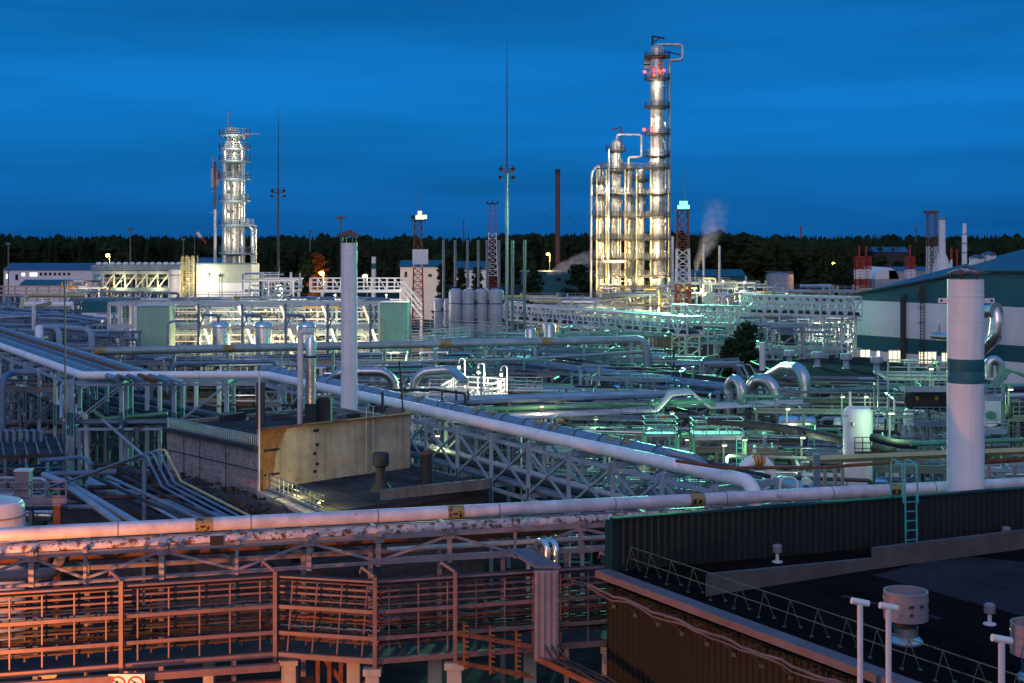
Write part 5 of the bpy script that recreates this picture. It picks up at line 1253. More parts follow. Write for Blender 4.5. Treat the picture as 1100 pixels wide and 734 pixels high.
for k, (px, Y3, w, d, h, lv, n_, vs, lb) in enumerate((
    (205, 198, 12, 5, 10.5, 3, 34, 2, 'warm-lit jungle of pipes behind the gantry by the pale green panel'),
    (262, 199, 11, 5, 10.5, 3, 34, 2, 'warm-lit jungle of pipes behind the first pair of filters'),
    (310, 199, 11, 5, 10.5, 3, 34, 2, 'warm-lit jungle of pipes behind the last filter'),
    (352, 198, 10, 5, 10.5, 3, 34, 2, 'warm-lit jungle of pipes behind the slim white chimney'),
    (398, 198, 9, 5, 10.5, 3, 34, 1, 'warm-lit jungle of pipes between slim chimney and green panel'),
    (130, 200, 8, 5, 8, 2, 20, 1, 'open pipe frame at the start of the gantry'),
    (260, 172, 30, 5, 5, 2, 30, 3, 'low pipe unit between teal main and gantry, before the filters'),
    (400, 170, 16, 5, 5, 2, 24, 2, 'low pipe unit between teal main and green panel'),
    (475, 165, 12, 5, 5.5, 2, 24, 1, 'low pipe unit behind the big silver arch'))):
    module(lb, XX(px, Y3), Y3, 0, w, d, h, R(2), 200+k, lv, n_, vs, M.pale_steel, [M.white_paint, M.cladding, M.pale_steel, M.yellow_paint, M.blue_steel], pd=(.16, .5))
# white walkway with stair
Y = 232
t = T('walkway_bridge', 'white steel walkway with lattice railings and a stair down to the silos', 'walkway', (XX(370, Y), Y, 0))
for (x0, x1) in ((284, 322), (333, 432)):
    b = MB(); za, zb_ = ZZ(313, Y), ZZ(299, Y)
    b.bar((XX(x0, Y), Y, za), (XX(x1, Y), Y, za), .4, .4)
    for f in (.35, .7, 1): b.bar((XX(x0, Y), Y, za+(zb_-za)*f), (XX(x1, Y), Y, za+(zb_-za)*f), .17)
    n = round((x1-x0)/8)
    for k in range(n+1):
        x = XX(x0+(x1-x0)*k/n, Y); b.bar((x, Y, za), (x, Y, zb_), .2)
        if k < n and k % 2: b.bar((x, Y, zb_), (XX(x0+(x1-x0)*(k+1)/n, Y), Y, za), .17)
    b.build('lattice_rail', M.white_paint, t)
    b = MB(); b.box(((XX(x0, Y)+XX(x1, Y))/2, Y+1, za+.1), (XX(x1, Y)-XX(x0, Y), 2, .2)); b.build('deck', M.white_paint, t)
    b = MB(); railing_mesh(b, [(XX(x0, Y), Y+2, za), (XX(x1, Y), Y+2, za)], zb_-za, 2.5, .14); b.build('rear_rail', M.white_paint, t)
b = MB(); 
for yo in (0, 1.6):
    for dz in (0, 1.1, 2.1): b.bar((XX(431, Y), Y+yo, ZZ(313, Y)+dz), (XX(453, Y), Y+yo, ZZ(341, Y)+dz), .2)
for k in range(12): s_ = k/11; b.bar((XX(431+22*s_, Y), Y, ZZ(313+28*s_, Y)), (XX(431+22*s_, Y), Y+1.6, ZZ(313+28*s_, Y)), .25, .06)
b.build('stair', M.white_paint, t)
for px in (290, 320, 345, 400, 430, 452): MB().bar((XX(px, Y), Y+1, 0), (XX(px, Y), Y+1, ZZ(314, Y) if px < 440 else ZZ(342, Y)), .4).build('post', M.white_paint, t)
for k, (px, Y3, w, h, lb) in enumerate(((330, 220, 20, 9.5, 'bright pipe unit below the white walkway'), (385, 219, 14, 9.5, 'bright pipe unit under the walkway end by the stair'), (292, 228, 8, 13.5, 'bright pipe stack beside the green-topped block'))):
    module(lb, XX(px, Y3), Y3, 0, w, 6, h, 0, 230+k, 3, 34, 2, M.white_paint, [M.white_paint, M.cladding, M.pale_steel, M.teal_pipe], pd=(.2, .5))
# green-topped block
Y = 250
t = T('process_block', 'blocky plant room, grey-green above and white below, lamp on its face', 'building', (XX(240, Y), Y, 0))
x0, x1 = XX(210.5, Y), XX(270, Y); zt, zm, zb_ = ZZ(284, Y), ZZ(304, Y), 0
MB().box(((x0+x1)/2, Y+4, (zt+zm)/2), (x1-x0, 8, zt-zm)).build('upper_wall', M.green_grey_wall, t)
MB().box(((x0+x1)/2, Y+4.02, zm/2), (x1-x0-.06, 8, zm)).build('lower_wall', M.white_wall, t)
b = MB(); b.bar((x0-.3, Y-.1, zt+.1), (x1+1.2, Y-.1, zt+.1), .5, .25); b.build('roof_edge', M.blue_steel, t)
b = MB(); railing_mesh(b, [(x0, Y-1.2, ZZ(322, Y)), (x1, Y-1.2, ZZ(322, Y))], 1.4, 2.3, .1); b.build('railing', M.grey_steel, t)
b = MB(); b.box(((x0+x1)/2, Y-.6, ZZ(322.5, Y)), (x1-x0, 1.2, .2)); b.build('walkway', M.pale_steel, t)
q = P(236, 296, Y-.3); b = MB(); b.box(q, (.35, .3, .5)); b.bar(q, V((q.x, q.y, ZZ(322, Y))), .08); b.build('wall_light', M.dark_steel, t)
q = P(222, 295.5, Y-1.0)
t = T('flood_lamp', 'round flood lamp glowing on the face of the green-topped block', 'lamp', q)
MB().box(q+V((0, .45, 0)), (.3, .7, .3)).build('arm', M.dark_steel, t); MB().lathe(q, [(.06, -.3), (.3, -.15), (.3, .15), (.06, .3)], 12).build('bulb', M.white_lamp, t)
point(q+V((0, -1.2, 0)), 620, (1, .92, .72), .3)
t = T('scaffold_tower', 'yellowish lit scaffold tower with ladders next to the green-topped block', 'scaffold', (XX(202, 249), 249, 0))
for i, px in enumerate((196, 202, 208)):
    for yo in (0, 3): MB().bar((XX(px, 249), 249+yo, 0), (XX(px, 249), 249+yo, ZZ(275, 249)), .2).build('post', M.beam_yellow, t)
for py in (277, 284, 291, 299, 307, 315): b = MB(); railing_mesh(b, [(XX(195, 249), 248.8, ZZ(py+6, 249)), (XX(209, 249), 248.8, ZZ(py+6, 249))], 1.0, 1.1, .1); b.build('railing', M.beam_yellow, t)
b = MB(); ladder_mesh(b, (XX(205, 248), 248.5, 0), (XX(205, 248), 248.5, ZZ(278, 248)), .7); b.build('ladder', M.white_paint, t)
q = V((XX(188, 252), 252, 0)); t = T('vertical_tank', 'bluish white upright cylinder beside the scaffold tower', 'tank', q)
MB().lathe(q, [(1.05, 0), (1.05, ZZ(296, 252)), (.95, ZZ(290, 252)), (.4, ZZ(289, 252))], 22).build('shell', M.white_lagging, t); MB().lathe(q, [(1.1, ZZ(296, 252)), (1.1, ZZ(295, 252))], 22).build('ring', M.grey_steel, t)
# air cooler bank
Y = 270
t = T('air_cooler', 'long air-cooler bank with a row of fan hoods on lit legs', 'cooler', (XX(145, Y), Y, 0))
x0, x1 = XX(100, Y), XX(194, Y)
MB().box(((x0+x1)/2, Y+4, ZZ(288, Y)), (x1-x0, 9, .8)).build('casing', M.teal_pipe, t)
MB().box(((x0+x1)/2, Y-.6, ZZ(293, Y)), (x1-x0, 1.2, .6)).build('walkway', M.pale_steel, t)
MB().box(((x0+x1)/2, Y-.6, ZZ(311, Y)), (x1-x0, 1.2, .7)).build('beam', M.blue_steel, t)
for k in range(13): x = x0+(x1-x0)*(k+.5)/13; MB().lathe((x, Y+1.5, ZZ(284.5, Y)), [(.62, 0), (.55, .3), (.2, .5)], 12).build('fan_hood', M.white_paint, t)
for k in range(9): x = x0+(x1-x0)*k/8; MB().bar((x, Y-.5, 0), (x, Y-.5, ZZ(289, Y)), .26).build('post', M.pale_steel, t)
b = MB(); railing_mesh(b, [(x0, Y-1.1, ZZ(291.5, Y)), (x1, Y-1.1, ZZ(291.5, Y))], 1.1, 2, .1); b.build('railing', M.pale_steel, t)
for k in range(8): x = x0+(x1-x0)*k/8; b = MB(); b.bar((x, Y-.5, ZZ(310, Y)), (x+(x1-x0)/8, Y-.5, ZZ(294, Y)), .2); b.bar((x, Y-.5, ZZ(326, Y)), (x+(x1-x0)/16, Y-.5, ZZ(312, Y)), .2); b.build('brace', M.bridge_paint, t)
module('amber-lit pipes packed under the air-cooler bank', XX(150, 273), 274, 0, 15, 5, 12.5, 0, 240, 3, 50, 2, M.pale_steel, [M.pale_steel, M.cladding, M.beam_yellow, M.dull_cladding], pd=(.2, .5))
module('pale pipe unit with orange box at the end of the air-cooler bank', XX(90, 262), 264, 0, 6, 5, 11, 0, 241, 3, 24, 1, M.white_paint, [M.white_paint, M.grey_steel, M.orange_band], pd=(.2, .5))
# pipes and racks of the left middle distance
t = T('pipe_bridge', 'pinkish lit railed pipe bridge before the long blue-roofed shed', 'pipe bridge', (XX(40, 300), 300, 0))
for py in (308, 312.5, 317): b = MB(); b.bar((XX(-10, 300), 300, ZZ(py, 300)), (XX(80, 300), 300, ZZ(py, 300)), .3); b.build('rail', mat('pink_steel', (.5, .36, .33), .5) if not hasattr(M, 'pink_steel') else M.pink_steel, t)
for k in range(8): x = XX(-8+k*12, 300); MB().bar((x, 300, 0), (x, 300, ZZ(307, 300)), .35).build('post', M.pink_steel, t)
pipe([P(23, 345, 225), P(23, 328, 225), P(27, 317, 228), P(92, 317.5, 228)], .7, M.beam_yellow, 'pale pipe bending down, upper of two beside the air-cooler end', n=10, rf=1.5)
pipe([P(27, 327.5, 224), P(78, 327.5, 224)], .95, M.white_lagging, 'fat white pipe, lower of two beside the air-cooler end', n=12)
pipe([P(8, 318, 215), P(8, 330, 215), P(14, 332, 214), P(100, 341, 205)], .5, M.blue_steel, 'blue looping pipe at the far frame edge', n=9, rf=1.2)
q = P(104, 340, 215); t = T('equipment_shed', 'dark blue-roofed shed with a pale base by the gantry start', 'shed', (q.x, 215, 0))
MB().box((XX(106, 215), 218, ZZ(330, 215)/2+1), (5.2, 6, ZZ(325, 215)-1)).build('wall', M.teal_wall, t); MB().box((XX(106, 214), 214.6, ZZ(341, 215)), (5.4, .5, 1.4)).build('base', M.white_wall, t)
for k, (pts, d, m_, lb) in enumerate((
    ([P(42, 372, 168), P(42, 352, 170)], 1.0, M.white_lagging, 'stubby white upright pipe beside the two elbowed ones'),
    ([P(46, 351, 172), P(60, 352.5, 170), P(63.5, 356, 168), P(64, 372, 168)], .75, M.pale_steel, 'pale elbowed pipe turning down, shorter of two'),
    ([P(56, 351, 172), P(92, 354, 168), P(98, 357, 167), P(98, 374, 167)], .75, M.pale_steel, 'pale elbowed pipe turning down, longer of two'),
    ([P(36, 355, 172), P(36, 328, 172)], .42, M.pale_paint, 'pinkish post-like pipe standing by the elbowed pipes'),
    ([P(36, 330, 172), P(54, 326, 178)], .4, M.dark_steel, 'dark capping pipe on the pinkish upright'),
    ([P(0, 362, 155), P(38, 366, 152), P(50, 362, 158)], .3, M.blue_steel, 'thin blue pipe crossing by the stubby white upright'),
    ([P(-10, 352, 178), P(100, 347, 186)], .4, M.blue_steel, 'level blue pipe behind the elbowed pipes'),
    ([P(-10, 342, 195), P(60, 338, 205), P(110, 345, 195)], .45, M.blue_lagging, 'lagged blue pipe bent gently behind the elbowed pipes'))):
    pipe(pts, d, m_, lb, rf=1.0, n=10)
LEFTR = [((-20, 352, 7), (120, 362, 7), 5, 'bluish rack at the far end of the white pipe', 6), ((-20, 338, 8), (112, 346, 8), 5, 'second bluish rack beyond the elbowed pipes', 6),
         ((100, 389, 5), (430, 384, 5), 4, 'rack half hidden under the long teal main', 5), ((-15, 330, 7), (80, 333, 7), 5, 'third bluish rack towards the long shed', 5), ((-20, 384, 5.5), (70, 377, 5.5), 5, 'rack crossing under the far white pipe', 5)]
for (a_, c_, w_, key, npz) in LEFTR:
    a, c = G(*a_), G(*c_); z = a_[2]
    rk = rack('steel '+key+' with many pipes', (a.x, a.y), (c.x, c.y), w_, [z*.6, z], 6, M.blue_steel, post=.28)
    sp = []
    for k in range(npz):
        m_, wd = rnd.choice(PAL); sp.append((-w_/2+.3+k*(w_-.6)/max(1, npz-1), rnd.choice([.25, .3, .4, .5]), m_, wd))
    rack_pipes(rk, z, sp, key, ext=(2, 4))
for k, (px, Y3, w, h, lb) in enumerate(((20, 160, 16, 6, 'blue-lit pipe unit under the far end of the white pipe'), (75, 180, 16, 8, 'blue-lit pipe unit behind the longer elbowed pipe'), (40, 205, 22, 8, 'blue-lit pipe unit before the fat white pipe'), (120, 165, 12, 6, 'blue-lit pipe unit behind the start of the teal main'), (50, 240, 22, 9, 'shadowed pipe unit below the pinkish bridge'), (140, 235, 18, 10, 'pale pipe unit before the air-cooler bank'))):
    module(lb, XX(px, Y3), Y3, 0, w, 7, h, R(-4), 250+k, 2, 32, 2, M.blue_steel, [M.blue_steel, M.pale_steel, M.grey_steel, M.blue_lagging], pd=(.2, .5))
for k in range(5):
    off = (k-3.5)*1.05; px = (158, 171, 196, 209, 233)[k]
    o = MB().bar(V((XX(px, 118+k), 118+k*1.2, 0)), V((XX(px, 118+k), 118+k*1.2, 8.6)), .3).build('pipe_post', M.pale_paint); tag(o, 'pale upright post below the white pipe corner stretch', 'post', 'posts below the level white pipe')

# ================================================================ grey silos and vent poles
Y = 210
for k, (px, w, py, ym) in enumerate(((489.5, 15, 310, 0), (503.5, 15, 310.5, -.4), (517.5, 15, 310, 0), (533, 16, 310, -.6), (471.5, 9.5, 320, -1.5), (479.5, 7, 321, 1.5))):
    x = XX(px, Y); r = w/2/F*Y; z = ZZ(py, Y)
    t = T('silo', ['big grey silo beside the small pair', 'big grey silo, second from the small pair', 'big grey silo, second from the thin tall mast', 'big grey silo right behind the thin tall mast', 'small grey silo nearest the white stair', 'narrow grey silo between small and big ones'][k], 'silo', (x, Y+ym, 0))
    MB().lathe((x, Y+ym, 2), [(r*.4, -1.2), (r, 0), (r, z-2.6), (r*.93, z-2.3), (r*.6, z-2.05), (r*.15, z-2)], 22).build('shell', M.silo_grey, t)
    b = MB()
    for f in (.35, .6, .82): b.lathe((x, Y+ym, z*f), [(r*1.05, 0), (r*1.05, .16)], 22)
    b.build('band', M.grey_steel, t)
    b = MB(); b.box((x+r, Y+ym-.4, z*.62), (.3, .5, .7)); b.box((x+r, Y+ym-.4, z*.85), (.3, .5, .4)); b.build('nozzle', M.dark_steel, t)
    b = MB()
    for a in range(4): b.bar((x+r*.8*math.cos(a*1.57+.7), Y+ym+r*.8*math.sin(a*1.57+.7), 0), (x+r*.8*math.cos(a*1.57+.7), Y+ym+r*.8*math.sin(a*1.57+.7), 2.4), .2)
    b.build('support_frame', M.grey_steel, t)
for k, (px, pb) in enumerate(((476.5, 322), (489, 308), (502.3, 309), (514, 309), (523.3, 310), (536, 309), (550.5, 372), (563.5, 372))):
    Y2 = 206 if k > 5 else 214; o = MB().tube([P(px, pb, Y2) if k < 6 else V((XX(px, Y2), Y2, 0)), P(px, 258, Y2)], .21, 9).build('vent_pole', M.pole_grey)
    tag(o, 'slim grey vent pole, '+ORD[k]+' along the silo row from the white stair', 'pole', 'vent poles at the silos')
b = MB(); railing_mesh(b, [P(436, 352, 205), P(545, 357, 195)], 1.3, 2.2, .1); tag(b.build('safety_railing', M.pale_steel), 'pale railing along the foot of the grey silos', 'railing')
b = MB(); railing_mesh(b, [P(436, 366, 175), P(505, 362, 180)], 1.2, 2, .09); tag(b.build('safety_railing', M.pale_steel), 'pale railing just before the one at the silo foot', 'railing')
for k, (px, w, y0) in enumerate(((570, 12, 352), (590.5, 12, 347))):
    x = XX(px, 188); r = w/2/F*188; t = T('vertical_tank', ['smaller silver-blue tank behind the teal main', 'silver-blue tank with ochre pipe behind the teal main'][k], 'tank', (x, 188, 0))
    MB().lathe((x, 188, 0), [(r, 0), (r, ZZ(y0+3, 188)), (r*.8, ZZ(y0+1, 188)), (r*.2, ZZ(y0, 188))], 20).build('shell', M.dull_cladding, t)
    MB().bar((x+r+.25, 188, 0), (x+r+.25, 188, ZZ(y0+1, 188)), .2).build('side_pipe', M.orange_band, t)
t = T('valve_house', 'small teal-green lit doorway booth under the teal main', 'booth', (XX(560, 178), 178, 0))
b = MB(); b.box((XX(561, 178), 180, 2.6), (2.2, 2.4, 4.4)); b.build('wall', M.sea_green, t); b = MB(); b.box((XX(561, 178), 178.7, 2.3), (.7, .1, 2.6)); b.build('door', M.rusty_steel, t); b = MB(); b.box((XX(561, 178), 180, 4.95), (2.6, 2.8, .2)); b.build('roof', M.pale_steel, t)
point(P(556, 381, 177.5)+V((0, -1, .2)), 700, (.1, 1, .65), .2)
point(P(575, 384, 176), 500, (.1, 1, .65), .2)

# ================================================================ long lattice pipe bridge
t = T('lattice_bridge', 'long blue-white lattice pipe bridge with a stepped-up end near the teal hall', 'pipe bridge', (XX(640, 225), 225, 0))
def seg(p, q, w, h, bays, nm='lattice_span'): truss_box(MB(), p, q, w, h, bays) ; b = MB(); truss_box(b, p, q, w, h, bays, .24); b.build(nm, M.bridge_paint, t)
A1, A2 = G(528, 341, 6.6), G(747, 360, 6.6)
seg(A1, A2, 3, 2.5, 26)
B1, B2 = V((A2.x-1.5, A2.y+8, ZZ(347, A2.y+8))), V((XX(796, 211), 211, ZZ(348, 211)))
seg(B1, B2, 3, 2.6, 7)
S2 = V((XX(801, 212), 212, ZZ(336, 212))); D2 = V((XX(925, 200), 202, ZZ(340, 202)))
seg(S2, D2, 3, 2.7, 14)
b = MB()
for dz in (0, 1.2, 2.5):
    for yo in (-1.3, 1.3): b.bar(B2+V((0, yo, dz)), S2+V((0, yo, dz)), .18)
b.build('stair_link', M.bridge_paint, t)
for px, Y, top in ((729, 208, 338), (744, 206, 338), (797, 211, 345), (802, 211, 325), (878, 205, 340), (912, 203, 340), (640, 223, 350), (690, 213, 354), (590, 232, 345)):
    b = MB(); lt = 1.0
    for sx in (-lt, lt): b.bar((XX(px, Y)+sx, Y, 0), (XX(px, Y)+sx, Y, ZZ(top, Y)), .24)
    hh = ZZ(top, Y); n = 7
    for k in range(n): b.bar((XX(px, Y)+(lt if k % 2 else -lt), Y, hh*k/n), (XX(px, Y)+(-lt if k % 2 else lt), Y, hh*(k+1)/n), .15)
    b.build('lattice_leg', M.bridge_paint, t)
b = MB()
for k in range(6): b.bar((XX(876+k*7, 204), 204, ZZ(343, 204) if k % 2 else ZZ(374, 204)), (XX(883+k*7, 204), 204, ZZ(374, 204) if k % 2 else ZZ(343, 204)), .18)
b.bar((XX(872, 204), 204, ZZ(343, 204)), (XX(925, 204), 204, ZZ(344, 204)), .25); b.bar((XX(830, 204), 204, ZZ(372, 204)), (XX(925, 204), 204, ZZ(375, 204)), .3)
b.build('lower_truss', M.bridge_paint, t)
u_ = (A2-A1).normalized()
for k, (off, m_, wd) in enumerate(((-1, M.dark_steel, 'dark'), (-.3, M.blue_steel, 'blue'), (.5, M.grey_steel, 'grey'), (1.1, M.lagging_dark, 'black'))):
    n_ = V((-u_.y, u_.x, 0))*off
    pipe([A1+n_+V((0, 0, .35+.6*(k % 2))), A2+n_+V((0, 0, .35+.6*(k % 2)))], .5, m_, f'{wd} pipe carried inside the long lattice bridge', n=9)
    pipe([S2+V((0, off, .4)), D2+V((0, off, .4))], .45, m_, f'{wd} pipe carried inside the stepped-up end of the bridge', n=9)
# level racks beyond, with silver tank ends
for k, (px, Y3, w, h, lb) in enumerate(((765, 290, 18, 11, 'yellow-lit process unit beyond the green-lamp mast'), (800, 300, 16, 10, 'yellow-lit process unit with hoop pipes near the far round tank'), (640, 262, 22, 7.5, 'warm-lit pipe unit behind the long lattice bridge'), (590, 285, 24, 8, 'dim pipe unit between silos and column cluster'), (850, 262, 22, 8, 'pipe unit beyond the stepped-up bridge end'), (880, 300, 20, 9, 'far pipe unit at the corner of the teal hall'), (700, 285, 18, 9, 'warm-lit pumps and pipes at the foot of the column cluster'))):
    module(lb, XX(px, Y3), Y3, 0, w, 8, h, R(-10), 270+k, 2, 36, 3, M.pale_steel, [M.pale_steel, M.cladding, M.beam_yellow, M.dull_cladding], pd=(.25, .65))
q = P(763, 322, 280); t = T('heat_exchanger', 'round white vessel end facing out among yellow-lit pipes', 'vessel', (q.x, 280, 0))
MB().tube([q+V((0, 0, 0)), q+V((.8, 6, 0))], 1.35, 22).build('shell', M.white_lagging, t); MB().tube([q+V((0, -.1, 0)), q+V((0.02, .25, 0))], 1.5, 22).build('flange', M.cladding, t)
for k, (x0, x1, y0, Y3) in enumerate(((811, 824.5, 306, 285), (776, 783, 318, 270), (706, 719, 308, 275))):
    pipe([P(x0, y0+16, Y3), P(x0, y0, Y3), P(x1, y0, Y3), P(x1, y0+16, Y3)], .45, M.cladding, 'square hoop of silver pipe '+('near the far round tank', 'above the pale pipe bridge', 'at the foot of the tall column')[k], rf=.7, n=9)
for k, (px, py) in enumerate(((757, 303), (762, 303), (776.5, 303), (800, 304))):
    q = P(px, py, 290); t = T('post_lamp', 'pale globe lamp on a post over the yellow-lit units', 'lamp', (q.x, 290, 0), 'globe lamps over the yellow-lit units')
    MB().tube([(q.x, 290, 0), (q.x, 290, q.z)], .12, 6).build('pole', M.pale_paint, t); MB().lathe(q, [(.1, -.3), (.42, 0), (.1, .35)], 10).build('globe', M.lit_window_pale, t)

# ================================================================ teal and white hall
Ya, Yb = 211, 176
def wl(px):  # point of the gable wall line in plan
    a, c = V((XX(918, 211), 211, 0)), V((XX(1100, 188), 188, 0)); k = (px-CX)/F
    s_ = (k*a.y-a.x)/((c.x-a.x)-k*(c.y-a.y)); return a+(c-a)*s_
t = T('industrial_hall', 'big hall with teal roof and white-and-teal striped gable wall', 'building', wl(918))
w0_, w1_ = wl(918), wl(1140); ud = (w1_-w0_).normalized(); nd = V((-ud.y, ud.x, 0))  # away
zA, zB, zC = ZZ(322.5, 211), ZZ(359.5, 211), ZZ(375.5, 211)
eav = wl(1045)
b = MB(); b.quad(z_(w0_, zA), z_(w1_, zA), z_(w1_, ZZ(294, 186)), z_(eav, ZZ(293, eav.y)))
i = len(b.v); b.v += [z_(w0_, zA), z_(eav, zA+.01), z_(eav, ZZ(293, eav.y)), z_(w0_, ZZ(317.5, 211))]
b.f = []; b.s = []; b.v = [z_(w0_, zA), z_(w1_, zA), z_(w1_, ZZ(293.5, w1_.y)), z_(eav, ZZ(293, eav.y)), z_(w0_, ZZ(317.5, 211))]; b.face((0, 1, 2, 3, 4)); b.build('upper_wall', M.teal_wall, t)
b = MB(); b.quad(z_(w0_, zB), z_(w1_, zB), z_(w1_, zA), z_(w0_, zA)); b.build('white_wall', M.lilac_wall, t)
b = MB(); b.quad(z_(w0_, zC), z_(w1_, zC), z_(w1_, zB), z_(w0_, zB)); b.build('teal_stripe', M.teal_wall, t)
b = MB(); b.quad(z_(w0_, 0), z_(w1_, 0), z_(w1_, zC), z_(w0_, zC)); b.build('lower_wall', M.white_wall, t)
b = MB(); b.quad(z_(w0_+nd*34, 0), z_(w0_, 0), z_(w0_, ZZ(317.5, 211)), z_(w0_+nd*34, ZZ(317.5, 211))); b.build('side_wall', M.lilac_wall, t)
r0_, r1_, r2_ = z_(w0_, ZZ(317.2, 211)+.1), z_(eav, ZZ(292.6, eav.y)+.1), z_(w1_, ZZ(293, w1_.y)+.1)
top = P(1150, 255, 212); bk = z_(w0_+nd*34, r0_.z)
b = MB(); b.v = [r0_-nd*.4, r1_-nd*.4, r2_-nd*.4, top, P(1010, 290.5, 222)]; b.face((0, 1, 2, 3, 4)); b.build('roof', M.teal_roof, t)
b = MB(); b.v = [r0_, P(1010, 290.5, 222), top, top+nd*40+V((0, 0, -3)), bk]; b.face((0, 1, 2, 3, 4)); b.build('rear_roof', M.teal_roof, t)
b = MB(); b.bar(r0_-nd*.45, r1_-nd*.45, .3, .28); b.bar(r1_-nd*.45, r2_-nd*.45, .3, .28); b.build('fascia', M.dark_steel, t)
for px, w, y0, y1 in ((930, 11, 375.7, 384), (962, 14, 376.5, 389), (997, 19, 378, 391), (944, 4, 377, 384), (1016, 8, 379, 390)):
    a, c = wl(px-w/2)-nd*.06, wl(px+w/2)-nd*.06
    b = MB(); b.quad(z_(a, ZZ(y1, a.y)), z_(c, ZZ(y1, c.y)), z_(c, ZZ(y0, c.y)), z_(a, ZZ(y0, a.y))); wn = b.build('window', M.lit_window, t)
    b = MB(); n = max(1, round(w/5))
    for k in range(n+1): q = a+(c-a)*k/n-nd*.04; b.bar(z_(q, ZZ(y1, q.y)), z_(q, ZZ(y0, q.y)), .13)
    b.bar(z_(a-nd*.04, ZZ(y0, a.y)), z_(c-nd*.04, ZZ(y0, c.y)), .14); b.bar(z_(a-nd*.04, ZZ(y1, a.y)), z_(c-nd*.04, ZZ(y1, c.y)), .14); b.build('frame', M.white_wall, wn)
for k, (px, y0, y1, Y3) in enumerate(((1049, 274, 286, 212), (1062, 270.5, 283, 212))):
    q = P(px, y1+3, Y3); t2 = T('ridge_ventilator', 'square hooded ventilator on the teal hall roof, '+('lower', 'higher')[k]+' of two', 'ventilator', q)
    hh = (y1-y0+3)/F*Y3
    MB().box(q+V((0, 0, hh*.42)), (1.55, 1.55, hh*.84), .3).build('body', M.white_wall, t2); b = MB(); b.lathe(q+V((0, 0, hh*.8)), [(1.2, 0), (1.2, .15), (.15, .5)], 8, smooth=False); b.build('hood', M.blue_roof, t2)
q0, q1 = wl(972.5)-nd*.5, wl(972.5)-nd*.5
o = MB().tube([z_(q0, ZZ(396, q0.y)), z_(q0, ZZ(320, q0.y)), z_(q0+nd*1.2-ud*.6, ZZ(318.5, q0.y))], .42, 12, rf=.4).build('flue_pipe', M.lagging_dark); tag(o, 'dark flue pipe climbing the striped wall of the teal hall', 'pipe')
t2 = T('wall_ladder', 'caged dark ladder on the striped wall of the teal hall', 'ladder', wl(992.5)-nd*.5)
q = wl(992.5)-nd*.35; b = MB(); ladder_mesh(b, z_(q, ZZ(400, q.y)), z_(q, ZZ(309, q.y)), .62, ud, .45, .1); b.build('rungs', M.dark_steel, t2)
b = MB(); b.bar(z_(q, ZZ(321, q.y))-nd*.3, z_(q, ZZ(307, q.y))-nd*.3, .75, .5); b.build('cage', M.dark_steel, t2)
b = MB()
for py in (331, 347, 372): b.bar(z_(q-ud*.8, ZZ(py, q.y)), z_(q+ud*.3, ZZ(py, q.y)), .08)
b.build('standoff', M.dark_steel, t2)
q = P(1020, 361, 196); t2 = T('wall_vessel', 'small silver cylinder fixed level on the striped hall wall', 'vessel', q)
MB().tube([P(998, 360, 197), P(1003, 361, 196.5), P(1030, 363, 193)], [.15, .55, .6], 14).build('body', M.cladding, t2); b = MB(); b.bar(P(1009, 368, 196), P(1009, 349, 196), .1); b.build('bracket', M.dark_steel, t2)
t2 = T('silver_duct', 'bent silver wall duct on the hall beyond the wide chimney', 'duct', P(1065, 370, 190))
MB().tube([P(1052, 336, 190), P(1070, 333, 187.5), P(1071, 345, 187), P(1069, 362, 187), P(1056, 374, 188.5)], .95, 14, rf=1.5).build('duct', M.cladding, t2)
MB().tube([P(1068, 334, 187.2), P(1070.5, 334, 186.8)], [1.15, 1.15], 14).build('flange', M.dull_cladding, t2)
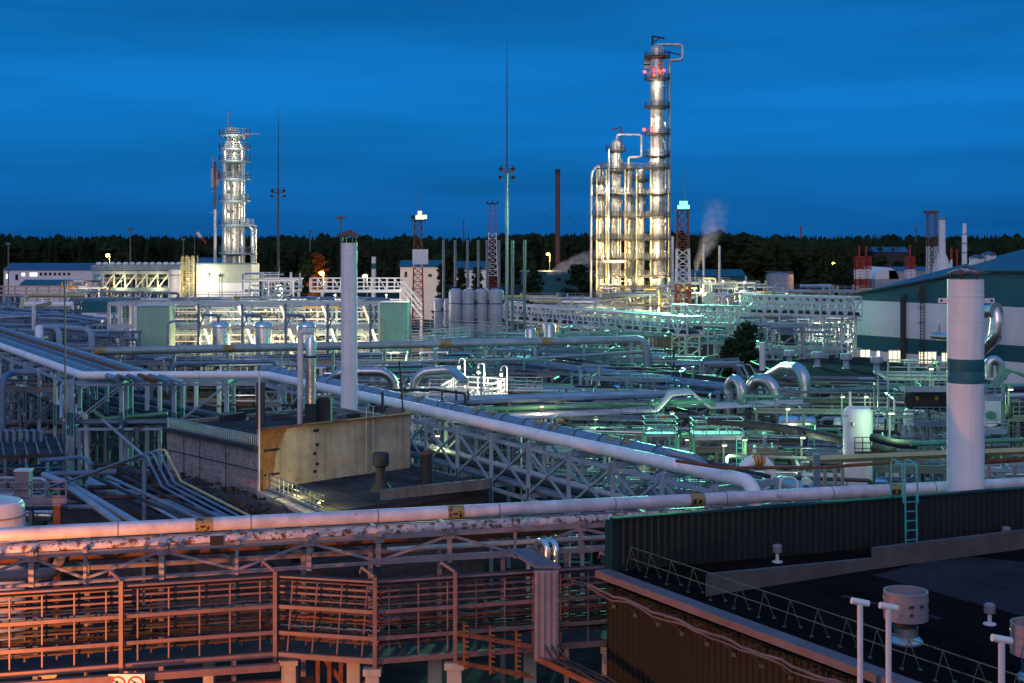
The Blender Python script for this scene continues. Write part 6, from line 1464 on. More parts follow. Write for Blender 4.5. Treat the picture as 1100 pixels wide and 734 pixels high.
# ================================================================ distillation columns
def column(label, px, wpx, py, Y, pybase, plats, arms=True, lean=0, top_pipe=None, pw=1.55, seed=0, mats=None, pm_=None):
    rd = random.Random(seed)
    x = XX(px, Y); r = wpx/2/F*Y; zt = ZZ(py, Y)
    t = T('distillation_column', label, 'column', (x, Y, 0))
    prof = [(r*1.12, 0), (r*1.12, 3), (r, 3.2)]; z = 3.2
    while z < zt-r-2.4: z += 2.4; prof += [(r, z-.06), (r*1.025, z-.05), (r*1.025, z+.05), (r, z+.06)]
    prof += [(r, zt-r*.8), (r*.9, zt-r*.4), (r*.6, zt-r*.1), (r*.15, zt)]
    MB().lathe((x, Y, 0), prof, 24).build('shell', mats or M.column_cladding, t)
    for k, pz in enumerate(plats):
        z = ZZ(pz, Y); R_ = r*pw+.55
        b = MB(); b.lathe((x, Y, z), [(r*1.02, -.45), (R_*.75, -.1), (R_, 0), (R_, .3), (r*1.02, .3)], 16, smooth=False); pl = b.build('platform', pm_ or M.dark_steel, t)
        b = MB(); n = 12
        pts = [V((x+R_*.97*math.cos(a), Y+R_*.97*math.sin(a), z+.2)) for a in [2*math.pi*i/n for i in range(n)]]
        railing_mesh(b, pts, 1.3, 3, .085, 2, closed=True); b.build('railing', pm_ or M.grey_steel, pl)
        if k+1 < len(plats):
            a = -1.2+1.1*(k % 2); lx, ly = x+(r+.4)*math.cos(a), Y+(r+.4)*math.sin(a)
            b = MB(); ladder_mesh(b, (lx, ly, ZZ(plats[k+1], Y)), (lx, ly, z+1.2), .6, step=.6, t=.1); b.build('ladder', M.dark_steel, t)
            for rp_ in range(3):
                a = rd.uniform(-2.6, -.5); b = MB(); zz = z-rd.uniform(1, 2.5); b.tube([(x+r*.7*math.cos(a), Y+r*.7*math.sin(a), zz), (x+(r+.5)*math.cos(a), Y+(r+.5)*math.sin(a), zz)], .4, 10); b.build('manhole', M.dull_cladding, t)
    for k in range(5):
        a = rd.uniform(-3, 0); rr = r+.35; d = rd.choice([.1, .14, .2]); z0, z1 = rd.uniform(0, zt*.3), rd.uniform(zt*.55, zt*.97)
        b = MB(); b.tube([(x+rr*math.cos(a), Y+rr*math.sin(a), z0), (x+rr*math.cos(a), Y+rr*math.sin(a), z1), (x+r*.6*math.cos(a), Y+r*.6*math.sin(a), z1+.5)], d, 8, rf=.4); b.build('riser', M.column_cladding, t)
    return t, x, r, zt
Yc = 340
LV = [160, 182, 209, 233.5, 258, 278.5, 297.5, 318]
t, x, r, zt = column('tallest silver column with red lamps and square overhead pipe loop', 706, 15.5, 48, Yc-2, 335, [62, 86, 116, 145, 168.5]+LV[1:], seed=1, pw=1.5)
b = MB(); b.tube([P(706, 50, Yc), P(706, 48, Yc), P(733, 48, Yc), P(733, 64, Yc), P(719, 65, Yc), P(719, 80, Yc), P(719.3, 325, Yc)], .36, 10, rf=.8); b.build('overhead_pipe', M.column_cladding, t)
b = MB(); b.bar(P(701, 60, Yc), P(701, 38.5, Yc), .5); b.bar(P(701, 39, Yc), P(714, 41.5, Yc), .4); b.bar(P(701, 46, Yc), P(709, 41, Yc), .25); b.bar(P(712, 55, Yc), P(731, 59, Yc), .3); b.build('davit', M.dark_steel, t)
for (px, py) in ((692.5, 77.5), (692, 139.5), (713, 76)):
    q = P(px, py, Yc-4); o = MB().lathe(q, [(.05, -.35), (.4, -.1), (.4, .2), (.05, .4)], 8).build('obstruction_lamp', M.red_lamp); tag(o, 'small red warning lamp on the tallest column', 'lamp', 'red warning lamps on the tallest column')
    point(q+V((0, -1, 0)), 220, (1, .06, .05), .3)
b = MB()
for py in (72, 68, 63): b.box(P(695, py, Yc), (1.4, 1.4, 1.2))
b.build('valve_box', M.dull_cladding, t)
t, x, r, zt = column('second tallest silver column with small square overhead loop', 661.5, 11, 150, Yc, 335, [163, 186]+LV[2:], seed=2)
b = MB(); b.tube([P(662, 152, Yc), P(663, 144.5, Yc), P(689, 145, Yc), P(689, 168.5, Yc), P(675, 169, Yc), P(675.5, 182, Yc)], .30, 9, rf=.6); b.build('overhead_pipe', M.column_cladding, t)
b = MB(); b.bar(P(667.5, 165, Yc), P(667.5, 136, Yc), .4); b.bar(P(667.5, 137, Yc), P(657, 139.5, Yc), .3); b.build('davit', M.dark_steel, t)
t, x, r, zt = column('slim silver column at the outer end of the cluster', 644.5, 9.5, 182, Yc+1, 335, [197, 209]+LV[3:], seed=3)
b = MB(); b.tube([P(644, 184, Yc), P(643, 177, Yc), P(636, 185, Yc), P(635.3, 190, Yc), P(634.8, 325, Yc)], .30, 9, rf=.9); b.build('side_pipe', M.column_cladding, t)
b = MB(); b.bar(P(646, 190, Yc), P(646, 175.5, Yc), .4); b.bar(P(646, 176, Yc), P(654, 176, Yc), .4); b.build('davit', M.dark_steel, t)
column('slim silver column standing third, beside the second tallest', 675.5, 8, 178, Yc+2, 335, [182, 209]+LV[3:], seed=4)
column('slim silver column tucked against the tallest one', 688.5, 8.5, 180, Yc+1, 335, [195, 209]+LV[3:], seed=5)
pipe([P(653.8, 160, Yc-5), P(653.5, 285, Yc-5), P(653.5, 318, Yc-5), P(657, 322, Yc-5), P(690, 322, Yc-5)], .5, M.column_cladding, 'long thin downcomer pipe before the column cluster', rf=1)
pipe([P(672, 281, Yc-5), P(648, 281, Yc-6), P(646.5, 277, Yc-6), P(649, 274.5, Yc-6)], .6, M.white_lagging, 'white hooked pipe crossing the front of the column cluster', rf=.8)
t = T('walkway_deck', 'steel walkway decks linking all the columns of the cluster', 'walkway', (XX(675, Yc), Yc-3, 0))
for k, py in enumerate(LV):
    if py < 180: continue
    x0, x1 = (640, 716); b = MB(); z = ZZ(py, Yc)
    b.box(((XX(x0, Yc)+XX(x1, Yc))/2, Yc-3.4, z), (XX(x1, Yc)-XX(x0, Yc), 1.5, .25)); dk = b.build('deck', M.dark_steel, t)
    b = MB(); railing_mesh(b, [V((XX(x0, Yc), Yc-4.1, z)), V((XX(x1, Yc), Yc-4.1, z))], 1.25, 2.4, .09); b.build('railing', M.grey_steel, dk)
for px in (640, 650, 670, 682, 697, 716): MB().bar((XX(px, Yc), Yc-4, 0), (XX(px, Yc), Yc-4, ZZ(183, Yc)), .2).build('post', M.beam_yellow, t)
# flood lamps on the walkway decks
kk = 0
WARM = (1, .74, .36)
for py, xs in ((300, (640, 664, 690, 712)), (270, (644, 680, 706)), (240, (650, 684, 708)), (205, (648, 672, 706)), (165, (664, 704)), (130, (704,)), (92, (704,)), (322, (650, 676, 700))):
    for px in xs:
        q = P(px, py, Yc-6.5); kk += 1
        t = T('flood_lamp', 'small flood lamp bracketed out in front of the column cluster', 'lamp', q, 'flood lamps on the column cluster')
        MB().bar(q, q+V((0, 2.6, -.5)), .09).build('arm', M.dark_steel, t); MB().box(q, (.3, .25, .3)).build('head', M.dark_steel, t); MB().box(q+V((0, .16, 0)), (.22, .06, .22)).build('lens', M.warm_lamp, t)
        point(q+V((0, .3, 0)), 1700 if py > 150 else 1250, WARM if py > 230 else (1, .86, .6), .25)
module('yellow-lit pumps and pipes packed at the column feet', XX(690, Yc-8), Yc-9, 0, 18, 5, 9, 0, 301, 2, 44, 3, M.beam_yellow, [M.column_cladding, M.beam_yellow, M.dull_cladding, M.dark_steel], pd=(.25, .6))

# slender column on the other side, with its own decks
Y = 290
t, x, r, zt = column('lone silver column with wide railed decks above the green-topped block', 252, 12, 137, Y, 306, [147, 161.5, 174.5, 193.5, 217, 243, 273], seed=8, pw=2.35, mats=M.column_cladding, pm_=M.pale_steel)
b = MB()
for px, d in ((241.5, .62), (260.5, .5)): b.tube([P(px, 310, Y-1), P(px, 160, Y-1), P(px+(4 if px < 250 else -4), 152, Y-1)], d, 10, rf=1)
b.build('riser', M.cladding, t)
b = MB(); b.tube([P(272.5, 310, Y), P(272.5, 247, Y), P(270, 243, Y), P(262, 241, Y)], .62, 10, rf=1); b.build('side_pipe', M.cladding, t)
b = MB(); b.box((XX(262, Y), Y-1, ZZ(243, Y)), (5.2, 3, .3)); b.box((XX(266, Y), Y-1, ZZ(273, Y)), (4, 3, .25)); dk = b.build('deck', M.grey_steel, t)
b = MB(); railing_mesh(b, [V((XX(249, Y), Y-2.5, ZZ(243, Y))), V((XX(275, Y), Y-2.5, ZZ(243, Y)))], 1.3, 1, .1); b.build('railing', M.pale_steel, dk)
b = MB(); b.bar(P(245, 165, Y-2), P(245, 121, Y-2), .22); b.bar(P(262, 150, Y-2), P(263, 144, Y-2), .2); b.bar(P(263, 144, Y-2), P(280, 144, Y-2), .2); b.build('davit', M.lilac_steel, t)
b = MB(); b.lathe(P(249, 141, Y-1), [(.2, -1), (1.1, -.5), (1.25, 0), (1.0, .7), (.3, 1)], 16); b.build('condenser', M.dull_cladding, t)
for k, py in enumerate((150, 164, 200, 228, 258)):
    q = P(250, py, Y-5.5); tl = T('flood_lamp', 'small flood lamp bracketed from the decks of the lone column', 'lamp', q, 'flood lamps on the lone column')
    MB().bar(q, q+V((0, 2.6, -.4)), .09).build('arm', M.dark_steel, tl); MB().box(q, (.3, .25, .3)).build('head', M.dark_steel, tl); MB().box(q+V((0, .16, 0)), (.2, .06, .2)).build('lens', M.warm_lamp, tl)
    point(q+V((0, .3, 0)), 620, (1, .84, .62), .25)
t = T('antenna_mast', 'reddish tube mast with aerial panels beside the lone column', 'mast', (XX(231, Y), Y, 0))
MB().tube([(XX(231, Y), Y, 0), P(231, 225, Y)], .3, 10).build('lower_tube', M.pale_paint, t); MB().tube([P(231, 225, Y), P(231, 174, Y)], .26, 10).build('upper_tube', M.brown_red, t)
b = MB()
for py in (186, 196): b.box(P(228.5, py, Y), (.5, .5, 1.9)); b.box(P(233.5, py, Y), (.5, .5, 1.9))
for dx in (-2.5, 0, 2.5): b.bar(P(231+dx, 182, Y), P(231+dx, 168, Y), .08)
b.bar(P(226, 228.5, Y), P(236, 228.5, Y), .2); b.bar(P(227, 206, Y), P(231, 206, Y), .2); b.build('aerial', M.lilac_steel, t)

# ================================================================ masts
def light_mast(label, px, Y, py_top, py_plat, base_m, lamp=True, whip=None, w0=1.3, w1=.6):
    x = XX(px, Y)
    return x
t = lattice_tower('yellow-lamp lattice mast in red and white before the white building', XX(449, 330), 330, 0, ZZ(237, 330), 2.6, 1.6, ((0, .55, M.red_paint), (.55, .64, M.white_paint), (.64, 1, M.rusty_steel)), 14, name='light_mast')
b = MB(); b.box(P(450, 237, 330), (3.2, 2.4, .25)); b.build('head_platform', M.dark_steel, t)
b = MB(); b.box(P(451.5, 276, 328.8), (3.6, 1.8, 3.5)); b.build('equipment_cabin', M.white_wall, t)
for dx, dz in ((-1.5, 0), (-.4, 0), (.6, 0), (.1, 1.0), (1.3, .1)): MB().box(P(450.5, 233.6, 329)+V((dx, 0, dz)), (.9, .3, .9)).build('floodlight', M.mast_lamp_yellow if dx > -1 else M.dark_steel, t)
spot(P(450.5, 233.6, 328)+V((.3, -.5, 0)), V((-25, 160, 16)), 190000, (1, .90, .55), 100, .5); bpy.context.scene.collection.objects[-1].data.spot_blend = 1.0
b = MB(); b.bar(P(450, 236, 330), P(450, 205, 330), .12); b.build('rod', M.grey_steel, t)
Yg = 262
t = lattice_tower('green-lamp lattice mast, white over red, beside the column cluster', XX(733.5, Yg), Yg, 0, ZZ(224, Yg), 3.0, 1.9, ((0, .46, M.red_paint), (.46, .71, M.white_paint), (.71, 1, M.rusty_steel)), 16, name='light_mast')
b = MB(); b.box(P(734, 226, Yg), (2.8, 2.2, .2)); b.build('head_platform', M.dark_steel, t)
for dx, dz in ((-.75, 0), (0, 0), (.75, 0), (-.4, .75), (.4, .75)): MB().box(P(734.3, 222.5, Yg-1)+V((dx, 0, dz)), (.7, .3, .7)).build('floodlight', M.mast_lamp_green, t)
b = MB(); b.bar(P(736, 225, Yg), P(736.5, 180, Yg), .14); b.build('rod', M.grey_steel, t)
spot(P(734.3, 221.5, Yg-1.8), V((22, 100, 26)), 720000, (.19, 1, .45), 70, .5); bpy.context.scene.collection.objects[-1].data.spot_blend = 1.0
lattice_tower('red and white lattice mast with platform behind the vent poles', XX(529, 420), 420, 0, ZZ(219, 420), 3.4, 1.8, ((0, .3, M.red_paint), (.3, .72, M.white_paint), (.72, 1, M.red_paint)), 16)
t = lattice_tower('far red and white lattice mast near the conical chimney', XX(1001, 430), 430, 0, ZZ(226, 430), 2.8, 2.4, ((0, .32, M.brown_red), (.32, .62, M.white_paint), (.62, 1, M.brown_red)), 14)
b = MB(); b.box(P(1000.5, 228, 430), (4, 3, .8)); b.build('platform', M.brown_red, t)
b = MB(); q = P(529, 219, 420); b.box(q, (3.2, 3.2, .3))
for dx in (-1.6, 0, 1.6): b.box(q+V((dx, 0, .5)), (.5, .5, .7))
tag(b.build('mast_head', M.dark_steel), 'dark lamp platform on top of the mast behind the vent poles', 'platform')
def pole_mast(label, px, Y, ytop, yplat, base, plat=True):
    x = XX(px, Y); t = T('lightning_mast', label, 'mast', (x, Y, 0))
    MB().tube([(x, Y, 0), (x, Y, ZZ(yplat, Y))], [base, base*.55], 9).build('pole', M.teal_pipe if px > 500 else M.grey_steel, t)
    MB().tube([(x, Y, ZZ(yplat, Y)), (x, Y, ZZ(ytop+40, Y)), (x, Y, ZZ(ytop, Y))], [base*.42, base*.3, base*.08], 7).build('spike', M.dark_steel, t)
    b = MB(); z = ZZ(yplat, Y); w_ = 6/F*Y
    b.box((x, Y, z), (w_*2.2, w_*1.4, .18)); railing_mesh(b, [V((x-w_, Y-w_*.6, z)), V((x+w_, Y-w_*.6, z)), V((x+w_, Y+w_*.6, z)), V((x-w_, Y+w_*.6, z))], 1.0, 1, .07, 1, True); b.build('platform', M.grey_steel, t)
    for sx in (-1, 1):
        for oy in (.4, -.8): b = MB(); b.box((x+sx*w_*1.15, Y-.3, z+oy), (.5, .5, .5)); b.bar((x+sx*w_*.5, Y-.3, z+oy), (x+sx*w_*1.15, Y-.3, z+oy), .1); b.build('lamp_head', M.dark_steel, t)
    b = MB(); ladder_mesh(b, (x, Y-base-.2, 1), (x, Y-base-.2, z), .4, step=.7, t=.07); b.build('ladder', M.grey_steel, t)
pole_mast('tallest thin mast with needle spike right beside the grey silos', 544.5, 200, 42, 185, .22)
pole_mast('slim pole mast with lamps next to the lone column', 299, 310, 112, 207, .30)
# guyed red-brown stack and far chimneys
t = T('guyed_stack', 'thin red-brown steel stack held by guy wires on the horizon', 'stack', (XX(599, 480), 480, 0))
x = XX(599, 480); MB().tube([(x, 480, 0), (x, 480, ZZ(182, 480))], .85, 14).build('shaft', M.brown_red, t)
MB().tube([(x, 480, ZZ(186, 480)), (x, 480, ZZ(182, 480))], .95, 14).build('rim', M.dark_steel, t)
for k, (dx, dy) in enumerate(((-22, -6), (22, -6), (3, 24))): MB().tube([(x, 480, ZZ(214, 480)), (x+dx, 480+dy, 2)], .05, 5).build('guy_wire', M.dark_steel, t)
t = T('flared_chimney', 'pale grey chimney with a flared conical foot on the horizon', 'chimney', (XX(1011, 440), 440, 0))
x = XX(1012, 440); MB().lathe((x, 440, 0), [(2.9, 0), (2.9, ZZ(288, 440)), (1.1, ZZ(272, 440)), (1.02, ZZ(240, 440)), (1.0, ZZ(234, 440))], 22).build('shaft', M.white_lagging, t)
MB().lathe((x, 440, ZZ(236, 440)), [(1.08, 0), (1.08, .5)], 22).build('rim', M.grey_steel, t)
x = XX(1036, 440); t = T('chimney', 'straight pale chimney, slimmer of the two on the horizon', 'chimney', (x, 440, 0))
MB().lathe((x, 440, 0), [(.85, 0), (.8, ZZ(252, 440)), (.62, ZZ(250, 440)), (.62, ZZ(240, 440))], 18).build('shaft', M.white_lagging, t)
b = MB()
for py in (252, 262, 272): b.lathe((x, 440, ZZ(py, 440)), [(.9, 0), (.9, .25)], 18)
b.build('ring', M.grey_steel, t)
for k, (px, y0, ybot, Y, w) in enumerate(((923, 264, 318, 400, 2.2), (930.5, 264.5, 318, 402, 2.2), (977.5, 264, 302, 420, 2.2), (1022, 266, 290, 420, 2.4), (1028, 268, 290, 420, 2.2))):
    x = XX(px, Y); r = w/2/F*Y; lb = ('red stack with white-banded lattice frame, first of the close pair', 'red stack with white-banded lattice frame, second of the close pair', 'lone red stack with white-banded foot near the hangar', 'short red stack with white foot beside the chimneys', 'plain short red stack beside the straight chimney')[k]
    t = T('red_stack', lb, 'stack', (x, Y, 0)); MB().tube([(x, Y, ZZ(ybot, Y)-4), (x, Y, ZZ(y0, Y))], r, 12).build('shaft', M.red_paint, t)
    if k != 4: MB().tube([(x, Y, ZZ(ybot if k == 3 else 299, Y)), (x, Y, ZZ(279 if k == 3 else 290, Y))], r*1.08, 12).build('white_band', M.white_paint, t)
    if k < 3:
        wd = 9/F*Y; b = MB()
        for (f0, f1, m_) in ((300, 318, M.red_paint), (290, 300, M.white_paint), (276, 290, M.red_paint)):
            b = MB(); za, zb_ = ZZ(f1, Y), ZZ(f0, Y); s0 = wd/2*(1 if f1 > 300 else .9)
            for n_ in range(3):
                a, c = za+(zb_-za)*n_/3, za+(zb_-za)*(n_+1)/3
                for sx in (-1, 1):
                    for sy in (-1, 1): b.bar((x+sx*s0, Y+sy*s0, a), (x+sx*s0, Y+sy*s0, c), .3)
                b.bar((x-s0, Y-s0, a), (x+s0, Y-s0, c), .22); b.bar((x+s0, Y-s0, a), (x-s0, Y-s0, c), .22); b.bar((x-s0, Y-s0, c), (x+s0, Y-s0, c), .25)
            b.build('frame_section', m_, t)
x = XX(401.5, 380); t = T('striped_stack', 'short pale stack with teal stripe past the slim chimney', 'stack', (x, 380, 0))
MB().tube([(x, 380, 0), (x, 380, ZZ(276, 380))], .62, 12).build('shaft', M.white_lagging, t); MB().tube([(x, 380, ZZ(289, 380)), (x, 380, ZZ(283, 380))], .64, 12).build('teal_band', M.teal_paint, t)
for k, (px, Y, y0, lb) in enumerate(((756, 330, 262, 'pale far pole near the steam, taller of two'), (773, 330, 264, 'pale far pole near the steam, shorter of two'), (722.5, 300, 254, 'pale upright pipe behind the green-lamp mast'))):
    o = MB().tube([(XX(px, Y), Y, 0), P(px, y0, Y)], .28, 8).build('steel_pole', M.pale_paint); tag(o, lb, 'pole')
for k, (px, y0, Y, lb) in enumerate(((140, 246, 420, 'far lamp post with a dark pear-shaped head above the cooler bank'), (9, 262, 420, 'far lamp post at the edge of the frame'), (197, 257, 430, 'far plain lamp post behind the scaffold tower'), (366, 234, 400, 'far lamp mast just behind the slim white chimney'), (333, 249, 470, 'thin far post rising above the wood line'), (498, 236, 900, 'thin distant lattice spike beyond the wood'), (860, 243, 1200, 'tiny red-topped distant mast beyond the wood'), (984, 244, 900, 'small distant mast beyond the flared chimney'))):
    x = XX(px, Y); t = T('lamp_post', lb, 'post', (x, Y, 0)); MB().tube([(x, Y, 0), (x, Y, ZZ(y0, Y))], .2*Y/420, 7).build('pole', M.grey_steel if px != 860 else M.red_paint, t)
    b = MB(); b.box((x, Y, ZZ(y0, Y)), (1.2 if px != 366 else 3.2, .8, .7)); b.build('head', M.grey_steel if px != 860 else M.red_paint, t)
q = P(212, 250, 420); t = T('windsock', 'striped windsock hanging from a short pole before the wood', 'windsock', (q.x, 420, 0))
MB().tube([(q.x-.8, 420, 0), (q.x-.8, 420, q.z+.4)], .12, 6).build('pole', M.grey_steel, t); MB().tube([q, P(216, 255, 420)], [.55, .42], 10).build('white_sleeve', M.white_paint, t); MB().tube([P(216, 255, 420), P(221.5, 262, 420)], [.42, .22], 10).build('red_sleeve', M.red_paint, t)

# ================================================================ far buildings
def shed(label, x0, x1, ye, yr, yb, Y, depth, wm, rm, wins=(), name='shed', lit=()):
    t = T(name, label, 'building', (XX((x0+x1)/2, Y), Y, 0)); xa, xb = XX(x0, Y), XX(x1, Y); ze, zr = ZZ(ye, Y), ZZ(yr, Y)
    MB().box(((xa+xb)/2, Y+depth/2, ze/2), (xb-xa, depth, ze)).build('wall', wm, t)
    b = MB(); o = .4
    b.v = [V(p) for p in ((xa-o, Y-o, ze+.05), (xb+o, Y-o, ze+.05), (xb+o, Y+depth/2, zr), (xa-o, Y+depth/2, zr), (xa-o, Y+depth+o, ze+.05), (xb+o, Y+depth+o, ze+.05))]
    b.face((0, 1, 2, 3)); b.face((3, 2, 5, 4)); b.face((0, 3, 4)); b.face((1, 5, 2)); b.build('roof', rm, t)
    for i, (wx, wy, ww, wh) in enumerate(wins):
        b = MB(); b.box((XX(wx, Y), Y-.04, ZZ(wy, Y)), (ww/F*Y, .1, wh/F*Y)); b.build('window', M.lit_window_pale if i in lit else M.window_dark, t)
    return t
shed('long low white shed with blue roof and a few lit windows far off', 4, 100, 290.5, 283, 303, 520, 16, M.white_wall, M.blue_roof, [(8, 297, 3, 5), (18, 298, 3, 6), (25, 295, 3.5, 3.5), (36, 295, 8, 4)]+[(44+k*5, 294.5, 2.6, 3) for k in range(7)], lit=(0, 2, 3))
shed('dark low shed with teal roof in front of the long blue-roofed one', 22, 82, 306.5, 301, 310, 380, 10, M.white_wall, M.teal_roof)
shed('white plant building with teal trim behind the yellow-lamp mast', 430, 472, 287, 280, 314, 350, 14, M.white_wall, M.teal_roof, [(436, 295, 3, 6), (462, 296, 4, 3)])
shed('white building with pale green roof behind the vent poles', 490, 524, 290, 281, 312, 360, 14, M.white_wall, M.teal_roof, [(498, 298, 3, 4), (508, 298, 3, 4)])
shed('dark teal workshop block beyond the thin tall mast', 560, 640, 292, 291, 316, 430, 14, M.teal_wall, M.blue_roof, [(580, 300, 5, 4), (600, 300, 5, 4)])
shed('low house with rusty red roof near the guyed stack', 600, 628, 290, 282, 294, 470, 12, M.brick_wall, M.red_roof, [(608, 292, 3, 2)])
shed('low dark building with blue roof set in the far wood', 940, 976, 271, 265.5, 276, 640, 14, M.dark_steel, M.blue_roof)
shed('long grey low shed beyond the red stacks', 955, 1000, 291, 287, 300, 450, 12, M.silo_grey, M.blue_roof)
shed('low teal-roofed hall past the steam plume', 720, 800, 297, 290, 306, 400, 14, M.teal_wall, M.teal_roof)
shed('small blue-roofed hut behind the green-topped block', 212, 240, 283, 277, 290, 420, 10, M.dark_steel, M.blue_roof)
Y = 450; t = T('arched_hangar', 'pale arched hangar half hidden beyond the teal hall', 'hangar', (XX(952, Y), Y, 0))
b = MB(); xc, rr, n = XX(953, Y), 12.5/F*Y, 16; zc_ = ZZ(300, Y); base = len(b.v)
for yy in (Y, Y+26):
    for k in range(n+1): a = math.pi*k/n; b.v.append(V((xc+rr*math.cos(a), yy, zc_+rr*1.0*math.sin(a))))
for k in range(n): b.face((k, k+1, n+1+k+1, n+1+k), True)
b.face(tuple(range(n, -1, -1))); b.build('shell', M.white_wall, t)
MB().box((xc, Y+13, zc_/2), (rr*2, 25.8, zc_)).build('base', M.silo_grey, t)
x = XX(837.5, 520); t = T('storage_tank', 'wide pale round storage tank standing before the far wood', 'tank', (x, 520, 0))
MB().lathe((x, 520, 0), [(5.1, 0), (5.1, ZZ(295, 520)), (3, ZZ(293.5, 520)), (.2, ZZ(293, 520))], 32).build('shell', M.silo_grey, t)
b = MB(); n = 20; railing_mesh(b, [V((x+5*math.cos(2*math.pi*k/n), 520+5*math.sin(2*math.pi*k/n), ZZ(295, 520))) for k in range(n)], 1, 3, .12, 1, True); b.build('railing', M.grey_steel, t)
# far lamps
for k, (px, py, Y, c, w_, m_, lb) in enumerate(((115.5, 274.5, 400, (1, .75, .35), 5000, 'orange_lamp', 'bright amber street lamp above the air-cooler bank'), (345, 293.5, 330, (1, .55, .14), 9000, 'orange_lamp', 'amber street lamp by the autumn-coloured tree'), (588.5, 273, 440, (1, .6, .15), 6000, 'orange_lamp', 'amber street lamp near the guyed stack'), (895, 283, 520, (1, .45, .1), 9000, 'orange_lamp', 'orange street lamp glowing before the far wood'), (392, 297, 330, (1, .7, .3), 1500, 'warm_lamp', 'small warm lamp past the slim chimney'), (299, 309, 240, (1, .9, .7), 2500, 'white_lamp', 'small white lamp by the walkway near the green-topped block'))):
    q = P(px, py, Y); t = T('street_lamp', lb, 'lamp', (q.x, Y, 0)); MB().tube([(q.x+.6, Y, 0), (q.x+.6, Y, q.z+.5), (q.x, Y-.2, q.z+.5)], .12, 7, rf=.3).build('pole', M.grey_steel, t)
    MB().lathe(q, [(.1, -.5), (.6, -.1), (.55, .25), (.1, .5)], 10).build('bulb', getattr(M, m_), t); point(q+V((0, -1.2, -.6)), w_, c, .4)

# ================================================================ single trees
def leaf_tree(label, x, y, h, w, m, seed, kind='tree', conic=.5, n=2600, ls=.22):
    rd = random.Random(seed); t = T('pine_tree' if conic > .6 else 'bushy_tree', label, 'tree', (x, y, 0))
    b = MB(); b.tube([(x, y, 0), (x+.05*h*.2, y, h*.45), (x, y, h*.92)], [h*.03, h*.02, h*.004], 8)
    limbs = []
    for k in range(34):
        f = .12+.83*k/34; a = rd.random()*6.28; L_ = w*(1-f)**conic*rd.uniform(.6, 1.08)*(.55+.45*min(1, f*4))
        p0 = V((x, y, h*f)); p1 = p0+V((L_*math.cos(a), L_*math.sin(a), L_*rd.uniform(-.12, .3))); limbs.append((p0, p1, L_)); b.tube([p0, p1], [h*.008, h*.002], 5)
    b.build('trunk', M.bark, t)
    b = MB()
    for k in range(n):
        p0, p1, L_ = rd.choice(limbs); f = rd.uniform(.2, 1.05)
        c = p0+(p1-p0)*f+V((rd.gauss(0, .10*w), rd.gauss(0, .10*w), rd.gauss(0, .05*w)))
        d = V((rd.gauss(0, 1), rd.gauss(0, 1), rd.gauss(0, .6))).normalized(); e = d.orthogonal().normalized(); e = Matrix.Rotation(rd.random()*6.28, 3, d) @ e; g = d.cross(e)
        s_ = ls*rd.uniform(.6, 1.5)
        i = len(b.v); b.v += [c-e*s_, c+g*s_*.5, c+e*s_, c-g*s_*.5]; b.face((i, i+1, i+2, i+3))
    b.build('crown', m, t)
leaf_tree('big dark pine standing under the lattice bridge by the low roof', XX(803, 196), 196, ZZ(346, 196), 4.6, M.foliage, 1, conic=.85, n=3000, ls=.26)
leaf_tree('smaller dark shrub-like pine beside the big one under the bridge', XX(786, 192), 192, ZZ(362, 192), 2.6, M.foliage, 2, conic=.7, n=2200, ls=.28)
leaf_tree('autumn-coloured tree lit by the amber street lamp', XX(342, 345), 345, ZZ(269, 345), 3.6, M.autumn_foliage, 3, conic=.45, n=2400, ls=.4)
leaf_tree('dark green tree beside the autumn-coloured one', XX(331, 350), 350, ZZ(267, 350), 4.6, M.foliage, 4, conic=.45, n=2600, ls=.42)
leaf_tree('young pine before the white plant building', XX(474, 320), 320, ZZ(280, 320), 3.2, M.foliage, 5, conic=.8, n=2000, ls=.36)
leaf_tree('young pine between two vent poles', XX(495, 318), 318, ZZ(285, 318), 3.4, M.foliage, 6, conic=.8, n=2000, ls=.36)
leaf_tree('young pine behind the last silo', XX(513, 316), 316, ZZ(283, 316), 3.0, M.foliage, 7, conic=.8, n=2000, ls=.36)
leaf_tree('bushy dark tree at the foot of the guyed stack', XX(622, 390), 390, ZZ(283, 390), 6.0, M.foliage, 8, conic=.5, n=2600, ls=.5)
leaf_tree('bushy dark tree before the teal workshop block', XX(572, 380), 380, ZZ(288, 380), 4.5, M.foliage, 9, conic=.5, n=2200, ls=.5)
leaf_tree('low bush beside the orange street lamp', XX(905, 480), 480, ZZ(281, 480), 6.0, M.foliage, 10, conic=.45, n=2400, ls=.55)
leaf_tree('bushy dark tree behind the long grey shed', XX(965, 480), 480, ZZ(280, 480), 5.0, M.foliage, 11, conic=.45, n=2400, ls=.55)

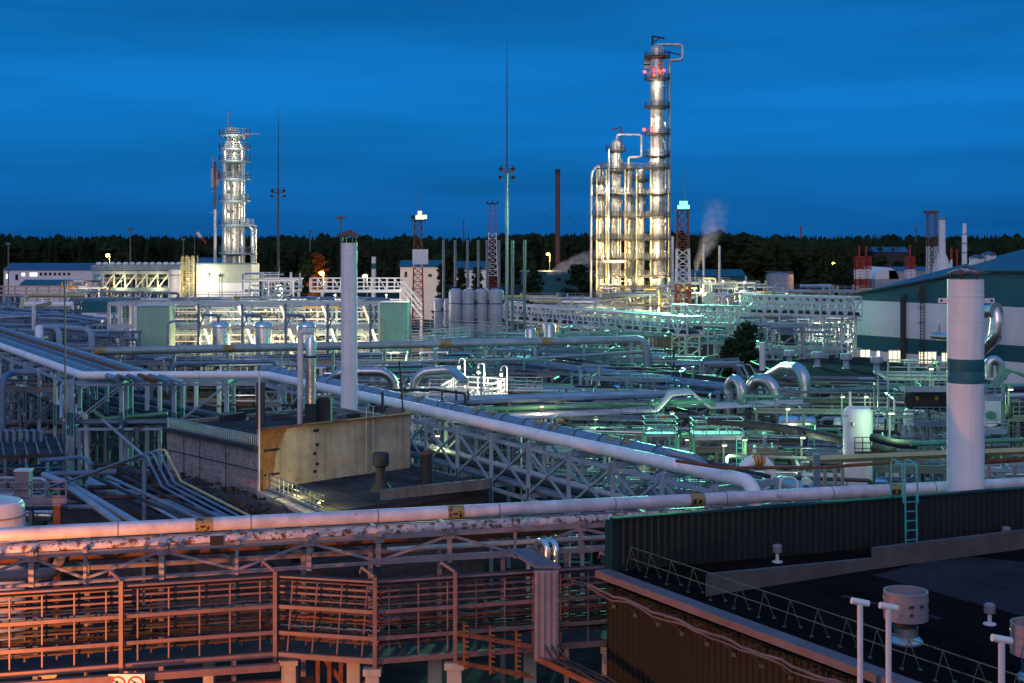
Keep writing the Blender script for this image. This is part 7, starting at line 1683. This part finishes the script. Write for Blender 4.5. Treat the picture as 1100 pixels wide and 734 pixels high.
# ================================================================ steam
def steam(label, pts, rad, dens, seed, ax):
    """plume round the bent line pts; density falls off from the line; ax = coordinate that runs along it (0 x, 2 z)"""
    b = MB(); b.tube(pts, rad, 18); o = b.build('steam_plume', M.white_paint); o.data.materials.clear(); org = WL[o.name]
    m = bpy.data.materials.new('steam'); m.use_nodes = True; nt = m.node_tree; nt.nodes.clear(); nn = nt.nodes.new; lk = nt.links.new
    ou = nn('ShaderNodeOutputMaterial'); pv = nn('ShaderNodeVolumePrincipled'); tc_ = nn('ShaderNodeTexCoord'); sx = nn('ShaderNodeSeparateXYZ'); lk(tc_.outputs['Object'], sx.inputs[0])
    def mth(op, a, c):
        k = nn('ShaderNodeMath'); k.operation = op
        for i_, q_ in enumerate((a, c)):
            if q_ is None: continue
            if isinstance(q_, (int, float)): k.inputs[i_].default_value = q_
            else: lk(q_, k.inputs[i_])
        return k.outputs[0]
    al, ac = sx.outputs[ax], sx.outputs[0 if ax == 2 else 2]
    p0, p1 = (pts[0]-org)[ax], (pts[-1]-org)[ax]; oc = 0 if ax == 2 else 2
    cs = [(q-org)[oc] for q in pts]; lo, hi = min(cs)-.01, max(cs)+.01; rm = max(rad)
    t_ = mth('DIVIDE', mth('SUBTRACT', al, p0), p1-p0)
    def ramp(vals):
        c = nn('ShaderNodeValToRGB'); lk(t_, c.inputs[0]); el_ = c.color_ramp.elements
        for i_, q_ in enumerate(vals):
            pos = ((pts[i_]-org)[ax]-p0)/(p1-p0)
            e_ = el_[0] if i_ == 0 else (el_[len(el_)-1] if i_ == len(vals)-1 else el_.new(pos)); e_.position = pos; e_.color = (q_, q_, q_, 1)
        return c.outputs[0]
    cen = mth('ADD', mth('MULTIPLY', ramp([(q-lo)/(hi-lo) for q in cs]), hi-lo), lo)
    rr = mth('MULTIPLY', ramp([q/rm for q in rad]), rm*.92)
    d1_ = mth('SUBTRACT', ac, cen); dy_ = mth('SUBTRACT', sx.outputs[1], (pts[0]-org).y)
    dist = mth('SQRT', mth('ADD', mth('MULTIPLY', d1_, d1_), mth('MULTIPLY', dy_, dy_)), None)
    fall = mth('MAXIMUM', mth('SUBTRACT', 1.0, mth('DIVIDE', dist, rr)), 0.0)
    nz = nn('ShaderNodeTexNoise'); nz.inputs['Scale'].default_value = .55; nz.inputs['Detail'].default_value = 5; lk(tc_.outputs['Object'], nz.inputs['Vector'])
    mr = nn('ShaderNodeMapRange'); mr.inputs['From Min'].default_value = .36; mr.inputs['From Max'].default_value = .68; mr.inputs['To Max'].default_value = dens; lk(nz.outputs['Fac'], mr.inputs['Value'])
    top_ = ramp([(1-i_/(len(pts)-1))**1.2 for i_ in range(len(pts))])
    lk(mth('MULTIPLY', mth('MULTIPLY', mr.outputs[0], fall), top_), pv.inputs['Density'])
    pv.inputs['Color'].default_value = (.92, .92, .95, 1); pv.inputs['Anisotropy'].default_value = .2
    lk(pv.outputs[0], ou.inputs['Volume']); o.data.materials.append(m); tag(o, label, 'steam', kind='stuff')
steam('white steam rising from a vent behind the green-lamp mast', [P(748, 292, 330), P(750, 281, 330), P(757, 271, 330), P(763, 258, 330), P(768, 238, 330), P(771, 212, 330)], [.5, 1.3, 2.2, 3.0, 3.8, 4.2], 1.3, 1, 2)
steam('low drifting steam over the workshop block by the guyed stack', [P(588, 295, 420), P(600, 289, 420), P(615, 284, 420), P(634, 278, 420), P(660, 269, 420)], [.6, 2.0, 3.0, 3.8, 4.2], 2.2, 2, 0)
q = P(748, 293, 330); o = MB().tube([V((q.x, 330, 0)), V((q.x, 330, q.z))], .3, 8).build('steam_vent', M.grey_steel); tag(o, 'short vent pipe giving off the white steam', 'vent')

# ================================================================ plant lights (yard lamps among the pipework, some added for brightness)
def yard_lamp(px, py, Y, w_, c, lb, vis=True):
    q = P(px, py, Y); t = T('yard_lamp', lb, 'lamp', (q.x, Y, 0), None)
    MB().tube([(q.x, Y+.3, 0), (q.x, Y+.3, q.z+.3), (q.x, Y-.1, q.z+.3)], .07, 6, rf=.2).build('pole', M.grey_steel, t)
    MB().box(q+V((0, -.1, .2)), (.4, .3, .12)).build('hood', M.dark_steel, t); MB().box(q+V((0, -.1, .1)), (.28, .2, .06)).build('lens', M.white_lamp, t)
    point(q+V((0, -1.3, -.5)), w_*.42, c, .4)
YL = [(560, 468, 99, 520, (.8, 1, .6), 'added as a bright point under the diagonal trestle midway'), (655, 474, 99, 520, (.7, 1, .55), 'added as a bright point close beyond the diagonal pipe'), (692, 481, 96, 420, (1, .9, .6), 'added as a bright point below the small railed deck'), (778, 480, 93, 480, (.7, 1, .55), 'added as a bright point below the longer railed deck'),  # lamps added to put highlights into the dull middle pipework
      (862, 472, 91, 520, (.8, 1, .6), 'added as a bright point near the black sloping pipes'), (722, 446, 121, 700, (.7, 1, .6), 'added as a bright point just under the pipe hump'), (846, 441, 117, 700, (.8, 1, .6), 'added as a bright point before the largest silver duct'), (930, 428, 119, 600, (.7, 1, .55), 'behind the white upright tank'), (640, 418, 140, 900, (.6, 1, .7), 'under the slanting trestle'), (520, 388, 172, 900, (.75, 1, .8), 'at the foot of the grey silos'), (610, 372, 190, 900, (.7, 1, .8), 'by the silver-blue tanks'),  # those up to the largest silver duct are added highlights too
      (582, 438, 119, 900, (1, .62, .3), 'by the near end of the humped bundle'), (165, 356, 194, 1500, WARM, 'behind the pale green panel'), (225, 362, 193, 2200, WARM, 'behind the first round filter'), (262, 340, 193, 1800, (1, .86, .55), 'over the middle round filter'), (300, 362, 193, 2200, WARM, 'between the last two round filters'), (350, 345, 193, 2000, (1, .86, .55), 'over the pipes behind the slim chimney'), (392, 362, 193, 2200, WARM, 'beside the green panel near silos'),
      (300, 318, 215, 2500, (1, .88, .66), 'under the white walkway near the block'), (360, 318, 214, 3000, (1, .9, .74), 'under the white walkway middle'), (415, 318, 214, 2600, (1, .88, .7), 'under the walkway stair'), (440, 330, 226, 2200, (1, .85, .72), 'beside the foot of the white stair'),
      (130, 303, 269, 1900, (1, .68, .26), 'under the air-cooler bank, outer end'), (170, 303, 269, 1900, (1, .68, .26), 'under the air-cooler bank, inner end'), (202, 300, 246, 2200, (1, .78, .38), 'on the scaffold tower'), (92, 318, 258, 1800, (1, .85, .6), 'at the pale unit with the orange box'), (270, 330, 205, 1800, (1, .86, .55), 'beneath the green-topped block'),
      (755, 312, 284, 4200, (1, .80, .36), 'over the yellow-lit units by the mast'), (795, 314, 292, 4200, (1, .80, .36), 'over the yellow-lit units by the hoop'), (640, 335, 256, 2600, (1, .75, .4), 'behind the long lattice bridge'), (700, 330, 280, 4500, (1, .80, .36), 'at the feet of the columns'), (870, 355, 225, 2800, (1, .85, .55), 'under the stepped-up bridge end'), (905, 352, 224, 2600, (1, .85, .55), 'by the gable wall of the hall'), (600, 345, 232, 1500, (1, .75, .4), 'behind the silver-blue tanks'),
      (738, 474, 104, 260, (1, .86, .6), 'under the railed decks'), (800, 474, 100, 200, (1, .86, .5), 'among the pipes near the white loop'), (957, 446, 84, 600, (.5, 1, .5), 'behind the yellowish pipe'), (905, 428, 118, 420, (.35, 1, .5), 'before the low flat roof'), (1000, 398, 108, 500, (.6, 1, .45), 'in the thicket of upright pipes'), (1085, 420, 100, 420, (.5, 1, .4), 'beyond the wide chimney'), (640, 452, 112, 300, (.5, 1, .5), 'past the diagonal pipe'), (470, 470, 92, 160, (.9, 1, .4), 'beneath the diagonal pipe trestle'),
      (45, 318, 290, 1500, (1, .5, .3), 'at the pinkish pipe bridge'), (250, 378, 168, 700, (1, .86, .5), 'below the long teal main'), (420, 380, 166, 700, (.9, 1, .6), 'below the teal main near the arches')]
for (px, py, Y, w_, c, w2) in YL: yard_lamp(px, py, Y, w_, c, 'small hooded yard lamp '+w2)
# ================================================================ camera, sky, render
cd = bpy.data.cameras.new('camera'); cam = bpy.data.objects.new('camera', cd); col.objects.link(cam)
cam.location = (0, 0, H); cam.rotation_euler = (R(90), 0, 0)
cd.sensor_width = 36; cd.lens = F/1100*36; cd.shift_y = -(367-CY)/1100
cd.clip_start = .5; cd.clip_end = 9000
scene.camera = cam
w = bpy.data.worlds.new('World'); scene.world = w; w.use_nodes = True
nt = w.node_tree; N = nt.nodes; L = nt.links; N.clear()
out = N.new('ShaderNodeOutputWorld'); bg = N.new('ShaderNodeBackground'); L.new(bg.outputs[0], out.inputs[0])
tc = N.new('ShaderNodeTexCoord'); sp = N.new('ShaderNodeSeparateXYZ'); L.new(tc.outputs['Generated'], sp.inputs[0])
# elevation ramp: deep dusk blue
el = N.new('ShaderNodeValToRGB'); e = el.color_ramp.elements
e[0].position = .0; e[0].color = (.003, .070, .25, 1)
e[1].position = 1.0; e[1].color = (.055, .22, .55, 1)
for p_, c_ in ((.02, (.0035, .080, .285, 1)), (.06, (.0034, .094, .355, 1)), (.10, (.0038, .110, .415, 1)), (.165, (.003, .074, .285, 1)), (.35, (.006, .11, .38, 1))):
    k = e.new(p_); k.color = c_
L.new(sp.outputs['Z'], el.inputs['Fac'])
# the paler, afterglow side of the sky lies behind the viewer
af = N.new('ShaderNodeMapRange'); af.inputs['From Min'].default_value = .0; af.inputs['From Max'].default_value = -.9
L.new(sp.outputs['Y'], af.inputs['Value'])
mx = N.new('ShaderNodeMixRGB'); mx.inputs['Color2'].default_value = (.20, .175, .27, 1)
L.new(af.outputs['Result'], mx.inputs['Fac'])
# brighter clear sky off to both sides
ab = N.new('ShaderNodeMath'); ab.operation = 'ABSOLUTE'; L.new(sp.outputs['X'], ab.inputs[0])
sd_ = N.new('ShaderNodeMapRange'); sd_.inputs['From Min'].default_value = .42; sd_.inputs['From Max'].default_value = .85; L.new(ab.outputs[0], sd_.inputs['Value'])
ms = N.new('ShaderNodeMixRGB'); ms.inputs['Color2'].default_value = (.03, .20, .42, 1)
L.new(sd_.outputs['Result'], ms.inputs['Fac']); L.new(el.outputs['Color'], ms.inputs['Color1']); L.new(ms.outputs['Color'], mx.inputs['Color1'])
# long flat cloud bands
mp_ = N.new('ShaderNodeMapping'); mp_.inputs['Scale'].default_value = (1.5, 1.5, 17)
L.new(tc.outputs['Generated'], mp_.inputs['Vector'])
cn = N.new('ShaderNodeTexNoise'); cn.inputs['Scale'].default_value = 2.2; cn.inputs['Detail'].default_value = 7; cn.inputs['Roughness'].default_value = .55
L.new(mp_.outputs['Vector'], cn.inputs['Vector'])
cr = N.new('ShaderNodeValToRGB'); cr.color_ramp.elements[0].position = .40; cr.color_ramp.elements[0].color = (1.08, 1.08, 1.06, 1)
cr.color_ramp.elements[1].position = .70; cr.color_ramp.elements[1].color = (.78, .79, .80, 1)
L.new(cn.outputs['Fac'], cr.inputs['Fac'])
ml = N.new('ShaderNodeMixRGB'); ml.blend_type = 'MULTIPLY'; ml.inputs['Fac'].default_value = 1
L.new(mx.outputs['Color'], ml.inputs['Color1']); L.new(cr.outputs['Color'], ml.inputs['Color2'])
sk = N.new('ShaderNodeTexSky'); sk.sky_type = 'NISHITA'; sk.sun_disc = False; sk.sun_elevation = R(1.0); sk.sun_rotation = R(165)
ad = N.new('ShaderNodeMixRGB'); ad.blend_type = 'ADD'; ad.inputs['Fac'].default_value = 1
tn = N.new('ShaderNodeMixRGB'); tn.blend_type = 'MULTIPLY'; tn.inputs['Fac'].default_value = 1; tn.inputs['Color2'].default_value = (.0, .02, .045, 1)
L.new(sk.outputs['Color'], tn.inputs['Color1'])
L.new(ml.outputs['Color'], ad.inputs['Color1']); L.new(tn.outputs['Color'], ad.inputs['Color2'])
L.new(ad.outputs['Color'], bg.inputs['Color']); bg.inputs['Strength'].default_value = 1.0
# last afterglow from behind the viewer
sl = bpy.data.lights.new('afterglow', 'SUN'); so = bpy.data.objects.new('afterglow', sl); col.objects.link(so)
sl.energy = .42; sl.angle = R(40); sl.color = (1, .78, .92)
so.rotation_euler = (R(62), 0, R(-14))
scene.render.engine = 'CYCLES'
scene.cycles.use_denoising = True
try: scene.cycles.denoiser = 'OPENIMAGEDENOISE'
except Exception: pass
scene.cycles.max_bounces = 4; scene.cycles.diffuse_bounces = 2; scene.cycles.glossy_bounces = 3
scene.cycles.volume_bounces = 0; scene.cycles.sample_clamp_indirect = 4
scene.cycles.use_light_tree = True
scene.cycles.volume_step_rate = 2
scene.view_settings.view_transform = 'Standard'; scene.view_settings.look = 'None'
scene.view_settings.exposure = .42; scene.view_settings.gamma = 1
